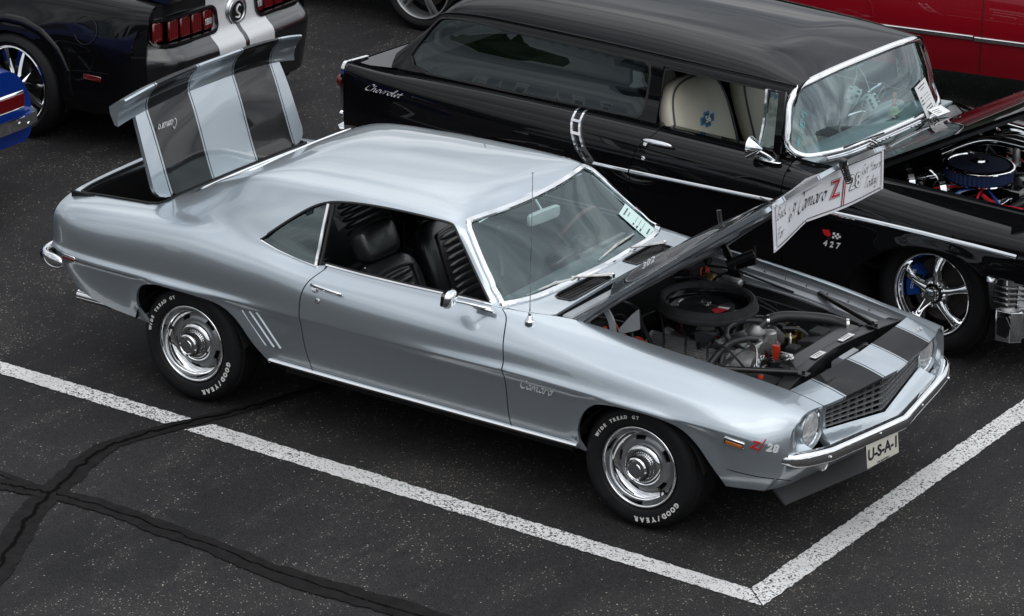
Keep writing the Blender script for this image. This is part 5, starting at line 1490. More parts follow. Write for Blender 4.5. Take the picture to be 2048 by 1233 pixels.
MB().add(lathe([(.06, 0), (.065, .02), (.05, .05), (.02, .06)], 24, 'x', (1.97, -.12, .68))).build('horn', 'black_satin', coupe)
boxes('nose_void', [((2.06, 0, .62), (.02, 1.1, .25)), ((2.03, 0, .55), (.2, 1.1, .02))], 'dark_liner', coupe, 0)
# braces
for sd, a, b in ((-1, (1.62, -.572, .805), (1.955, -.385, .806)), (1, (1.53, .612, .815), (1.94, .41, .806))):
    br = MB().add(tube([a, b], .014, 10)); br.add(rbox((b[0] + .02, b[1] + sd * -.01, b[2] - .006), (.07, .05, .006), .002)); br.add(lathe([(.010, 0), (.010, .010), (.0005, .011)], 6, 'z', (b[0] + .025, b[1] - sd * .01, b[2])))
    br.build('wing_brace', 'black_satin', coupe)
# hoses and wiring
MB().add(tube(smooth_path([(1.515, .02, .81), (1.53, .06, .835), (1.57, .15, .838), (1.66, .25, .825), (1.76, .31, .815), (1.845, .33, .80)], 8), .028, 14)).build('radiator_hose', 'hose', coupe)
for p in ((1.53, .06, .835), (1.835, .328, .803)):
    MB().add(tube([p, (p[0] + .012, p[1] + .008, p[2])], .031, 14)).build('hose_clamp', 'worn_chrome', coupe)
for pth, rr in (([(1.50, -.10, .72), (1.47, -.20, .80), (1.44, -.17, .845), (1.46, -.06, .855), (1.52, .03, .84)], .014), ([(1.55, -.07, .78), (1.52, -.15, .80), (1.48, -.22, .79), (1.45, -.28, .74), (1.43, -.34, .68)], .019), ([(1.48, -.30, .66), (1.46, -.25, .74), (1.40, -.22, .77)], .016)):
    MB().add(tube(smooth_path(pth, 8), rr, 10)).build('heater_hose', 'hose', coupe)
for pth in ([(.83, -.50, .80), (.90, -.42, .78), (1.0, -.38, .70)], [(.84, -.40, .84), (.95, -.30, .80), (1.02, -.22, .74), (1.05, -.2, .66)], [(1.62, -.2, .76), (1.52, -.26, .74), (1.45, -.32, .66)], [(1.6, -.12, .80), (1.55, -.23, .76), (1.5, -.31, .70)], [(1.1, .42, .80), (1.3, .47, .77), (1.55, .50, .74), (1.8, .45, .72)]):
    MB().add(tube(smooth_path(pth, 8), .005, 6)).build('wire', 'hose', coupe)
for pth in ([(.85, -.36, .88), (.90, -.36, .82), (.93, -.35, .76), (.91, -.34, .70)], [(.90, -.33, .72), (.94, -.31, .74), (.96, -.33, .71), (.92, -.35, .69)]):
    MB().add(tube(smooth_path(pth, 8), .006, 6)).build('wire', 'wire_orange', coupe)
boxes('battery', [((1.80, -.50, .69), (.17, .20, .15))], 'matte_black', coupe, .01)
for y in (-.54, -.47): MB().add(lathe([(.016, 0), (.014, .014), (.0005, .015)], 14, 'z', (1.80, y, .766))).build('battery_post', 'orange_paint', coupe)
MB().add(lathe([(.055, -.03), (.058, .03), (.0005, .04)], 20, 'y', (1.03, -.36, .70))).build('coil', 'orange_paint', coupe)
# bonnet hinges with springs
for sd in (-1, 1):
    Y = sd * .575
    hg = MB(); hg.add(prism([(.83, .74), (1.05, .76), (1.10, .83), (1.07, .86), (.95, .80), (.83, .81)], Y - .012, Y + .012, 'y'))
    h_ = hg.build('hood_hinge', 'silver_under' if sd < 0 else 'black_satin', coupe, False)
    mat_ = 'silver_under' if sd < 0 else 'black_satin'
    for p in ([(.86, Y - .02, .78), (.89, Y - .02, .88), (.875, Y - .02, .925)], [(1.05, Y - .02, .80), (1.03, Y - .02, .92), (.97, Y - .02, 1.00)]):
        vf = sweep(smooth_path(p, 5), [(-.006, -.016), (-.006, .016), (.006, .016), (.006, -.016)], [(1, 0, 0)] * 11)
        MB().add(vf).build('hinge_link', mat_, h_, False)
    hel = [(.86 + .20 * k / 120, Y - .045 + .017 * math.cos(k * .9), .79 + .03 * k / 120 + .017 * math.sin(k * .9)) for k in range(121)]
    MB().add(tube(hel, .0045, 5)).build('hinge_spring', mat_, h_)
    MB().add(prism([(1.06, .85), (1.17, .90), (1.16, 1.00), (1.13, .97), (1.06, .88)], Y + .0, Y + .02, 'y')).build('hinge_plate', mat_, h_, False)
MB().add(tube([(1.0, .58, .90), (.955, .60, 1.02), (.93, .60, 1.14)], .013, 8)).build('hood_prop', 'black_satin', coupe)
MB().add(tube([(1.05, .50, .90), (1.17, .56, .97)], .022, 10)).build('wiring_conduit', 'black_satin', coupe)

# more plumbing, brackets and fixings in the bay
for pth, rr, mt in (
    ([(.90, .12, .78), (1.02, .22, .82), (1.14, .30, .80), (1.2, .33, .70)], .009, 'hose'),
    ([(.86, .30, .84), (1.0, .34, .86), (1.12, .36, .80), (1.30, .40, .76), (1.52, .38, .72)], .008, 'hose'),
    ([(1.48, .10, .78), (1.52, .22, .80), (1.50, .34, .74)], .013, 'cast_metal'),
    ([(.86, -.20, .86), (.96, -.24, .86), (1.02, -.28, .80), (1.1, -.33, .74)], .011, 'hose'),
    ([(.84, -.30, .80), (.92, -.30, .83), (1.0, -.34, .76), (1.04, -.38, .66)], .010, 'hose'),
    ([(1.40, -.28, .77), (1.50, -.30, .80), (1.60, -.33, .76), (1.72, -.42, .74)], .006, 'hose'),
    ([(1.55, -.16, .80), (1.62, -.20, .79), (1.68, -.30, .74)], .005, 'worn_chrome'),
    ([(1.34, -.30, .72), (1.42, -.36, .70), (1.52, -.42, .66)], .012, 'cast_metal'),
    ([(1.60, .10, .80), (1.66, .16, .79), (1.72, .16, .76)], .010, 'hose'),
    ([(1.86, -.30, .82), (1.93, -.36, .80), (1.96, -.44, .76)], .006, 'hose'),
    ([(1.05, .20, .80), (1.10, .32, .84), (1.25, .36, .82), (1.44, .34, .78)], .007, 'hose'),
    ([(1.97, .24, .76), (2.02, .20, .78), (2.04, .05, .77), (2.02, -.2, .75), (1.99, -.4, .74)], .006, 'hose'),
    ([(.88, .56, .84), (1.05, .55, .86), (1.22, .57, .83), (1.4, .58, .80)], .007, 'hose')):
    MB().add(tube(smooth_path(pth, 8), rr, 8)).build('pipe', mt, coupe)
rg = random.Random(12)
for k in range(34):
    x, y = rg.uniform(.86, 1.78), rg.choice([-1, 1]) * rg.uniform(.16, .50); z = rg.uniform(.62, .74)
    if (x - 1.23) ** 2 + y * y < .24 ** 2: continue
    mt = rg.choice(['cast_metal', 'worn_chrome', 'matte_black', 'black_gloss', 'gold_zinc', 'hose'])
    if k % 3: MB().add(lathe([(.0005, .022), (.008, .021), (.009, .014), (.014, .013), (.014, .006), (.020, .004), (.020, -.05)], 10, 'z', (x, y, z))).build('bay_fitting', mt, coupe)
    else: MB().add(rbox((x, y, z - .02), (rg.uniform(.04, .09), rg.uniform(.03, .07), rg.uniform(.05, .09)), .006)).build('bay_bracket', mt, coupe, False)
for sd in (-1, 1):
    for k in range(9):
        p = SB.P(.95 + .125 * k, 8.0)[0]
        MB().add(lathe([(.0005, .006), (.006, .005), (.006, 0), (.010, -.001)], 6, 'z', (p[0], sd * (p[1] - .024), p[2] - .036))).build('wing_bolt', 'worn_chrome', coupe)
# ------------------------------------------------------------------ the black wagon
wag = empty('parked_car', (1.524, 2.856, 0), -.065, 'black fifties two-door wagon with chrome trim and white upholstery', 'car', 'cars parked in the lot')
_wr = [
 K((-4.13,.82,.36),(-3.9,.86,.29),(-3.0,.88,.24),(-1,.88,.22),(0,.88,.23),(.66,.86,.27)),
 K((-4.13,.855,.44),(-3.9,.895,.40),(-3.0,.915,.37),(-1,.915,.36),(0,.915,.38),(.66,.89,.40)),
 K((-4.13,.865,.53),(-3.9,.905,.51),(-3.0,.93,.50),(-1,.93,.50),(0,.93,.52),(.66,.905,.54)),
 K((-4.13,.87,.60),(-3.9,.905,.60),(-3.0,.932,.60),(-1,.936,.61),(0,.938,.645),(.3,.936,.66),(.66,.915,.67)),
 K((-4.13,.872,.66),(-3.9,.900,.665),(-3.0,.926,.68),(-2.2,.932,.685),(-1,.935,.715),(0,.934,.735),(.66,.912,.742)),
 K((-4.13,.872,.74),(-3.9,.895,.745),(-3.0,.915,.765),(-2.2,.922,.78),(-1,.925,.80),(0,.918,.80),(.66,.89,.80)),
 K((-4.13,.868,.835),(-3.9,.882,.83),(-3.4,.892,.835),(-2.2,.893,.862),(-1.2,.893,.875),(-.8,.89,.868),(0,.868,.855),(.66,.835,.845)),
 K((-4.13,.845,.876),(-3.9,.852,.872),(-3.5,.845,.882),(-3.0,.838,.90),(-2.2,.835,.915),(-1.2,.835,.92),(-.8,.825,.905),(0,.79,.888),(.66,.755,.875)),
 K((-4.13,.80,.868),(-3.9,.795,.862),(-3.6,.79,.895),(-3.0,.79,.918),(-2.2,.79,.932),(-1.0,.79,.938),(-.8,.76,.922),(-.5,.68,.905),(0,.645,.895),(.66,.62,.885)),
]
WB = Surf(_wr, None, su=.05, sv=.2, keep=())
WB.T[:, -1, 1] = gsm(np.interp(WB.U, [k[0] for k in _wr[-1]], [k[1] for k in _wr[-1]]), 2, 0)   # open at the top: restore the inner edge
_rr = [
 K((-3.82,.79,.90),(-3.6,.79,.905),(-3.0,.79,.922),(-2.2,.79,.936),(-1.0,.79,.942)),
 K((-3.82,.775,.93),(-3.6,.755,1.00),(-3.0,.735,1.05),(-2.2,.733,1.07),(-1.0,.738,1.08)),
 K((-3.82,.76,.95),(-3.6,.725,1.09),(-3.0,.708,1.17),(-2.2,.706,1.19),(-1.0,.712,1.20)),
 K((-3.82,.75,.965),(-3.6,.705,1.15),(-3.52,.690,1.235),(-3.0,.684,1.268),(-2.2,.684,1.272),(-1.0,.688,1.28)),
 K((-3.82,.74,.975),(-3.6,.69,1.17),(-3.52,.672,1.26),(-3.0,.668,1.298),(-2.2,.668,1.305),(-1.0,.672,1.305)),
 K((-3.82,.70,.985),(-3.6,.64,1.19),(-3.52,.61,1.30),(-3.3,.605,1.345),(-3.0,.60,1.372),(-2.2,.60,1.380),(-1.4,.60,1.372),(-1.0,.61,1.335)),
 K((-3.82,.50,.99),(-3.6,.45,1.20),(-3.52,.44,1.33),(-3.3,.43,1.39),(-3.0,.42,1.424),(-2.2,.42,1.436),(-1.4,.42,1.415),(-1.15,.42,1.378),(-1.0,.43,1.345)),
 K((-3.82,0,1.0),(-3.6,0,1.21),(-3.52,0,1.35),(-3.3,0,1.415),(-3.0,0,1.448),(-2.2,0,1.460),(-1.4,0,1.437),(-1.15,0,1.392),(-1.0,0,1.350)),
]
WR = Surf(_rr, None, su=.035, sv=.2, keep=(3,))
WBV = WB.vm
wga = [(-.475, .25), (-.447, .406), (-.40, .47), (-.33, .535), (-.24, .60), (-.154, .640), (-.068, .664), (.03, .676), (.12, .678), (.23, .668), (.31, .640), (.36, .61), (.385, .592)]
rga = [(a - 2.92, b) for a, b in wga] + [(-2.53, .5), (-2.52, .40), (-2.525, .26)]
wA = WB.side(sm(wga, 4)); wAr = WB.side(sm(rga, 4))
wdR = [(-1.83, .93), (-1.845, .90), (-1.90, .84), (-1.935, .74), (-1.945, .60), (-1.945, .44), (-1.94, .25)]
wdF = [(-.935, .935), (-.93, .88), (-.92, .75), (-.91, .6), (-.905, .45), (-.90, .25)]
uDR, uDF = WB.side(sm(wdR, 4)), WB.side(sm(wdF, 4))
for sd in (-1, 1):
    q_ = [(p[0] - .003, p[1]) for p in uDR if p[1] > .03]
    ol = q_ + [(-1.945, 0)] + [(-2.53, 0)] + list(reversed(wAr)) + [(-3.4, 0), (-4.13, 0)] + [(-4.13, k * .5) for k in range(1, int(WBV * 2) + 1)] + [(-3.0, WBV), (-1.835, WBV)]
    panel('rear_quarter', WB, ol, 'black_paint', wag, side=sd, gu=.045, gv=.25)
    ol = [(p[0] + .003, p[1]) for p in uDR if p[1] > .03] + [(-1.935, 0), (-.905, 0)] + [(p[0] - .003, p[1]) for p in reversed(uDF) if p[1] > .03] + [(-.94, WBV), (-1.825, WBV)]
    panel('door', WB, ol, 'black_paint', wag, side=sd, gu=.045, gv=.25)
    ol = [(p[0] + .003, p[1]) for p in uDF if p[1] > .03] + [(-.895, 0), (-.48, 0)] + wA + WB.side([(.41, .590), (.66, .598)]) + [(.66, k * .5) for k in range(7, int(WBV * 2) + 1)] + [(0, WBV), (-.5, WBV), (-.93, WBV)]
    panel('front_wing', WB, ol, 'black_paint', wag, side=sd, gu=.04, gv=.25, disp=lipdisp([wA]))
    strip('arch_lip', WB, wA[3:-2], [(-.006, -.002), (-.006, .006), (.006, .006), (.006, -.002)], 'black_paint', wag, side=sd, lift=.012)
    # bright spear along the flank and the slanting sash behind the door
    spr = WB.side([(-2.20, .672), (-1.95, .680)]); spr2 = WB.side([(-1.94, .681), (-1.6, .694), (-1.2, .711), (-.92, .723)]); spr3 = WB.side([(-.91, .724), (-.6, .738), (-.3, .747), (0, .751), (.3, .748), (.545, .742), (.56, .741)])
    pr_ = [(-.014, -.002), (-.013, .006), (-.004, .012), (.006, .012), (.013, .006), (.014, -.002)]
    for nm, pp in (('side_spear', spr), ('side_spear', spr2), ('side_spear', spr3)): strip(nm, WB, pp, pr_, 'chrome', wag, side=sd)
    sash = WB.side([(-2.385, .925), (-2.37, .88), (-2.345, .82), (-2.30, .74), (-2.245, .69), (-2.215, .668)])
    sa = np.array(sash)
    sf1 = [tuple(p) for p in sa - [.028, 0]]; sf2 = [tuple(p) for p in sa + [.028, 0]]
    for pp in (sf1, sf2): strip('sash_moulding', WB, pp, [(-.007, -.002), (-.007, .010), (.007, .010), (.007, -.002)], 'chrome', wag, side=sd)
    for t in np.linspace(.0, 1, 6):
        k = t * (len(sa) - 1); i = int(min(k, len(sa) - 2)); c = sa[i] + (sa[i + 1] - sa[i]) * (k - i)
        strip('sash_bar', WB, [(c[0] - .028, c[1]), (c[0] + .028, c[1] - .02)], [(-.008, -.002), (-.008, .009), (.008, .009), (.008, -.002)], 'chrome', wag, side=sd, step=.02)
# roof, pillars
rw = WR.side([(-3.66, .935), (-3.70, .99), (-3.67, 1.05), (-3.60, 1.16), (-3.545, 1.225), (-3.50, 1.245), (-3.0, 1.258), (-2.3, 1.262), (-2.03, 1.262), (-2.0, 1.25), (-1.985, 1.20), (-1.98, 1.05), (-1.985, .975), (-2.01, .955), (-2.3, .945), (-3.0, .925), (-3.55, .912)])
dw = [(-1.90, 1.262), (-1.5, 1.268), (-1.09, 1.274), (-1.055, 1.265), (-1.04, 1.20), (-1.03, 1.05), (-1.035, .975)]
dwu = WR.side(dw)
rf = [(-3.82, 0)] + [(-3.82, k * .5) for k in range(1, 15)] + [(-1.0, 7 - .25 * k) for k in range(0, 28)] + [(-1.03, .02)] + list(reversed(dwu)) + [(-1.905, 2.9), (-1.90, 2.0), (-1.885, .5), (-1.875, 0)]
panel('roof', WR, rf, 'black_paint', wag, holes=[rw], side=0, join_center=True, gu=.045, gv=.2)
for sd in (-1, 1):
    panel('rear_side_window', WR, rw, 'glass_dark', wag, side=sd, flange=0, gu=.1, gv=.5, disp=lambda u, v, p: np.full(len(u), -.012))
    strip('window_gasket', WR, rw, rect(.016, .006), 'black_trim', wag, side=sd, lift=-.003, closed=True)
    strip('drip_rail', WR, [(-3.55, 4.0), (-3.3, 4.05), (-3.0, 4.05), (-2.0, 4.05), (-1.02, 4.05)], [(-.010, -.004), (-.012, .012), (-.006, .014), (.004, .004), (.010, .003), (.010, -.004)], 'black_paint', wag, side=sd)
    vb = WR.side([(-1.20, 1.268), (-1.185, 1.15), (-1.175, .95)])
    strip('vent_window_bar', WR, vb, rect(.020, .012), 'chrome', wag, side=sd, lift=-.01)
    vt = WR.side([(-1.185, 1.262), (-1.10, 1.266), (-1.065, 1.25), (-1.05, 1.1), (-1.05, .965), (-1.17, .955), (-1.178, 1.1)])
    panel('vent_window', WR, vt, 'glass', wag, side=sd, flange=0, gu=.05, gv=.5, disp=lambda u, v, p: np.full(len(u), -.014))
    strip('vent_frame', WR, vt, rect(.010, .006), 'black_trim', wag, side=sd, lift=-.010, closed=True)
    strip('door_frame', WR, WR.side([(-1.895, .965), (-1.893, 1.24), (-1.86, 1.256), (-1.5, 1.262), (-1.21, 1.266)]), rect(.014, .008), 'black_trim', wag, side=sd, lift=-.012)
# wrap-round windscreen with its bright frame
def wsp(s, t):
    s = np.asarray(s, float); t = np.asarray(t, float); a = np.abs(s)
    xb = -.775 - .22 * a ** 5; xt = -.995 - .05 * a ** 6
    yb = .815 * s; yt = .715 * s
    zb = .940 - .012 * a ** 3; zt = 1.345 - .05 * a ** 4
    x = xb + (xt - xb) * t + .028 * np.sin(math.pi * t) * (1 - .7 * a ** 4)
    y = yb + (yt - yb) * t + .012 * np.sin(math.pi * t) * s
    z = zb + (zt - zb) * t
    return np.stack([x, y, z], -1)
def rrect(s1, t0, t1, rs, rt, n=7):
    o = []
    for cx, cy, a0 in ((s1 - rs[0], t0 + rt[0], -90), (s1 - rs[1], t1 - rt[1], 0)):
        r_s, r_t = (rs[0], rt[0]) if a0 == -90 else (rs[1], rt[1])
        for k in range(n + 1):
            a = R(a0 + 90 * k / n); o.append((cx + r_s * math.cos(a), cy + r_t * math.sin(a)))
    return o + [(-s, t) for s, t in reversed(o)]
wf = rrect(.985, .02, .985, (.12, .13), (.24, .26))
V2, F = cdt(np.array(dens(wf, .06, .4)), [], .06, .06)
raw('windscreen', wsp(V2[:, 0], V2[:, 1]), F, 'glass_wrap', wag, True)
def wloop(sc, off=0):
    d = dens(wf, .02, .5); o = []
    for s, t in d: o.append(tuple(wsp(s * sc, .5 + (t - .5) * sc)))
    return o
lp = wloop(1.0); ctr = np.array([-1.3, 0, 1.1])
nups = []
for s, t in dens(wf, .02, .5):
    e = .01; n = np.cross(wsp(s + e, t) - wsp(s - e, t), wsp(s, t + e) - wsp(s, t - e)); n = n / np.linalg.norm(n); nups.append(tuple(n if n[0] > 0 or abs(s) > .9 and n[0] * 1 + n[1] * s > 0 else -n))
MB().add(sweep(lp, [(-.022, -.004), (-.022, .006), (-.014, .014), (.012, .014), (.020, .006), (.022, -.004)], nups, True)).build('windscreen_frame', 'chrome', wag, sharp=50)
low = [tuple(wsp(s, -.045) + np.array([.012, 0, -.004])) for s in np.linspace(-1.0, 1.0, 41)]
MB().add(sweep(low, [(-.016, -.010), (-.016, .010), (.014, .014), (.018, -.010)])).build('cowl_moulding', 'chrome', wag)
for sd in (-1, 1):
    pts = [tuple(wsp(sd * 1.01, t) + np.array([-.022, 0, 0])) for t in np.linspace(-.03, .98, 12)]
    MB().add(sweep(pts, [(-.022, -.012), (-.022, .012), (.022, .012), (.022, -.012)], [(0, sd, .2)] * 12)).build('pillar_cover', 'black_paint', wag)
# scuttle and bonnet
cs = []; ys = np.linspace(-.79, .79, 31)
for y in ys:
    a = abs(y) / .79
    cs += [tuple(wsp(y / .815, -.05)), (-.70 - .10 * a ** 5, y * .96, .925 + .03 * (1 - a * a)), (-.64 - .08 * a ** 4, y * .92, .908 + .04 * (1 - a * a))]
raw('scuttle', cs, [(3 * i + k, 3 * i + 3 + k, 3 * i + 4 + k, 3 * i + 1 + k) for i in range(30) for k in range(2)], 'black_paint', wag, True)
for sd in (-1, 1):
    for k in range(7):
        y = sd * (.12 + .04 * k); MB().add(rbox((-.70, y, .948), (.05, .016, .003), .001)).build('cowl_vent', 'dark_liner', wag, False)
def wag_hood():
    v = []; nx, ny = 26, 28
    for i in range(nx + 1):
        x = -.64 + 1.26 * i / nx
        for j in range(ny + 1):
            y = -1 + 2 * j / ny
            w = .625 + .02 * (1 - i / nx)
            z = .905 - .018 * i / nx + .062 * (1 - abs(y) ** 2.2) - .02 * max(0, (i / nx - .85) / .15) ** 2 + .02 * math.exp(-(y / .12) ** 2) * (i / nx)
            v.append((x, y * w, z))
    m = ny + 1
    f = [(i * m + j, (i + 1) * m + j, (i + 1) * m + j + 1, i * m + j + 1) for i in range(nx) for j in range(ny)]
    n = len(v); v += [(x, y * .985, z - .02) for x, y, z in v]
    f += [tuple(reversed([k + n for k in q])) for q in f]
    ring = [j for j in range(m)] + [i * m + ny for i in range(1, nx + 1)] + [nx * m + j for j in range(ny - 1, -1, -1)] + [i * m for i in range(nx - 1, 0, -1)]
    for a, b in zip(ring, ring[1:] + ring[:1]): f.append((a, a + n, b + n, b)[::-1])
    o = raw('hood', v, f, 'black_paint', wag, True, None, 40)
    hp = Vector((-.60, 0, .90))
    o.matrix_local = Matrix.Translation((.03, 0, .03)) @ Matrix.Translation(hp) @ Matrix.Rotation(R(-29.5), 4, 'Y') @ Matrix.Translation(-hp)
    fr = MB()
    for sd in (-1, 1): fr.add(sweep([(-.6, sd * .575, .885), (0, sd * .57, .885), (.58, sd * .56, .875)], [(-.03, -.03), (-.03, .01), (.03, .01), (.03, -.03)]))
    fr.add(rbox((.57, 0, .885), (.05, 1.1, .04), .006)); fr.add(rbox((-.55, 0, .89), (.05, 1.1, .04), .006))
    tag(fr.build('hood_frame', 'black_satin', o, False), kind='stuff')
    return o
wag_hood()
# engine bay
boxes('firewall', [((-.62, 0, .66), (.03, 1.25, .46))], 'black_gloss', wag)
boxes('bay_floor', [((0, 0, .36), (1.3, 1.1, .04))], 'dark_liner', wag)
for sd in (-1, 1):
    xs = np.linspace(-.60, .64, 20); v = []
    for x in xs:
        p = WB.P(x, WBV)[0]
        for dy, dz in ((.0, -.004), (-.02, -.012), (-.06, -.02), (-.10, -.06), (-.16, -.22), (-.22, -.42)): v.append((x, sd * (p[1] + dy), p[2] + dz))
    raw('inner_wing', v, [(i * 6 + k, i * 6 + k + 1, i * 6 + 7 + k, i * 6 + 6 + k) for i in range(19) for k in range(5)], 'black_gloss', wag, True, None, 30)
    ed = [tuple(WB.P(x, WBV)[0] * [1, sd, 1] + [0, -sd * .012, .003]) for x in xs]
    MB().add(tube(ed, .007, 8)).build('wing_edge', 'chrome', wag)
    # polished hinge arcs
    for dx in (0, .20):
        pth = smooth_path([(-.56 + dx, sd * .40, .90), (-.47 + dx, sd * .45, .945), (-.38 + dx, sd * .49, .93), (-.33 + dx, sd * .52, .87), (-.32 + dx, sd * .53, .80)], 6)
        MB().add(sweep(pth, [(-.018, -.005), (-.018, .005), (.018, .005), (.018, -.005)])).build('hinge_arc', 'chrome', wag)
WC = (-.09, -.20, .0)
acb = MB().add(lathe([(.12, .86), (.195, .862), (.2, .87)], 44, 'z', WC)).build('air_cleaner', 'chrome', wag)
fm = MB(); vp_ = []
for k in range(88):
    a = 2 * math.pi * k / 88; rr = .192 if k % 2 else .184; vp_.append((rr * math.cos(a), rr * math.sin(a)))
fm.add(prism([(WC[0] + a, WC[1] + b) for a, b in vp_], .870, .935)); fm.build('filter_element', 'filter_blue', acb, False)
MB().add(lathe([(.200, .935), (.203, .942), (.198, .950), (.178, .953), (.174, .946), (.10, .953), (.05, .960), (.034, .962), (.030, .972), (.012, .976), (.0005, .976)], 60, 'z', WC)).build('filter_lid', 'chrome', acb, sharp=50)
MB().add(lathe([(.172, .9475), (.10, .9545), (.05, .9615)], 60, 'z', WC)).build('lid_fabric', 'filter_cloth', acb)
rg = random.Random(4)
wv = MB(); wv.add(rbox((-.05, 0, .62), (.6, .5, .2), .03)); wv.add(rbox((-.05, 0, .76), (.45, .3, .16), .03)); wv.build('engine_block', 'black_gloss', wag)
for sd in (-1, 1):
    Tv = Matrix.Translation((-.05, sd * .30, .74)) @ Matrix.Rotation(R(-sd * 30), 4, 'X')
    MB().add(rbox((0, 0, 0), (.56, .16, .10), .025, 2), Tv).build('valve_cover', 'chrome', wag)
    for k in range(4):
        x = -.25 + .14 * k
        MB().add(tube(smooth_path([(x, sd * .38, .70), (x + .02, sd * .47, .72), (x + .05, sd * .50, .60), (x + .05, sd * .46, .48)], 5), .024, 10)).build('exhaust_header', 'alloy', wag)
        MB().add(tube(smooth_path([(x + .04, sd * .40, .72), (x, sd * .42, .82), (-.02, sd * .25, .84)], 5), .007, 6)).build('plug_lead', 'brake_blue' if k % 2 else 'red_ink', wag)
for k, (a, b, c_, rr, mt) in enumerate((((-.45, -.35, .80), (-.30, -.30, .86), (-.25, -.10, .84), .018, 'chrome'), ((.20, -.36, .78), (.32, -.25, .86), (.40, .05, .86), .024, 'hose'), ((-.5, .1, .84), (-.3, .25, .93), (0, .35, .90), .03, 'chrome'), ((.12, -.05, .82), (.3, .1, .92), (.5, .2, .86), .03, 'chrome'), ((-.42, .35, .85), (-.2, .42, .92), (.1, .40, .86), .02, 'alloy'), ((.2, .3, .86), (.36, .36, .92), (.5, .30, .85), .022, 'chrome'), ((.02, -.34, .82), (.14, -.38, .80), (.3, -.36, .80), .012, 'red_ink'), ((.05, -.40, .78), (.2, -.42, .76), (.34, -.40, .76), .010, 'brake_blue'))):
    MB().add(tube(smooth_path([a, b, c_], 8), rr, 10)).build('engine_pipe', mt, wag)
for k in range(26):
    x, y = rg.uniform(-.52, .55), rg.uniform(-.44, .48); z = rg.uniform(.76, .88)
    if abs(x + .09) < .2 and abs(y + .2) < .2: continue
    mt = rg.choice(['chrome', 'black_gloss', 'black_gloss', 'alloy', 'cast_metal', 'hose'])
    if k % 2: MB().add(lathe([(.0005, .03), (.018, .028), (.024, .02), (.022, -.05), (.03, -.055), (.03, -.09)], 14, 'z', (x, y, z))).build('engine_fitting', mt, wag)
    else: MB().add(rbox((x, y, z - .03), (rg.uniform(.03, .09), rg.uniform(.03, .09), rg.uniform(.04, .10)), .008)).build('engine_fitting', mt, wag)
boxes('radiator', [((.57, 0, .68), (.07, .8, .36))], 'black_gloss', wag, .012)
# nose: grille wrap and bumper end
mb = MB()
xs = np.linspace(-.86, .86, 41)
def nose_x(y): return .665 - .10 * (abs(y) / .86) ** 3 - .07 * max(0, (abs(y) - .74) / .12) ** 2
gp = [(nose_x(y), y) for y in xs]
for z0, z1, mt, nm, dx in ((.44, .60, 'dark_liner', 'grille_back', -.02),):
    v = [(x + dx, y, z) for x, y in gp for z in (z0, z1)]
    raw(nm, v, [(2 * i, 2 * i + 2, 2 * i + 3, 2 * i + 1) for i in range(40)], mt, wag, True)
def wrap(ext):
    o = [(nose_x(y), y) for y in np.linspace(-.84, .84, 31)]
    return [(.405 if ext else .45, -.928), (.47, -.926), (.54, -.915), (.575, -.89)] + o + [(.575, .89), (.54, .915), (.47, .925), (.405 if ext else .45, .928)]
MB().add(sweep([(x, y, .590) for x, y in wrap(1)], [(-.022, -.014), (-.024, .004), (-.010, .018), (.014, .014), (.014, -.014)][::-1])).build('grille_rail', 'chrome', wag)
for z in (.555, .525, .495, .465): MB().add(sweep([(x - .004, y, z) for x, y in wrap(0)], [(-.004, -.003), (-.004, .003), (.006, .003), (.006, -.003)][::-1])).build('grille_bar', 'chrome', wag)
v = []; wp_ = wrap(1)
for x, y in wp_: v += [(x - .006 + .03 * (abs(y) > .92), y * .994, .42), (x - .004, y * .996, .592)]
raw('grille_shell', v, [(2 * i, 2 * i + 2, 2 * i + 3, 2 * i + 1) for i in range(len(wp_) - 1)], 'dark_chrome', wag, True)
vf = sweep([(x + .02, y * 1.005, .345) for x, y in [(.452, -.86), (.450, -.90)] + wp_[1:-1] + [(.450, .90), (.452, .86)]], [(-s, h) for s, h in [(-.02, -.085), (.035, -.075), (.052, -.03), (.055, .03), (.040, .072), (-.02, .085)]])
wb_ = MB().add(vf).build('front_bumper', 'chrome', wag, sharp=60)
md = wb_.modifiers.new('Bevel', 'BEVEL'); md.width = .02; md.segments = 3; md.limit_method = 'ANGLE'; md.angle_limit = R(25)
for sd in (-1, 1):
    MB().add(lathe([(.035, 0), (.03, .012), (.016, .02), (.0005, .022)], 24, 'x', (.68, sd * .66, .36))).build('fog_lamp', 'chrome', wag)
    MB().add(prism([(.50, .30), (.56, .29), (.58, .36), (.55, .41), (.50, .40)], sd * .955, sd * .962, 'y')).build('bumper_recess', 'black_gloss', wag)
v = [(nose_x(y) - .01, y, z) for y in xs for z in (.58, .885)]
raw('nose_panel', v, [(2 * i, 2 * i + 2, 2 * i + 3, 2 * i + 1) for i in range(40)], 'black_paint', wag, True)
for sd in (-1, 1):
    MB().add(lathe([(.11, -.1), (.115, .01), (.10, .03), (.095, .02)], 32, 'x', (.60, sd * .74, .745))).build('headlight_rim', 'chrome', wag)
    MB().add(lathe([(.095, .0), (.07, .02), (.03, .03), (.0005, .032)], 32, 'x', (.60, sd * .74, .745))).build('headlight', 'lens_glass', wag)
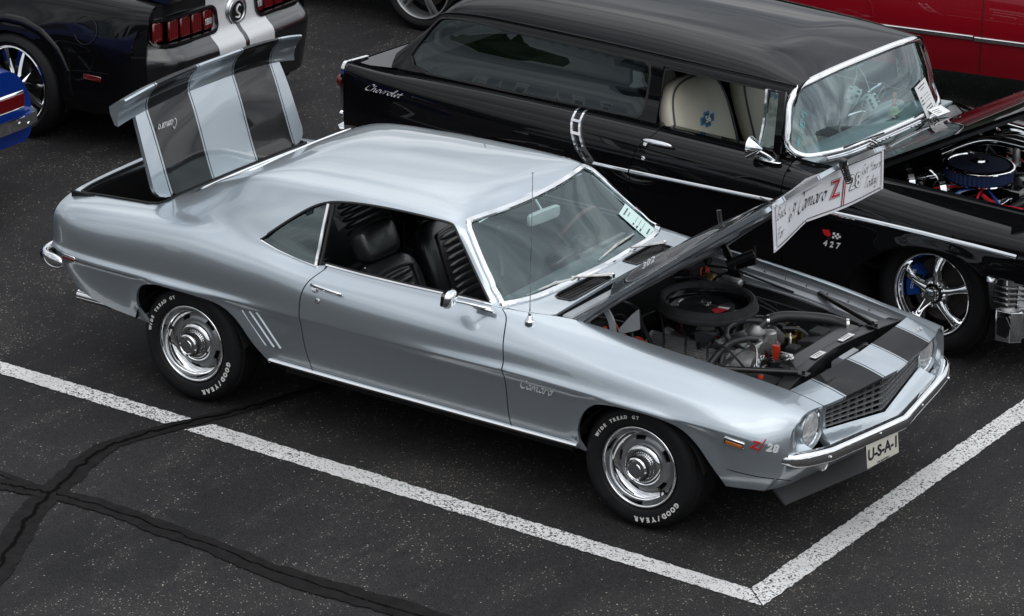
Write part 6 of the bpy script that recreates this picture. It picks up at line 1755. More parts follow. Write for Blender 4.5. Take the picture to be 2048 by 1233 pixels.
# tail: fin end, lamp, bumper
tvp = [WB.P(-4.13, v)[0] for v in np.arange(0, WBV + .01, .5)]
tl = [tuple(p) for p in tvp] + [(p[0], -p[1], p[2]) for p in reversed(tvp)]
raw('tail_panel', [(x - .001, y, z) for x, y, z in tl], [tuple(range(len(tl)))], 'black_paint', wag, False)
raw('load_sill', [(-4.13, -.80, .866), (-4.13, .80, .866), (-3.78, .79, .90), (-3.78, -.79, .90)], [(0, 1, 2, 3)], 'black_paint', wag, False)
raw('rear_window', [(-3.80, -.62, 1.0), (-3.80, .62, 1.0), (-3.57, .5, 1.30), (-3.57, -.5, 1.30)], [(0, 1, 2, 3)], 'glass_dark', wag, False)
for sd in (-1, 1):
    fe = [tuple(WB.P(-4.13, v)[0] * [1, sd, 1]) for v in np.arange(3.2, 8.05, .2)]
    MB().add(sweep(fe, [(-.012, -.012), (-.012, .012), (.012, .012), (.012, -.012)], [(-1, 0, 0)] * len(fe))).build('fin_moulding', 'chrome', wag)
    MB().add(lathe([(.045, .0), (.047, -.02), (.036, -.045), (.018, -.06), (.0005, -.064)], 24, 'x', (-4.13, sd * .845, .765))).build('tail_light', 'red_lens', wag)
    MB().add(lathe([(.018, .0), (.020, -.02), (.012, -.03), (.0005, -.032)], 16, 'x', (-4.14, sd * .85, .55))).build('reflector', 'chrome', wag)
vf = sweep([(-4.0, -.92, .40), (-4.10, -.90, .40), (-4.17, -.84, .40), (-4.2, -.7, .40), (-4.22, 0, .40), (-4.2, .7, .40), (-4.17, .84, .40), (-4.10, .90, .40), (-4.0, .92, .40)], [(-.02, -.07), (.03, -.06), (.04, 0), (.03, .06), (-.02, .07)])
MB().add(vf).build('rear_bumper', 'chrome', wag)
# small brightwork
def on_wag(x, z, sd=-1, lift=.004):
    q = WB.side([(x, z)])[0]; p = WB.P(*q)[0]; p2 = WB.P(q[0] + .05, q[1])[0]; n = WB.N(*q)[0]
    d = p2 - p; d /= np.linalg.norm(d); uu = np.cross(d, n); uu = uu * np.sign(uu[2]); s = np.array([1, sd, 1])
    return frame((p + n * lift) * s, d * s if sd < 0 else -d * s, uu * s)
for sd in (-1, 1):
    MB().add(script_vf('Chevrolet', .021, .24, .5, 38, .004), on_wag(-3.79, .775, sd) @ Matrix.Diagonal((1.75, 1, 1, 1))).build('name_script', 'badge_silver', wag, False)
    MB().add(text_vf('427', .048, .25, .003, .001, space=1.7), on_wag(-.575, .555, sd)).build('engine_number', 'badge_silver', wag, False)
    T = on_wag(-.57, .60, sd)
    MB().add(prism([(-.052, .012), (-.046, .012), (.030, -.012), (.026, -.018)], 0, .003), T).add(prism([(.052, .012), (.046, .012), (-.030, -.012), (-.026, -.018)], 0, .003), T).build('flag_staff', 'chrome', wag, False)
    MB().add(prism([(-.062, .034), (-.020, .038), (-.006, .012), (-.022, -.002), (-.050, .008)], 0, .004), T).build('red_flag', 'red_ink', wag, False)
    fg = MB()
    for i in range(4):
        for j in range(3): fg.add(prism([(.008 + i * .013 - j * .002, .030 - j * .011), (.021 + i * .013 - j * .002, .030 - j * .011), (.021 + i * .013 - j * .002 - .002, .019 - j * .011), (.008 + i * .013 - j * .002 - .002, .019 - j * .011)], 0, .004), T, (i + j) % 2)
    fg.build('chequered_flag', ['white_ink', 'black_ink'], wag, False)
    T = on_wag(-1.775, .868, sd, 0)
    mb = MB(); mb.add(cushion(.20, .030, .022, .8), T @ Matrix.Translation((0, 0, .026)) @ Matrix(((0, 1, 0, 0), (0, 0, 1, 0), (1, 0, 0, 0), (0, 0, 0, 1))))
    for dx in (-.075, .075): mb.add(lathe([(.012, -.004), (.010, .02)], 12, 'z', (dx, 0, 0)), T)
    mb.add(lathe([(.0005, .022), (.012, .02), (.015, .01), (.015, -.004)], 16, 'z', (-.08, -.018, 0)), T)
    mb.build('door_handle', 'chrome', wag)
    MB().add(lathe([(.0005, .005), (.008, .006), (.010, .003), (.0145, .002), (.015, -.004)], 20, 'z'), on_wag(-1.86, .775, sd, 0)).build('door_lock', 'chrome', wag)
mb = MB(); mb.add(tube(smooth_path([(-1.03, -.845, .915), (-1.05, -.865, .945), (-1.10, -.885, .97)], 5), [.018, .014, .011, .009, .008, .008, .008, .008, .008, .008, .008], 10)); mb.add(cushion(.06, .018, .16, .9), Matrix.Translation((-1.06, -.85, .918)))
mr = mb.build('door_mirror', 'chrome', wag)
Tm = Matrix.Translation((-1.16, -.895, .985)) @ Matrix.Rotation(R(10), 4, 'Z')
MB().add(lathe([(.0005, .075), (.010, .068), (.04, .035), (.062, .005), (.066, -.004), (.062, -.008), (.0005, -.006)], 32, 'x'), Tm).build('mirror_head', 'chrome', mr, sharp=50)
for s0, t0, s1, t1, s2, t2 in ((.75, -.06, .60, .03, .30, .06), (-.25, -.06, -.30, .03, -.62, .05)):
    A, B, Cc = [Vector(wsp(s, t)) + Vector((.02, 0, .012)) for s, t in ((s0, t0), (s1, t1), (s2, t2))]
    wp = MB().add(tube([A, B], .006, 6)).build('wiper_arm', 'chrome', wag)
    MB().add(tube([Vector(wsp(s1 + .16, t1 + .0)) + Vector((.015, 0, .01)), Vector(wsp(s2, t2)) + Vector((.014, 0, .008))], .006, 6)).build('wiper_blade', 'black_trim', wp)
_a, _b = wsp(-.895, .62), wsp(-.930, .26)
T = frame(tuple((_a + _b) / 2 + np.array([.012, -.010, .0])), tuple(_b - _a), tuple(wsp(-.80, .45) - wsp(-.93, .45)))
MB().add(script_vf('For Sale / Trade', .0150, .24, .3), T).build('window_lettering', 'cyan_ink', wag, False)
# wheels
def torque_wheel():
    w = empty('wheel'); w.parent = wag
    Rt = .362
    prof = [(.238, .012), (.246, .002), (.262, -.008), (.29, -.012), (.318, -.006), (.336, .010), (.346, .022)]
    y = .024
    for k in range(4): prof += [(.352 if k in (0, 3) else .358, y), (.358, y + .035), (.351, y + .038), (.351, y + .044)]; y += .05
    prof += [(.352, y), (.33, y + .02), (.28, y + .03), (.24, y + .02)]
    MB().add(lathe(prof, 64, 'y')).build('tyre', 'rubber', w, sharp=30)
    MB().add(lathe([(.240, .012), (.241, .0), (.236, -.006), (.229, -.004), (.226, .006), (.224, .03), (.214, .036), (.211, .05), (.208, .10), (.20, .17)], 64, 'y')).build('rim', 'chrome', w, sharp=60)
    for k in range(5):
        a = 2 * math.pi * k / 5 + R(18)
        v = []; f = []; n = 9
        for i in range(9):
            t = i / 8; r = .055 + (.212 - .055) * t
            wd = .036 - .012 * math.sin(t * 2.6) + .018 * t ** 3; yy = .012 + .045 * t ** 2 * 1.0
            for j in range(n):
                s = -1 + 2 * j / (n - 1); v.append((r, yy + .030 * s * s * (1 if abs(s) < 1 else 1.4), wd * s))
        f = [(i * n + j, i * n + j + 1, (i + 1) * n + j + 1, (i + 1) * n + j) for i in range(8) for j in range(n - 1)]
        T = Matrix.Rotation(-a, 4, 'Y')
        MB().add((v, f), T).build('spoke', 'chrome', w)
    hub = MB().add(lathe([(.085, .06), (.085, .028), (.060, .024), (.058, .020)], 40, 'y')).build('hub', 'alloy', w)
    MB().add(lathe([(.042, .03), (.042, -.012), (.036, -.026), (.022, -.032), (.0005, -.034)], 32, 'y')).build('hub_cap', 'chrome', w)
    for k in range(5):
        a = 2 * math.pi * (k + .5) / 5 + R(18)
        MB().add(lathe([(.011, .03), (.011, .006), (.007, .0), (.0005, -.001)], 8, 'y', (.066 * math.cos(a), 0, .066 * math.sin(a)))).build('wheel_nut', 'chrome', hub)
    MB().add(lathe([(.18, .115), (.07, .112), (.0005, .11)], 40, 'y')).build('brake_disc', 'brake_iron', w)
    cal = MB().add(prism([(.20 * math.cos(R(a)), .20 * math.sin(R(a))) for a in range(140, 201, 10)] + [(.115 * math.cos(R(a)), .115 * math.sin(R(a))) for a in range(200, 139, -10)], .065, .112, 'y')).build('brake_caliper', 'brake_blue', w, False)
    MB().add(text_vf('CORVETTE', .024, 0, .0006, .0006), frame((-.158, .064, .035), (.12, 0, 1), (-1, 0, .12))).build('caliper_print', 'white_ink', w, False)
    MB().add(lathe([(.21, .14), (.0005, .14)], 32, 'y')).build('wheel_back', 'dark_liner', w)
    return w
tw = torque_wheel(); tw.location = (0, -.80, .362)
for x, y, rz in ((-2.92, -.80, 0), (0, .80, math.pi), (-2.92, .80, math.pi)):
    c_ = copy_tree(tw, wag); c_.location = (x, y, .362); c_.rotation_euler = (0, 0, rz)
for x in (0, -2.92):
    for sd in (-1, 1):
        v = []
        for k in range(21):
            a = math.pi * (-.12 + 1.24 * k / 20)
            v += [(x - .03 + .46 * math.cos(a), sd * .50, .34 + .40 * math.sin(a)), (x - .03 + .455 * math.cos(a), sd * .90, .34 + .38 * math.sin(a))]
        raw('wheel_house', v, [(2 * k, 2 * k + 1, 2 * k + 3, 2 * k + 2) for k in range(20)], 'dark_liner', wag, False)
boxes('floor_pan', [((-1.7, 0, .30), (4.6, 1.0, .12)), ((-1.45, 0, .27), (1.9, 1.66, .08)), ((-1.9, 0, .42), (3.6, 1.5, .03))], 'dark_liner', wag, .0)
# cabin
wd = MB(); wd.add(prism([(-.82, .935), (-.97, .925), (-1.06, .90), (-1.10, .86), (-1.08, .78), (-.9, .6), (-.80, .6)], -.76, .76, 'y')); wdo = wd.build('dashboard', 'dash_haze', wag, False)
MB().add(cushion(.34, .10, .10, .7), Matrix.Translation((-1.04, .38, .92))).build('instrument_hood', 'dash_haze', wdo)
Tw = Matrix.Translation((-1.20, .38, .90)) @ Matrix.Rotation(R(-60), 4, 'Y')
rim = [(.19 * math.cos(a), .19 * math.sin(a), 0) for a in np.linspace(0, 2 * math.pi, 61)[:-1]]
sw = MB().add(sweep(rim, [(.009 * math.cos(a), .009 * math.sin(a)) for a in np.linspace(0, 2 * math.pi, 9)[:-1]], None, True), Tw).build('steering_wheel', 'chrome', wag)
sp = MB()
for a in (30, 150, 270): sp.add(tube([(0, 0, -.02), (.19 * math.cos(R(a)), .19 * math.sin(R(a)), 0)], .008, 6), Tw)
sp.add(tube([(0, 0, 0), (0, 0, -.3)], .02, 10), Tw); sp.build('steering_spokes', 'chrome', sw)
MB().add(cushion(.22, .05, .025, .6), Matrix.Translation((-1.08, .06, 1.27))).build('rear_view_mirror', 'chrome', wag)
mb = MB(); mb.add(rbox((-2.2, 0, .44), (2.6, 1.5, .02))); mb.add(rbox((-3.0, 0, .70), (1.3, 1.4, .03))); mb.add(rbox((-2.36, 0, .60), (.03, 1.4, .25))); mb.build('cabin_floor', 'dark_carpet', wag, False)
for sd in (-1, 1):
    raw('door_trim', [(-1.86, sd * .80, .40), (-.95, sd * .80, .40), (-1.0, sd * .77, .925), (-1.86, sd * .77, .925)], [(0, 1, 2, 3)], 'black_vinyl', wag, False)
    raw('quarter_trim', [(-3.8, sd * .79, .40), (-1.9, sd * .80, .40), (-1.9, sd * .765, .925), (-3.8, sd * .75, .90)], [(0, 1, 2, 3)], 'black_vinyl', wag, False)
o = panel('headliner', WR, [(-3.5, 4.6), (-1.08, 4.6), (-1.08, 7), (-3.5, 7)], 'dark_carpet', wag, side=0, join_center=True, flange=0, gu=.15, gv=.5, disp=lambda u, v, p: np.full(len(u), -.03)); o.data.flip_normals()
def bowtie(T, parent):
    b = MB().add(prism([(-.075, -.022), (-.062, .022), (-.026, .022), (-.020, .044), (.034, .044), (.028, .022), (.075, .022), (.062, -.022), (.026, -.022), (.020, -.044), (-.034, -.044), (-.028, -.022)], 0, .004), T).build('seat_emblem', 'blue_badge', parent, False)
    MB().add(prism([(-.058, -.013), (-.049, .013), (-.018, .013), (-.012, .034), (.022, .034), (.018, .013), (.058, .013), (.049, -.013), (.018, -.013), (.012, -.034), (-.022, -.034), (-.018, -.013)], .004, .007), T).build('emblem_face', 'grey_badge', b, False)
    MB().add(text_vf('56', .052, .1, .001, .001), T @ Matrix.Translation((0, 0, .008))).build('emblem_number', 'badge_silver', b, False)
for y in (-.37, .37):
    s = empty('front_seat'); s.parent = wag; s.location = (-1.72, y, .45)
    Tb = Matrix.Translation((-.05, 0, .12)) @ Matrix.Rotation(R(-20), 4, 'Y') @ Matrix.Translation((0, 0, .26))
    MB().add(cushion(.60, .66, .16, .62, 32, 20), Tb).build('backrest', 'cream_vinyl', s)
    MB().add(tube(smooth_path([(.05, -.285, -.2), (.055, -.275, .1), (.055, -.2, .27), (.055, 0, .31), (.055, .2, .27), (.055, .275, .1), (.05, .285, -.2)], 6), .006, 6), Tb).build('backrest_piping', 'grey_badge', s)
    MB().add(cushion(.60, .18, .55, .5), Matrix.Translation((.24, 0, .06))).build('cushion', 'cream_vinyl', s)
    Tq = Tb @ Matrix.Translation((.081, 0, .05)) @ Matrix(((0, 0, 1, 0), (1, 0, 0, 0), (0, 1, 0, 0), (0, 0, 0, 1)))
    bowtie(Tq, s)
MB().add(cushion(1.3, .5, .16, .4), Matrix.Translation((-2.75, 0, .72)) @ Matrix.Rotation(R(-20), 4, 'Y')).build('rear_seat', 'cream_vinyl', wag)
MB().add(tube([(-4.0, .55, .88), (-4.0, .55, 2.0)], [.012, .006], 8)).build('aerial', 'black_trim', wag)
# ------------------------------------------------------------------ neighbours: modern black coupe, blue car, red car, dark car
def simple_wheel(parent, name, rt, rr, wid, spokes, mat, two=False):
    w = empty(name); w.parent = parent
    MB().add(lathe([(rr + .002, .012), (rr + .010, .0), (rr + .03, -.010), (rt - .05, -.012), (rt - .02, .002), (rt - .006, .02), (rt, .04), (rt, .07), (rt - .006, .073), (rt - .006, .08), (rt, .083), (rt, wid - .04), (rt - .02, wid), (rr + .03, wid + .01)], 56, 'y')).build('tyre', 'rubber', w, sharp=30)
    MB().add(lathe([(rr + .003, .012), (rr + .003, -.002), (rr - .004, -.006), (rr - .012, .0), (rr - .016, .03), (rr - .022, .12)], 56, 'y')).build('rim', mat, w, sharp=50)
    for k in range(spokes):
        for off in ((-.09, .09) if two else (0,)):
            a = 2 * math.pi * k / spokes + R(8)
            T = Matrix.Rotation(-(a + off), 4, 'Y')
            v = [];
            for i in range(6):
                t = i / 5; r = .03 + (rr - .035) * t; hw = (.018 - .006 * t) if two else (.026 - .010 * t + .01 * t * t)
                for s in (-1, -.6, .6, 1): v.append((r, .005 + .03 * (1 - t) * 0 + .025 * t * t + (.02 if abs(s) == 1 else 0), hw * s))
            MB().add((v, [(i * 4 + j, i * 4 + j + 1, i * 4 + j + 5, i * 4 + j + 4) for i in range(5) for j in range(3)]), T).build('spoke', mat, w, sharp=30)
    MB().add(lathe([(.05, .04), (.048, -.002), (.034, -.012), (.0005, -.014)], 28, 'y')).build('hub_cap', mat, w)
    MB().add(lathe([(.16, .09), (.06, .088), (.0005, .085)], 32, 'y')).build('brake_disc', 'brake_iron', w)
    MB().add(lathe([(rr - .01, .14), (.0005, .14)], 32, 'y')).build('wheel_back', 'dark_liner', w)
    return w
def place_wheels(parent, w, xs, y, z):
    first = True
    for x in xs:
        for sd in (-1, 1):
            o = w if first else copy_tree(w, parent); first = False
            o.location = (x, sd * y, z); o.rotation_euler = (0, 0, 0 if sd < 0 else math.pi)
def house(parent, xs, rad, y0, y1, z):
    for x in xs:
        for sd in (-1, 1):
            v = []
            for k in range(17):
                a = math.pi * (-.1 + 1.2 * k / 16); v += [(x + rad * math.cos(a), sd * y0, z + rad * math.sin(a)), (x + rad * math.cos(a), sd * y1, z + rad * math.sin(a))]
            raw('wheel_house', v, [(2 * k, 2 * k + 1, 2 * k + 3, 2 * k + 2) for k in range(16)], 'dark_liner', parent, False)
def arc(x, z, r, zb, n=18, sq=1.0):
    a0 = math.asin(max(-1, min(1, (zb - z) / r)))
    return [(x + r * math.cos(a), z + r * math.sin(a) * sq) for a in np.linspace(math.pi - a0, a0, n)][::1]
# --- modern black coupe, tail towards the silver car (own x runs to its nose)
mus = empty('parked_car', (-5.09, 2.97, 0), math.pi, 'modern black coupe with twin silver stripes over its tail', 'car', 'cars parked in the lot')
_mr = [
 K((-.98,.80,.30),(-.8,.88,.27),(-.4,.90,.25),(1,.88,.24),(2.7,.90,.24),(3.5,.80,.26)),
 K((-1.0,.82,.42),(-.8,.905,.40),(-.4,.93,.38),(0,.945,.38),(.5,.93,.36),(1.3,.90,.34),(2.7,.93,.36),(3.5,.84,.36)),
 K((-1.0,.83,.55),(-.8,.905,.55),(-.4,.93,.55),(0,.955,.56),(.5,.93,.54),(1.3,.905,.52),(2.7,.94,.55),(3.5,.85,.50)),
 K((-1.0,.83,.66),(-.8,.905,.67),(-.4,.93,.70),(0,.955,.735),(.45,.93,.70),(1.3,.905,.66),(2.7,.94,.70),(3.5,.85,.60)),
 K((-1.0,.825,.73),(-.8,.895,.75),(-.4,.915,.79),(0,.925,.80),(.45,.91,.79),(1.3,.90,.75),(2.7,.92,.76),(3.5,.83,.68)),
 K((-1.0,.815,.82),(-.8,.875,.84),(-.4,.888,.865),(0,.89,.87),(.5,.89,.86),(1.3,.88,.83),(2.7,.87,.83),(3.5,.80,.74)),
 K((-1.0,.80,.915),(-.8,.85,.935),(-.4,.855,.95),(0,.85,.955),(.6,.84,.945),(1.3,.83,.91),(2.7,.80,.88),(3.5,.74,.78)),
 K((-1.0,.755,.985),(-.8,.79,1.00),(-.4,.79,1.01),(0,.78,1.00),(.6,.77,.985),(1.5,.76,.95),(2.7,.70,.92),(3.5,.66,.80)),
 K((-1.0,.62,1.01),(-.6,.64,1.03),(-.25,.62,1.05),(.1,.62,1.20),(.7,.60,1.32),(1.2,.58,1.30),(1.75,.66,1.02),(2.7,.60,.94),(3.5,.56,.82)),
 K((-1.0,.30,1.02),(-.6,.32,1.05),(-.25,.32,1.07),(.1,.42,1.26),(.7,.40,1.37),(1.2,.40,1.35),(1.75,.40,1.04),(2.7,.34,.96),(3.5,.30,.83)),
 K((-1.0,0,1.025),(-.6,0,1.055),(-.25,0,1.08),(.1,0,1.28),(.7,0,1.385),(1.2,0,1.37),(1.75,0,1.05),(2.7,0,.97),(3.5,0,.84)),
]
SM = Surf(_mr, None, su=.06, sv=.3)
aR_ = SM.side([(-.385, .30), (-.385, .345), (-.36, .47), (-.30, .58), (-.20, .66), (-.08, .705), (.06, .708), (.20, .665), (.31, .575), (.37, .46), (.39, .345), (.39, .30)])
aF_ = SM.side([(2.335, .28), (2.335, .345), (2.37, .48), (2.45, .60), (2.57, .68), (2.72, .705), (2.87, .68), (2.99, .60), (3.07, .48), (3.11, .345), (3.11, .29)])
for sd in (-1, 1):
    ol = [(-.97, 0), (-.39, 0)] + aR_ + [(.395, 0), (2.33, 0)] + aF_ + [(3.115, 0), (3.5, 0)] + [(3.5, k * .5) for k in range(1, 21)] + [(-.99, 10 - k * .5) for k in range(0, 20)]
    panel('body_shell', SM, ol, 'black_paint', mus, side=sd, gu=.06, gv=.3, disp=lipdisp([aR_, aF_]), flange=.02)
    fl = SM.side([(-.43, .345), (-.41, .50), (-.34, .63), (-.22, .725), (-.06, .772), (.08, .772), (.24, .72), (.36, .61)])
    strip('wheel_flare', SM, fl, [(-.03, -.004), (-.02, .006), (.0, .016), (.022, .012), (.035, .0), (.035, -.004)], 'black_paint', mus, side=sd)
    q = SM.side([(-.62, .50)])[0]; p = SM.P(*q)[0]
    T = frame((p[0], sd * (p[1] + .002), p[2]), (-1 if sd > 0 else 1, 0, 0), (0, 0, 1))
    MB().add(rbox((0, 0, 0), (.145, .036, .010), .004), T).build('side_marker', 'red_lens', mus)
    q = SM.side([(-.56, .80)])[0]; p = SM.P(*q)[0]; n = SM.N(*q)[0] * [1, sd, 1]
    T = frame(p * [1, sd, 1] + n * .002, (-1 if sd > 0 else 1, 0, 0), np.cross(n, [(-1 if sd > 0 else 1), 0, 0]))
    MB().add(lathe([(.088, 0), (.089, .0015), (.092, .0015), (.093, 0)], 44, 'z'), T).build('fuel_door', 'black_trim', mus)
    strip('bumper_seam', SM, SM.side([(-.43, .52), (-.6, .54), (-.75, .545)]), [(-.002, .0), (-.002, .0012), (.002, .0012), (.002, .0)], 'dark_liner', mus, side=sd)
    strip('bumper_seam', SM, SM.side([(-.5, .33), (-.7, .345), (-.95, .37)]), [(-.003, .0), (-.003, .003), (.003, .003), (.003, .0)], 'black_paint', mus, side=sd)
# tail face: y across, z up -> x
def mx(y, z):
    y = np.abs(y)
    x = -1.045 - .03 * np.clip((.90 - z) / .2, 0, 1) + .16 * np.clip((y - .62) / .21, 0, 1) ** 2.2 * 1.0 + .03 * (y / .8) ** 2
    x = x - .085 / (1 + np.exp(-(.680 - z) / .016)) + .045 * np.clip((.60 - z) / .3, 0, 1) ** 1.5
    return x
tp = [SM.P(-.99, v)[0] for v in np.arange(10, -.01, -.5)]
t_ol = [(float(p[1]), float(p[2])) for p in tp]
t_ol = [(max(0.0, a), b) for a, b in t_ol] + [(.6, .28), (0, .28)]
def rr(cy, cz, w, h, r, n=5):
    o = []
    for sx, sy, a0 in ((1, 1, 0), (-1, 1, 90), (-1, -1, 180), (1, -1, 270)):
        for k in range(n + 1): a = R(a0 + 90 * k / n); o.append((cy + sx * (w / 2 - r) + r * math.cos(a), cz + sy * (h / 2 - r) + r * math.sin(a)))
    return o
LT = rr(.49, .815, .56, .165, .05)
V2, F = cdt(dens(t_ol, .05, 1), [LT], .04, .02)
def mfm(q): return np.stack([mx(q[:, 0], q[:, 1]), q[:, 0], q[:, 1]], 1)
def mnm(q):
    e = .004; y, z = q[:, 0], q[:, 1]; a = (mx(y + e, z) - mx(y, z)) / e; b = (mx(y, z + e) - mx(y, z - e)) / (2 * e)
    n = np.stack([-np.ones(len(q)), a, b], 1); return n / np.linalg.norm(n, axis=1, keepdims=True)
def tail_mat(c): return 0
mm_, t_, b_ = principled('black_striped'); N_, L_ = t_.nodes, t_.links
co_ = N_.new('ShaderNodeTexCoord'); s_ = N_.new('ShaderNodeSeparateXYZ'); L_.new(co_.outputs['Object'], s_.inputs[0])
ab_ = N_.new('ShaderNodeMath'); ab_.operation = 'ABSOLUTE'; L_.new(s_.outputs['Y'], ab_.inputs[0])
d1 = N_.new('ShaderNodeMath'); d1.operation = 'SUBTRACT'; d1.inputs[1].default_value = .155; L_.new(ab_.outputs[0], d1.inputs[0])
d2 = N_.new('ShaderNodeMath'); d2.operation = 'ABSOLUTE'; L_.new(d1.outputs[0], d2.inputs[0])
d3 = N_.new('ShaderNodeMath'); d3.operation = 'LESS_THAN'; d3.inputs[1].default_value = .135; L_.new(d2.outputs[0], d3.inputs[0])
mi_ = N_.new('ShaderNodeMix'); mi_.data_type = 'RGBA'; L_.new(d3.outputs[0], mi_.inputs[0]); mi_.inputs[6].default_value = (.006, .006, .007, 1); mi_.inputs[7].default_value = (.64, .65, .66, 1)
L_.new(mi_.outputs[2], b_.inputs['Base Color']); b_.inputs['Roughness'].default_value = .3; b_.inputs['Coat Weight'].default_value = 1; b_.inputs['Coat Roughness'].default_value = .015
MATS['black_striped'] = mm_
tf = skin('rear_fascia', V2, F, mfm, mnm, 'black_striped', mus, .03, 0, lambda q: q[:, 0] < 1e-5)
for sd in (-1, 1):
    fr_ = [(float(mx(a, b)) - .004, sd * a, b) for a, b in dens(LT, .03, 1)]
    MB().add(sweep(fr_, [(-.012, -.004), (-.010, .010), (.010, .010), (.012, -.004)], [(-1, 0, 0)] * len(fr_), True)).build('lamp_bezel', 'black_gloss', mus)
    for k, (y0, w) in enumerate(((.255, .10), (.365, .10), (.475, .10), (.585, .08), (.69, .105))):
        y = .49 - .28 + .055 + k * .1125
        mt = 'red_lens'
        x = float(mx(y, .815)) + .018
        le = MB().add(rbox((x, sd * y, .815), (.02, .098, .135), .008)).build('tail_lamp', mt, mus)
        if k == 0: MB().add(rbox((x - .006, sd * y, .80), (.012, .07, .045), .004)).build('reverse_lamp', 'lens_glass', le)
        for i in range(3): MB().add(rbox((x - .0105, sd * (y - .025 + .025 * i), .815), (.003, .004, .125))).build('lens_rib', 'red_lens', le, False)
mb = MB(); mb.add(lathe([(.105, .03), (.108, .0), (.098, -.014), (.088, -.012), (.084, -.020), (.070, -.024), (.066, -.016)], 48, 'x', (float(mx(0, .815)), 0, .815)))
gc = mb.build('centre_badge', 'alloy', mus, sharp=40)
MB().add(lathe([(.067, -.017), (.0005, -.019)], 40, 'x', (float(mx(0, .815)), 0, .815))).build('badge_face', 'black_gloss', gc)
sx0 = float(mx(0, .815)) - .021
MB().add(tube(smooth_path([(sx0, .022, .780), (sx0, -.004, .772), (sx0, -.018, .788), (sx0, .010, .812), (sx0, .012, .835), (sx0, -.010, .856), (sx0, -.024, .846)], 5), .006, 6)).build('snake_emblem', 'badge_silver', gc)
MB().add(rbox((float(mx(.1, .5)) - .002, 0, .50), (.01, .5, .14), .01)).build('plate_recess', 'black_satin', mus)
for sd in (-1, 1): MB().add(lathe([(.045, .0), (.05, .0), (.05, .15), (.044, .15)], 24, 'x', (-1.06, sd * .55, .29))).build('exhaust_tip', 'chrome', mus)
MB().add(prism([(-1.06, 1.005), (-1.10, 1.06), (-1.03, 1.065), (-.80, 1.045), (-.80, 1.03)], -.70, .70, 'y')).build('deck_spoiler', 'black_striped', mus, False)
for sd in (-1, 1):
    panel('side_window', SM, [(-.05, 7.2), (.12, 7.6), (.40, 7.85), (1.1, 7.85), (1.35, 7.6), (1.62, 7.2)], 'glass_dark', mus, side=sd, flange=0, gu=.1, gv=.3, disp=lambda u, v, p: np.full(len(u), .005))
panel('rear_window', SM, [(-.18, 8.15), (.20, 8.2), (.50, 8.3), (.52, 10), (-.20, 10)], 'glass_dark', mus, side=0, join_center=True, flange=0, gu=.06, gv=.3, disp=lambda u, v, p: np.full(len(u), .005))
panel('windscreen', SM, [(1.28, 8.2), (1.5, 8.15), (1.68, 8.15), (1.72, 10), (1.26, 10)], 'glass_dark', mus, side=0, join_center=True, flange=0, gu=.06, gv=.3, disp=lambda u, v, p: np.full(len(u), .005))
mw = simple_wheel(mus, 'wheel', .345, .262, .26, 10, 'chrome'); place_wheels(mus, mw, (0, 2.72), .965, .345)
house(mus, (0, 2.72), .40, .55, .92, .345)
boxes('floor_pan', [((1.3, 0, .30), (4.4, 1.1, .14)), ((1.35, 0, .27), (1.9, 1.7, .1)), ((-.75, 0, .32), (.4, 1.5, .06))], 'dark_liner', mus, 0)
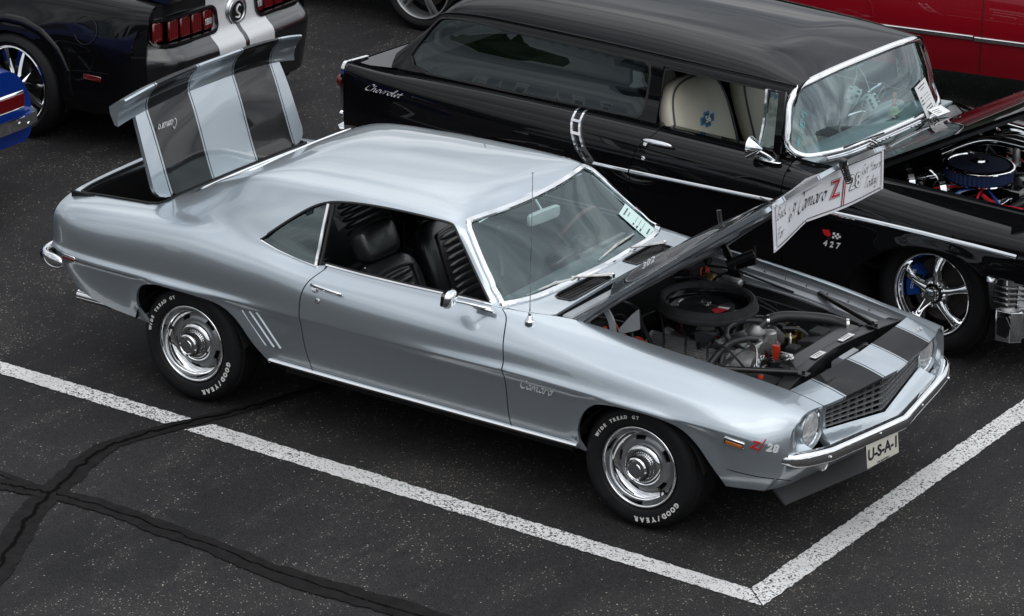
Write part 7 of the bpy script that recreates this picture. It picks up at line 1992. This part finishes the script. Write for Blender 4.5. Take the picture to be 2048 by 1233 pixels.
# --- blue car at the left edge
def plain_car(name, loc, rz, label, mat, zs, xr, wb, halfw=.90, wheel=None, tail=True):
    """lower body with deck and roof; own x runs to the nose, origin under the rear axle"""
    car = empty(name, loc, rz, label, 'car', 'cars parked in the lot')
    x0, x1 = xr; h = halfw
    bt, cr, sh, dk, rf_ = zs
    rows = [
     K((x0, h - .12, bt + .06), (x0 + .25, h - .05, bt + .02), (.5, h - .04, bt), (wb, h - .04, bt), (x1, h - .1, bt + .05)),
     K((x0, h - .06, (bt + cr) / 2), (x0 + .25, h - .015, (bt + cr) / 2), (.5, h - .01, (bt + cr) / 2), (wb, h - .01, (bt + cr) / 2), (x1, h - .06, (bt + cr) / 2)),
     K((x0, h - .05, cr), (x0 + .25, h - .005, cr), (.5, h, cr), (wb, h, cr), (x1, h - .05, cr)),
     K((x0, h - .07, (cr + sh) / 2), (x0 + .25, h - .025, (cr + sh) / 2), (.5, h - .02, (cr + sh) / 2), (wb, h - .025, (cr + sh) / 2), (x1, h - .08, (cr + sh) / 2)),
     K((x0, h - .12, sh), (x0 + .25, h - .07, sh), (.5, h - .06, sh), (wb, h - .08, sh), (x1, h - .14, sh - .03)),
     K((x0, h - .24, dk), (x0 + .25, h - .2, dk + .01), (.0, h - .19, dk + .02), (.5, h - .17, dk + .02), (wb - .6, h - .16, dk + .01), (wb, h - .2, dk), (x1, h - .26, dk - .05)),
     K((x0, .45, dk + .015), (-.2, .5, dk + .04), (.25, .54, rf_ - .12), (.7, .56, rf_ - .04), (1.3, .56, rf_ - .05), (1.9, .6, dk + .06), (wb, .5, dk + .03), (x1, .4, dk - .03)),
     K((x0, 0, dk + .02), (-.2, 0, dk + .06), (.25, 0, rf_ - .06), (.7, 0, rf_), (1.3, 0, rf_ - .01), (1.9, 0, dk + .08), (wb, 0, dk + .05), (x1, 0, dk - .01)),
    ]
    S = Surf(rows, None, su=.06, sv=.25)
    ar = S.side(arc(0, .33, .37, bt + .05)); af = S.side(arc(wb, .33, .37, bt + .05))
    for sd in (-1, 1):
        ol = [(x0, 0), (-.385, 0)] + ar + [(.385, 0), (wb - .385, 0)] + af + [(wb + .385, 0), (x1, 0)] + [(x1, k * .5) for k in range(1, 15)] + [(x0, 7 - .5 * k) for k in range(0, 14)]
        panel('body_shell', S, ol, mat, car, side=sd, gu=.08, gv=.3, flange=.02)
    up_ = np.full
    for sd in (-1, 1):
        panel('side_window', S, [(.12, 5.25), (.30, 5.75), (.50, 5.9), (1.30, 5.9), (1.55, 5.7), (1.78, 5.25)], 'glass_dark', car, side=sd, flange=0, gu=.1, gv=.3, disp=lambda u, v, p: np.full(len(u), .005))
    panel('rear_window', S, [(-.12, 6.05), (.10, 6.05), (.28, 6.1), (.30, 7), (-.14, 7)], 'glass_dark', car, side=0, join_center=True, flange=0, gu=.06, gv=.3, disp=lambda u, v, p: np.full(len(u), .005))
    panel('windscreen', S, [(1.42, 6.1), (1.66, 6.05), (1.83, 6.05), (1.86, 7), (1.40, 7)], 'glass_dark', car, side=0, join_center=True, flange=0, gu=.06, gv=.3, disp=lambda u, v, p: np.full(len(u), .005))
    for nm, xe in (('tail_panel', x0), ('nose_panel', x1)):
        P_ = [S.P(xe, v)[0] for v in np.arange(0, 7.01, .5)]
        lp_ = [tuple(p) for p in P_] + [(p[0], -p[1], p[2]) for p in reversed(P_[:-1])]
        raw(nm, lp_, [tuple(range(len(lp_)))], mat, car, False)
    w = simple_wheel(car, 'wheel', .33, wheel[0], .22, wheel[1], wheel[2], wheel[3])
    place_wheels(car, w, (0, wb), h - .02, .33); house(car, (0, wb), .38, .5, h - .02, .33)
    boxes('floor_pan', [((wb / 2, 0, bt + .06), (wb + 1.0, 1.0, .1)), ((wb / 2, 0, bt + .05), (wb - .85, 2 * h - .2, .07))], 'dark_liner', car, 0)
    return car, S
blu, SBl = plain_car('parked_car', (-5.24, .29, 0), math.pi, 'bright blue car whose tail lamp and chrome bumper enter at the left edge', 'blue_paint', (.33, .56, .76, .86, 1.33), (-1.06, 3.4), 2.75, .90, (.20, 5, 'alloy', False))
for sd in (-1, 1):
    b_ = MB().add(rbox((-1.062, sd * .56, .66), (.02, .44, .115), .01)).build('lamp_bezel', 'chrome', blu)
    MB().add(rbox((-1.068, sd * .56, .66), (.02, .42, .095), .008)).build('tail_lamp', 'red_lens', b_)
vf = sweep([(-.92, -.87, .55), (-1.02, -.86, .55), (-1.10, -.82, .55), (-1.13, -.7, .55), (-1.15, 0, .55), (-1.13, .7, .55), (-1.10, .82, .55), (-1.02, .86, .55), (-.92, .87, .55)], [(-.02, -.036), (.02, -.032), (.032, 0), (.02, .032), (-.02, .036)])
o = MB().add(vf).build('rear_bumper', 'chrome', blu)
for y in (-.68, .68): MB().add(lathe([(.0005, -.006), (.010, -.004), (.014, .002)], 14, 'x', (-1.182, y, .55))).build('bumper_bolt', 'chrome', o)
# --- red car beyond the wagon
red, SRd = plain_car('parked_car', (-2.2, 6.76, 0), R(11), 'deep red car with a bright sill strip beyond the black wagon', 'red_paint', (.30, .60, .92, 1.02, 1.42), (-1.2, 4.5), 3.35, .95, (.2, 5, 'chrome', False))
ex_ = [( -1.25, .555), (-.4, .555)]
strip('sill_strip', SRd, SRd.side([(.45, .56), (1.2, .56), (1.75, .56)]), rect(.035, .014), 'chrome', red, side=-1)
strip('sill_strip', SRd, SRd.side([(1.76, .555), (2.4, .555), (2.95, .555)]), rect(.035, .014), 'chrome', red, side=-1)
strip('door_gap', SRd, SRd.side([(1.80, .32), (1.805, .6), (1.79, .9)]), [(-.003, 0), (-.003, .002), (.003, .002), (.003, 0)], 'dark_liner', red, side=-1)
strip('wing_crease', SRd, SRd.side([(.75, .90), (.92, .82), (1.03, .70), (1.06, .575)]), [(-.006, -.002), (-.003, .006), (.004, .006), (.008, -.002)], 'red_paint', red, side=-1)
# --- dark car of which only a wheel shows at the top edge
drk, SDk = plain_car('parked_car', (-4.47, 6.50, 0), math.pi + R(4), 'dark grey car showing only its grey alloy wheel at the top edge', 'grey_paint', (.30, .56, .86, .96, 1.40), (-.72, 3.6), 2.75, .90, (.235, 5, 'wheel_silver', True))
# ------------------------------------------------------------------ loose things: banner, cards, toys
WM = Matrix.Translation(wag.location) @ Matrix.Rotation(-.065, 4, 'Z')
# banner tied to the front edge of the raised bonnet
NB, NH = 44, 12
def ban(s, t):
    """s 0..1 along, t 0..1 downwards"""
    y = -.572 + 1.125 * s
    k = max(0, 1 - abs(s - .34) / .34) if s < .34 else max(0, 1 - (s - .34) / .66)
    zt = 1.688 - .010 * s + .022 * k ** 1.3; zb = 1.452 + .012 * s + .034 * k ** 1.6
    x = 1.868 + .018 * t - .03 * k + .006 * math.sin(9 * s + 2 * t) * t
    return Vector((x, y, zt + (zb - zt) * t))
v = [tuple(ban(i / NB, j / NH)) for i in range(NB + 1) for j in range(NH + 1)]
n_ = len(v); v += [(x - .002, y, z) for x, y, z in v]
f = [(i * (NH + 1) + j, i * (NH + 1) + j + 1, (i + 1) * (NH + 1) + j + 1, (i + 1) * (NH + 1) + j) for i in range(NB) for j in range(NH)]
f += [tuple(reversed([a + n_ for a in q])) for q in f]
banner = raw('banner', v, f, 'vinyl_banner', None, True)
tag(banner, 'white cloth banner advertising the car, tied to the front edge of the raised silver bonnet', 'banner')
def on_banner(vf, cy, ct, name, mat, lift=.004):
    """flat print bent on to the banner: text x along, text y up"""
    vv, ff = vf; o = []
    for x, y, z in vv:
        s = cy + x / 1.125; t = ct - y / .232
        p = ban(s, t); o.append((p.x + lift + z, p.y, p.z))
    return raw(name, o, ff, mat, banner, False)
def quad(w, h): return [(-w / 2, -h / 2, 0), (w / 2, -h / 2, 0), (w / 2, h / 2, 0), (-w / 2, h / 2, 0)], [(0, 1, 2, 3)]
def long_quad(w, h, n=24):
    v = []; 
    for i in range(n + 1): v += [(-w / 2 + w * i / n, -h / 2, 0), (-w / 2 + w * i / n, h / 2, 0)]
    return v, [(2 * i, 2 * i + 2, 2 * i + 3, 2 * i + 1) for i in range(n)]
on_banner(long_quad(1.07, .0045), .5, .075, 'printed_border', 'black_ink'); on_banner(long_quad(1.07, .0045), .5, .925, 'printed_border', 'black_ink')
on_banner(quad(.0045, .195), .025, .5, 'printed_border', 'black_ink'); on_banner(quad(.0045, .195), .975, .5, 'printed_border', 'black_ink')
on_banner(script_vf('Back', .026, .20, .35), .085, .30, 'printed_script', 'black_ink')
on_banner(script_vf('For', .026, .20, .35), .065, .70, 'printed_script', 'black_ink')
on_banner(script_vf("'69'", .036, .20, .3), .185, .50, 'printed_script', 'black_ink')
on_banner(script_vf('Camaro', .044, .24, .4), .375, .50, 'printed_script', 'black_ink')
on_banner(script_vf('Get Yours', .024, .20, .35), .885, .33, 'printed_script', 'black_ink')
on_banner(script_vf('Today', .028, .20, .35), .880, .66, 'printed_script', 'black_ink')
for mat, dz, grow in (('grey_badge', .0, .012), ('white_ink', .0008, .006), ('red_ink', .0016, .0)):
    on_banner(text_vf('Z', .125, .18, 0, .0008 + grow * .45), .570, .50, 'printed_number', mat, .004 + dz)
    on_banner(([(-.012 - grow, -.10, 0), (-.002 + grow * .4, -.10, 0), (.050 + grow, .10, 0), (.040 - grow * .4, .10, 0)], [(0, 1, 2, 3)]), .635, .48, 'printed_number', mat, .004 + dz)
for mat, dz, grow in (('grey_badge', .0, .010), ('white_ink', .0008, .003)):
    on_banner(text_vf('28', .105, .18, 0, grow * .5, space=1.05), .735, .50, 'printed_number', mat, .004 + dz)
for s, t in ((.02, .06), (.98, .06), (.02, .94), (.98, .94), (.34, .94)):
    p = ban(s, t)
    MB().add(lathe([(.011, 0), (.010, .003), (.006, .003), (.005, 0)], 16, 'x', (p.x + .001, p.y, p.z))).build('eyelet', 'badge_silver', banner)
for s, sd in ((.02, -1), (.98, 1)):
    p = ban(s, .05)
    MB().add(tube([p, p + Vector((-.03, sd * .01, .02)), p + Vector((-.07, sd * .015, .03))], .004, 6)).build('tie_cord', 'black_trim', banner)
# bonnet catch with its spring hangs under the front edge
ct = MB(); ct.add(rbox((1.905, .055, 1.735), (.03, .04, .04), .006)); ct.add(tube([(1.905, .055, 1.725), (1.920, .095, 1.635)], .006, 8))
co_l = ct.build('hood_catch', 'black_satin', coupe, False)
ax = Vector((.020, .045, -.105)).normalized(); e1 = ax.cross(Vector((1, 0, 0))).normalized(); e2 = ax.cross(e1)
MB().add(tube([Vector((1.907, .06, 1.715)) + ax * (.095 * k / 90) + (e1 * math.cos(k * .5) + e2 * math.sin(k * .5)) * (.018 - .004 * k / 90) for k in range(91)], .0035, 6)).build('catch_spring', 'black_trim', co_l)
# show card inside the silver car's windscreen
def card(name, T, w, h, mat, label, pm='grey_badge'):
    c = MB().add(rbox((0, 0, 0), (w, h, .0012)), T).build(name, mat, None, False); tag(c, label, 'card')
    for k, (x, y, a, b) in enumerate(((0, .40, .62, .030), (0, .31, .36, .018), (-.33, .12, .16, .035), (-.33, .02, .20, .035), (-.33, -.08, .24, .035), (.10, .11, .5, .008), (.10, .01, .5, .008), (.10, -.09, .5, .008), (0, -.24, .5, .03), (.02, -.33, .44, .03), (.0, -.42, .30, .03))):
        MB().add(rbox((x * w, y * h, .0012), (a * w, b * h, .0008)), T).build('printed_line', pm, c, False)
    return c
q = [SB.P(a, b)[0] for a, b in ((.405, 11.40), (.486, 9.48), (.558, 10.9), (.475, 11.9))]
q = [Vector((p[0], p[1], p[2])) for p in q]
nrm = (q[1] - q[0]).cross(q[3] - q[0]); nrm = nrm if nrm.x > 0 else -nrm
cen = (q[0] + q[1] + q[2] + q[3]) / 4
T = frame(cen + nrm.normalized() * .012, (q[0] + (q[1] - q[0]) * 0 - q[3]) , (q[0] - q[1]))
card('show_card', T, .155, .245, 'paper_green', 'pale green show card lying in the windscreen of the silver coupe')
a, b, c_, d = [WM @ Vector(p) for p in ((-.828, .275, 1.088), (-.85, .43, 1.116), (-.812, .555, .965), (-.785, .385, .968))]
T = frame((a + b + c_ + d) / 4 + Vector((.016, 0, .004)), b - a, a - d)
card('show_card', T, .150, .200, 'paper', 'white show card tucked under the wiper on the windscreen of the black wagon')
T = WM @ frame((-.735, .455, .966), (.06, 1, 0), (-.93, .05, .30))
sl = MB().add(rbox((0, 0, 0), (.135, .075, .001)), T).build('paper_slip', 'paper', None, False); tag(sl, 'small white paper slip lying on the black scuttle below the wagon windscreen', 'paper')
for k in range(3): MB().add(rbox((-.02, .015 - .015 * k, .001), (.07 - .01 * k, .004, .0008)), T).build('printed_line', 'grey_badge', sl, False)
# plush dice on a cord
dice = empty('plush_dice', WM @ Vector((-1.05, .045, 1.05)), -.065, 'pair of white plush dice with black spots hanging behind the wagon windscreen', 'dice')
PIP = {1: [(0, 0)], 2: [(-1, -1), (1, 1)], 3: [(-1, -1), (0, 0), (1, 1)], 4: [(-1, -1), (1, 1), (-1, 1), (1, -1)], 5: [(-1, -1), (1, 1), (-1, 1), (1, -1), (0, 0)], 6: [(-1, -1), (-1, 0), (-1, 1), (1, -1), (1, 0), (1, 1)]}
for (ox, oy, oz, rz, ry, rx) in ((.0, -.045, .055, 25, 18, 10), (.055, .055, .0, -20, -14, 22)):
    Td = Matrix.Translation((ox, oy, oz)) @ Matrix.Rotation(R(rz), 4, 'Z') @ Matrix.Rotation(R(ry), 4, 'Y') @ Matrix.Rotation(R(rx), 4, 'X')
    s_ = .088
    dd = MB().add(rbox((0, 0, 0), (s_, s_, s_), .018, 3), Td).build('die', 'plush', dice)
    pm = MB()
    for n_p, (ux, uy, uz) in ((6, ((0, 1, 0), (0, 0, 1), (1, 0, 0))), (3, ((1, 0, 0), (0, 0, 1), (0, -1, 0))), (4, ((0, 1, 0), (-1, 0, 0), (0, 0, 1))), (2, ((-1, 0, 0), (0, 0, 1), (0, 1, 0))), (5, ((0, -1, 0), (0, 0, 1), (-1, 0, 0)))):
        for a, b in PIP[n_p]:
            o = Vector(uz) * (s_ / 2 + .0008) + Vector(ux) * a * .023 + Vector(uy) * b * .023
            pm.add(lathe([(.0105, -.002), (.009, .002), (.0005, .0028)], 12, 'z'), Td @ frame(o, ux, uy))
    pm.build('die_spots', 'black_ink', dd)
    MB().add(tube([(ox, oy, oz + .06), (ox * .5, oy * .4 + .002, .16), (-.02, .01, .22)], .003, 6)).build('cord', 'white_ink', dice)
# hula figure on the dashboard
fig = empty('dash_figurine', WM @ Vector((-.925, .262, .930)), -.065 + R(15), 'small dancer figurine in a grass skirt standing on the dashboard of the black wagon', 'figurine')
def skinned(name, verts, edges, radii, mat, parent, sub=2):
    me = bpy.data.meshes.new(name); me.from_pydata(verts, edges, []); o = link(name, me, parent); me.materials.append(M[mat])
    o.modifiers.new('Skin', 'SKIN'); 
    for i, r in enumerate(radii): me.skin_vertices[0].data[i].radius = (r, r)
    me.skin_vertices[0].data[0].use_root = True
    s = o.modifiers.new('Subsurf', 'SUBSURF'); s.levels = sub; s.render_levels = sub
    o.modifiers['Skin'].use_smooth_shade = True
    return o
skinned('body', [(0, 0, .066), (0, 0, .085), (0, .001, .104), (0, 0, .114), (0, 0, .124), (0, 0, .140), (.002, .020, .103), (.010, .032, .086), (.022, .028, .096), (.002, -.020, .103), (-.004, -.034, .092), (.010, -.042, .104), (0, .010, .040), (0, .010, .006), (.012, .011, .003), (0, -.010, .040), (0, -.010, .006), (.012, -.011, .003)],
        [(0, 1), (1, 2), (2, 3), (3, 4), (4, 5), (2, 6), (6, 7), (7, 8), (2, 9), (9, 10), (10, 11), (0, 12), (12, 13), (13, 14), (0, 15), (15, 16), (16, 17)],
        [.013, .0095, .013, .006, .011, .009, .006, .0045, .004, .006, .0045, .004, .008, .005, .004, .008, .005, .004], 'skin', fig)
MB().add(lathe([(.0005, .155), (.010, .151), (.014, .142), (.0145, .132), (.012, .122), (.009, .118)], 18, 'z', (-.003, 0, 0))).build('hair', 'hair_red', fig)
MB().add(lathe([(.0145, .072), (.015, .076), (.0145, .080)], 18, 'z')).build('waistband', 'red_ink', fig)
sk = MB(); rg = random.Random(2)
for k in range(60):
    a = 2 * math.pi * k / 60 + rg.uniform(-.04, .04); r1 = rg.uniform(.030, .042); zz = rg.uniform(.018, .028)
    sk.add(tube([(.0135 * math.cos(a), .0135 * math.sin(a), .074), (.026 * math.cos(a), .026 * math.sin(a), .056), (r1 * math.cos(a), r1 * math.sin(a), zz)], [.0018, .0024, .0014], 5))
sk.add(lathe([(.0125, .075), (.022, .060), (.028, .040), (.032, .026)], 24, 'z'))
tag(sk.build('skirt', 'grass_skirt', fig), kind='stuff')
MB().add(rbox((0, .011, .104), (.026, .014, .010), .004)).add(rbox((0, -.011, .104), (.026, .014, .010), .004)).build('top', 'red_ink', fig)
MB().add(lathe([(.022, -.004), (.022, .001), (.0005, .001)], 20, 'z')).build('stand', 'bark', fig)
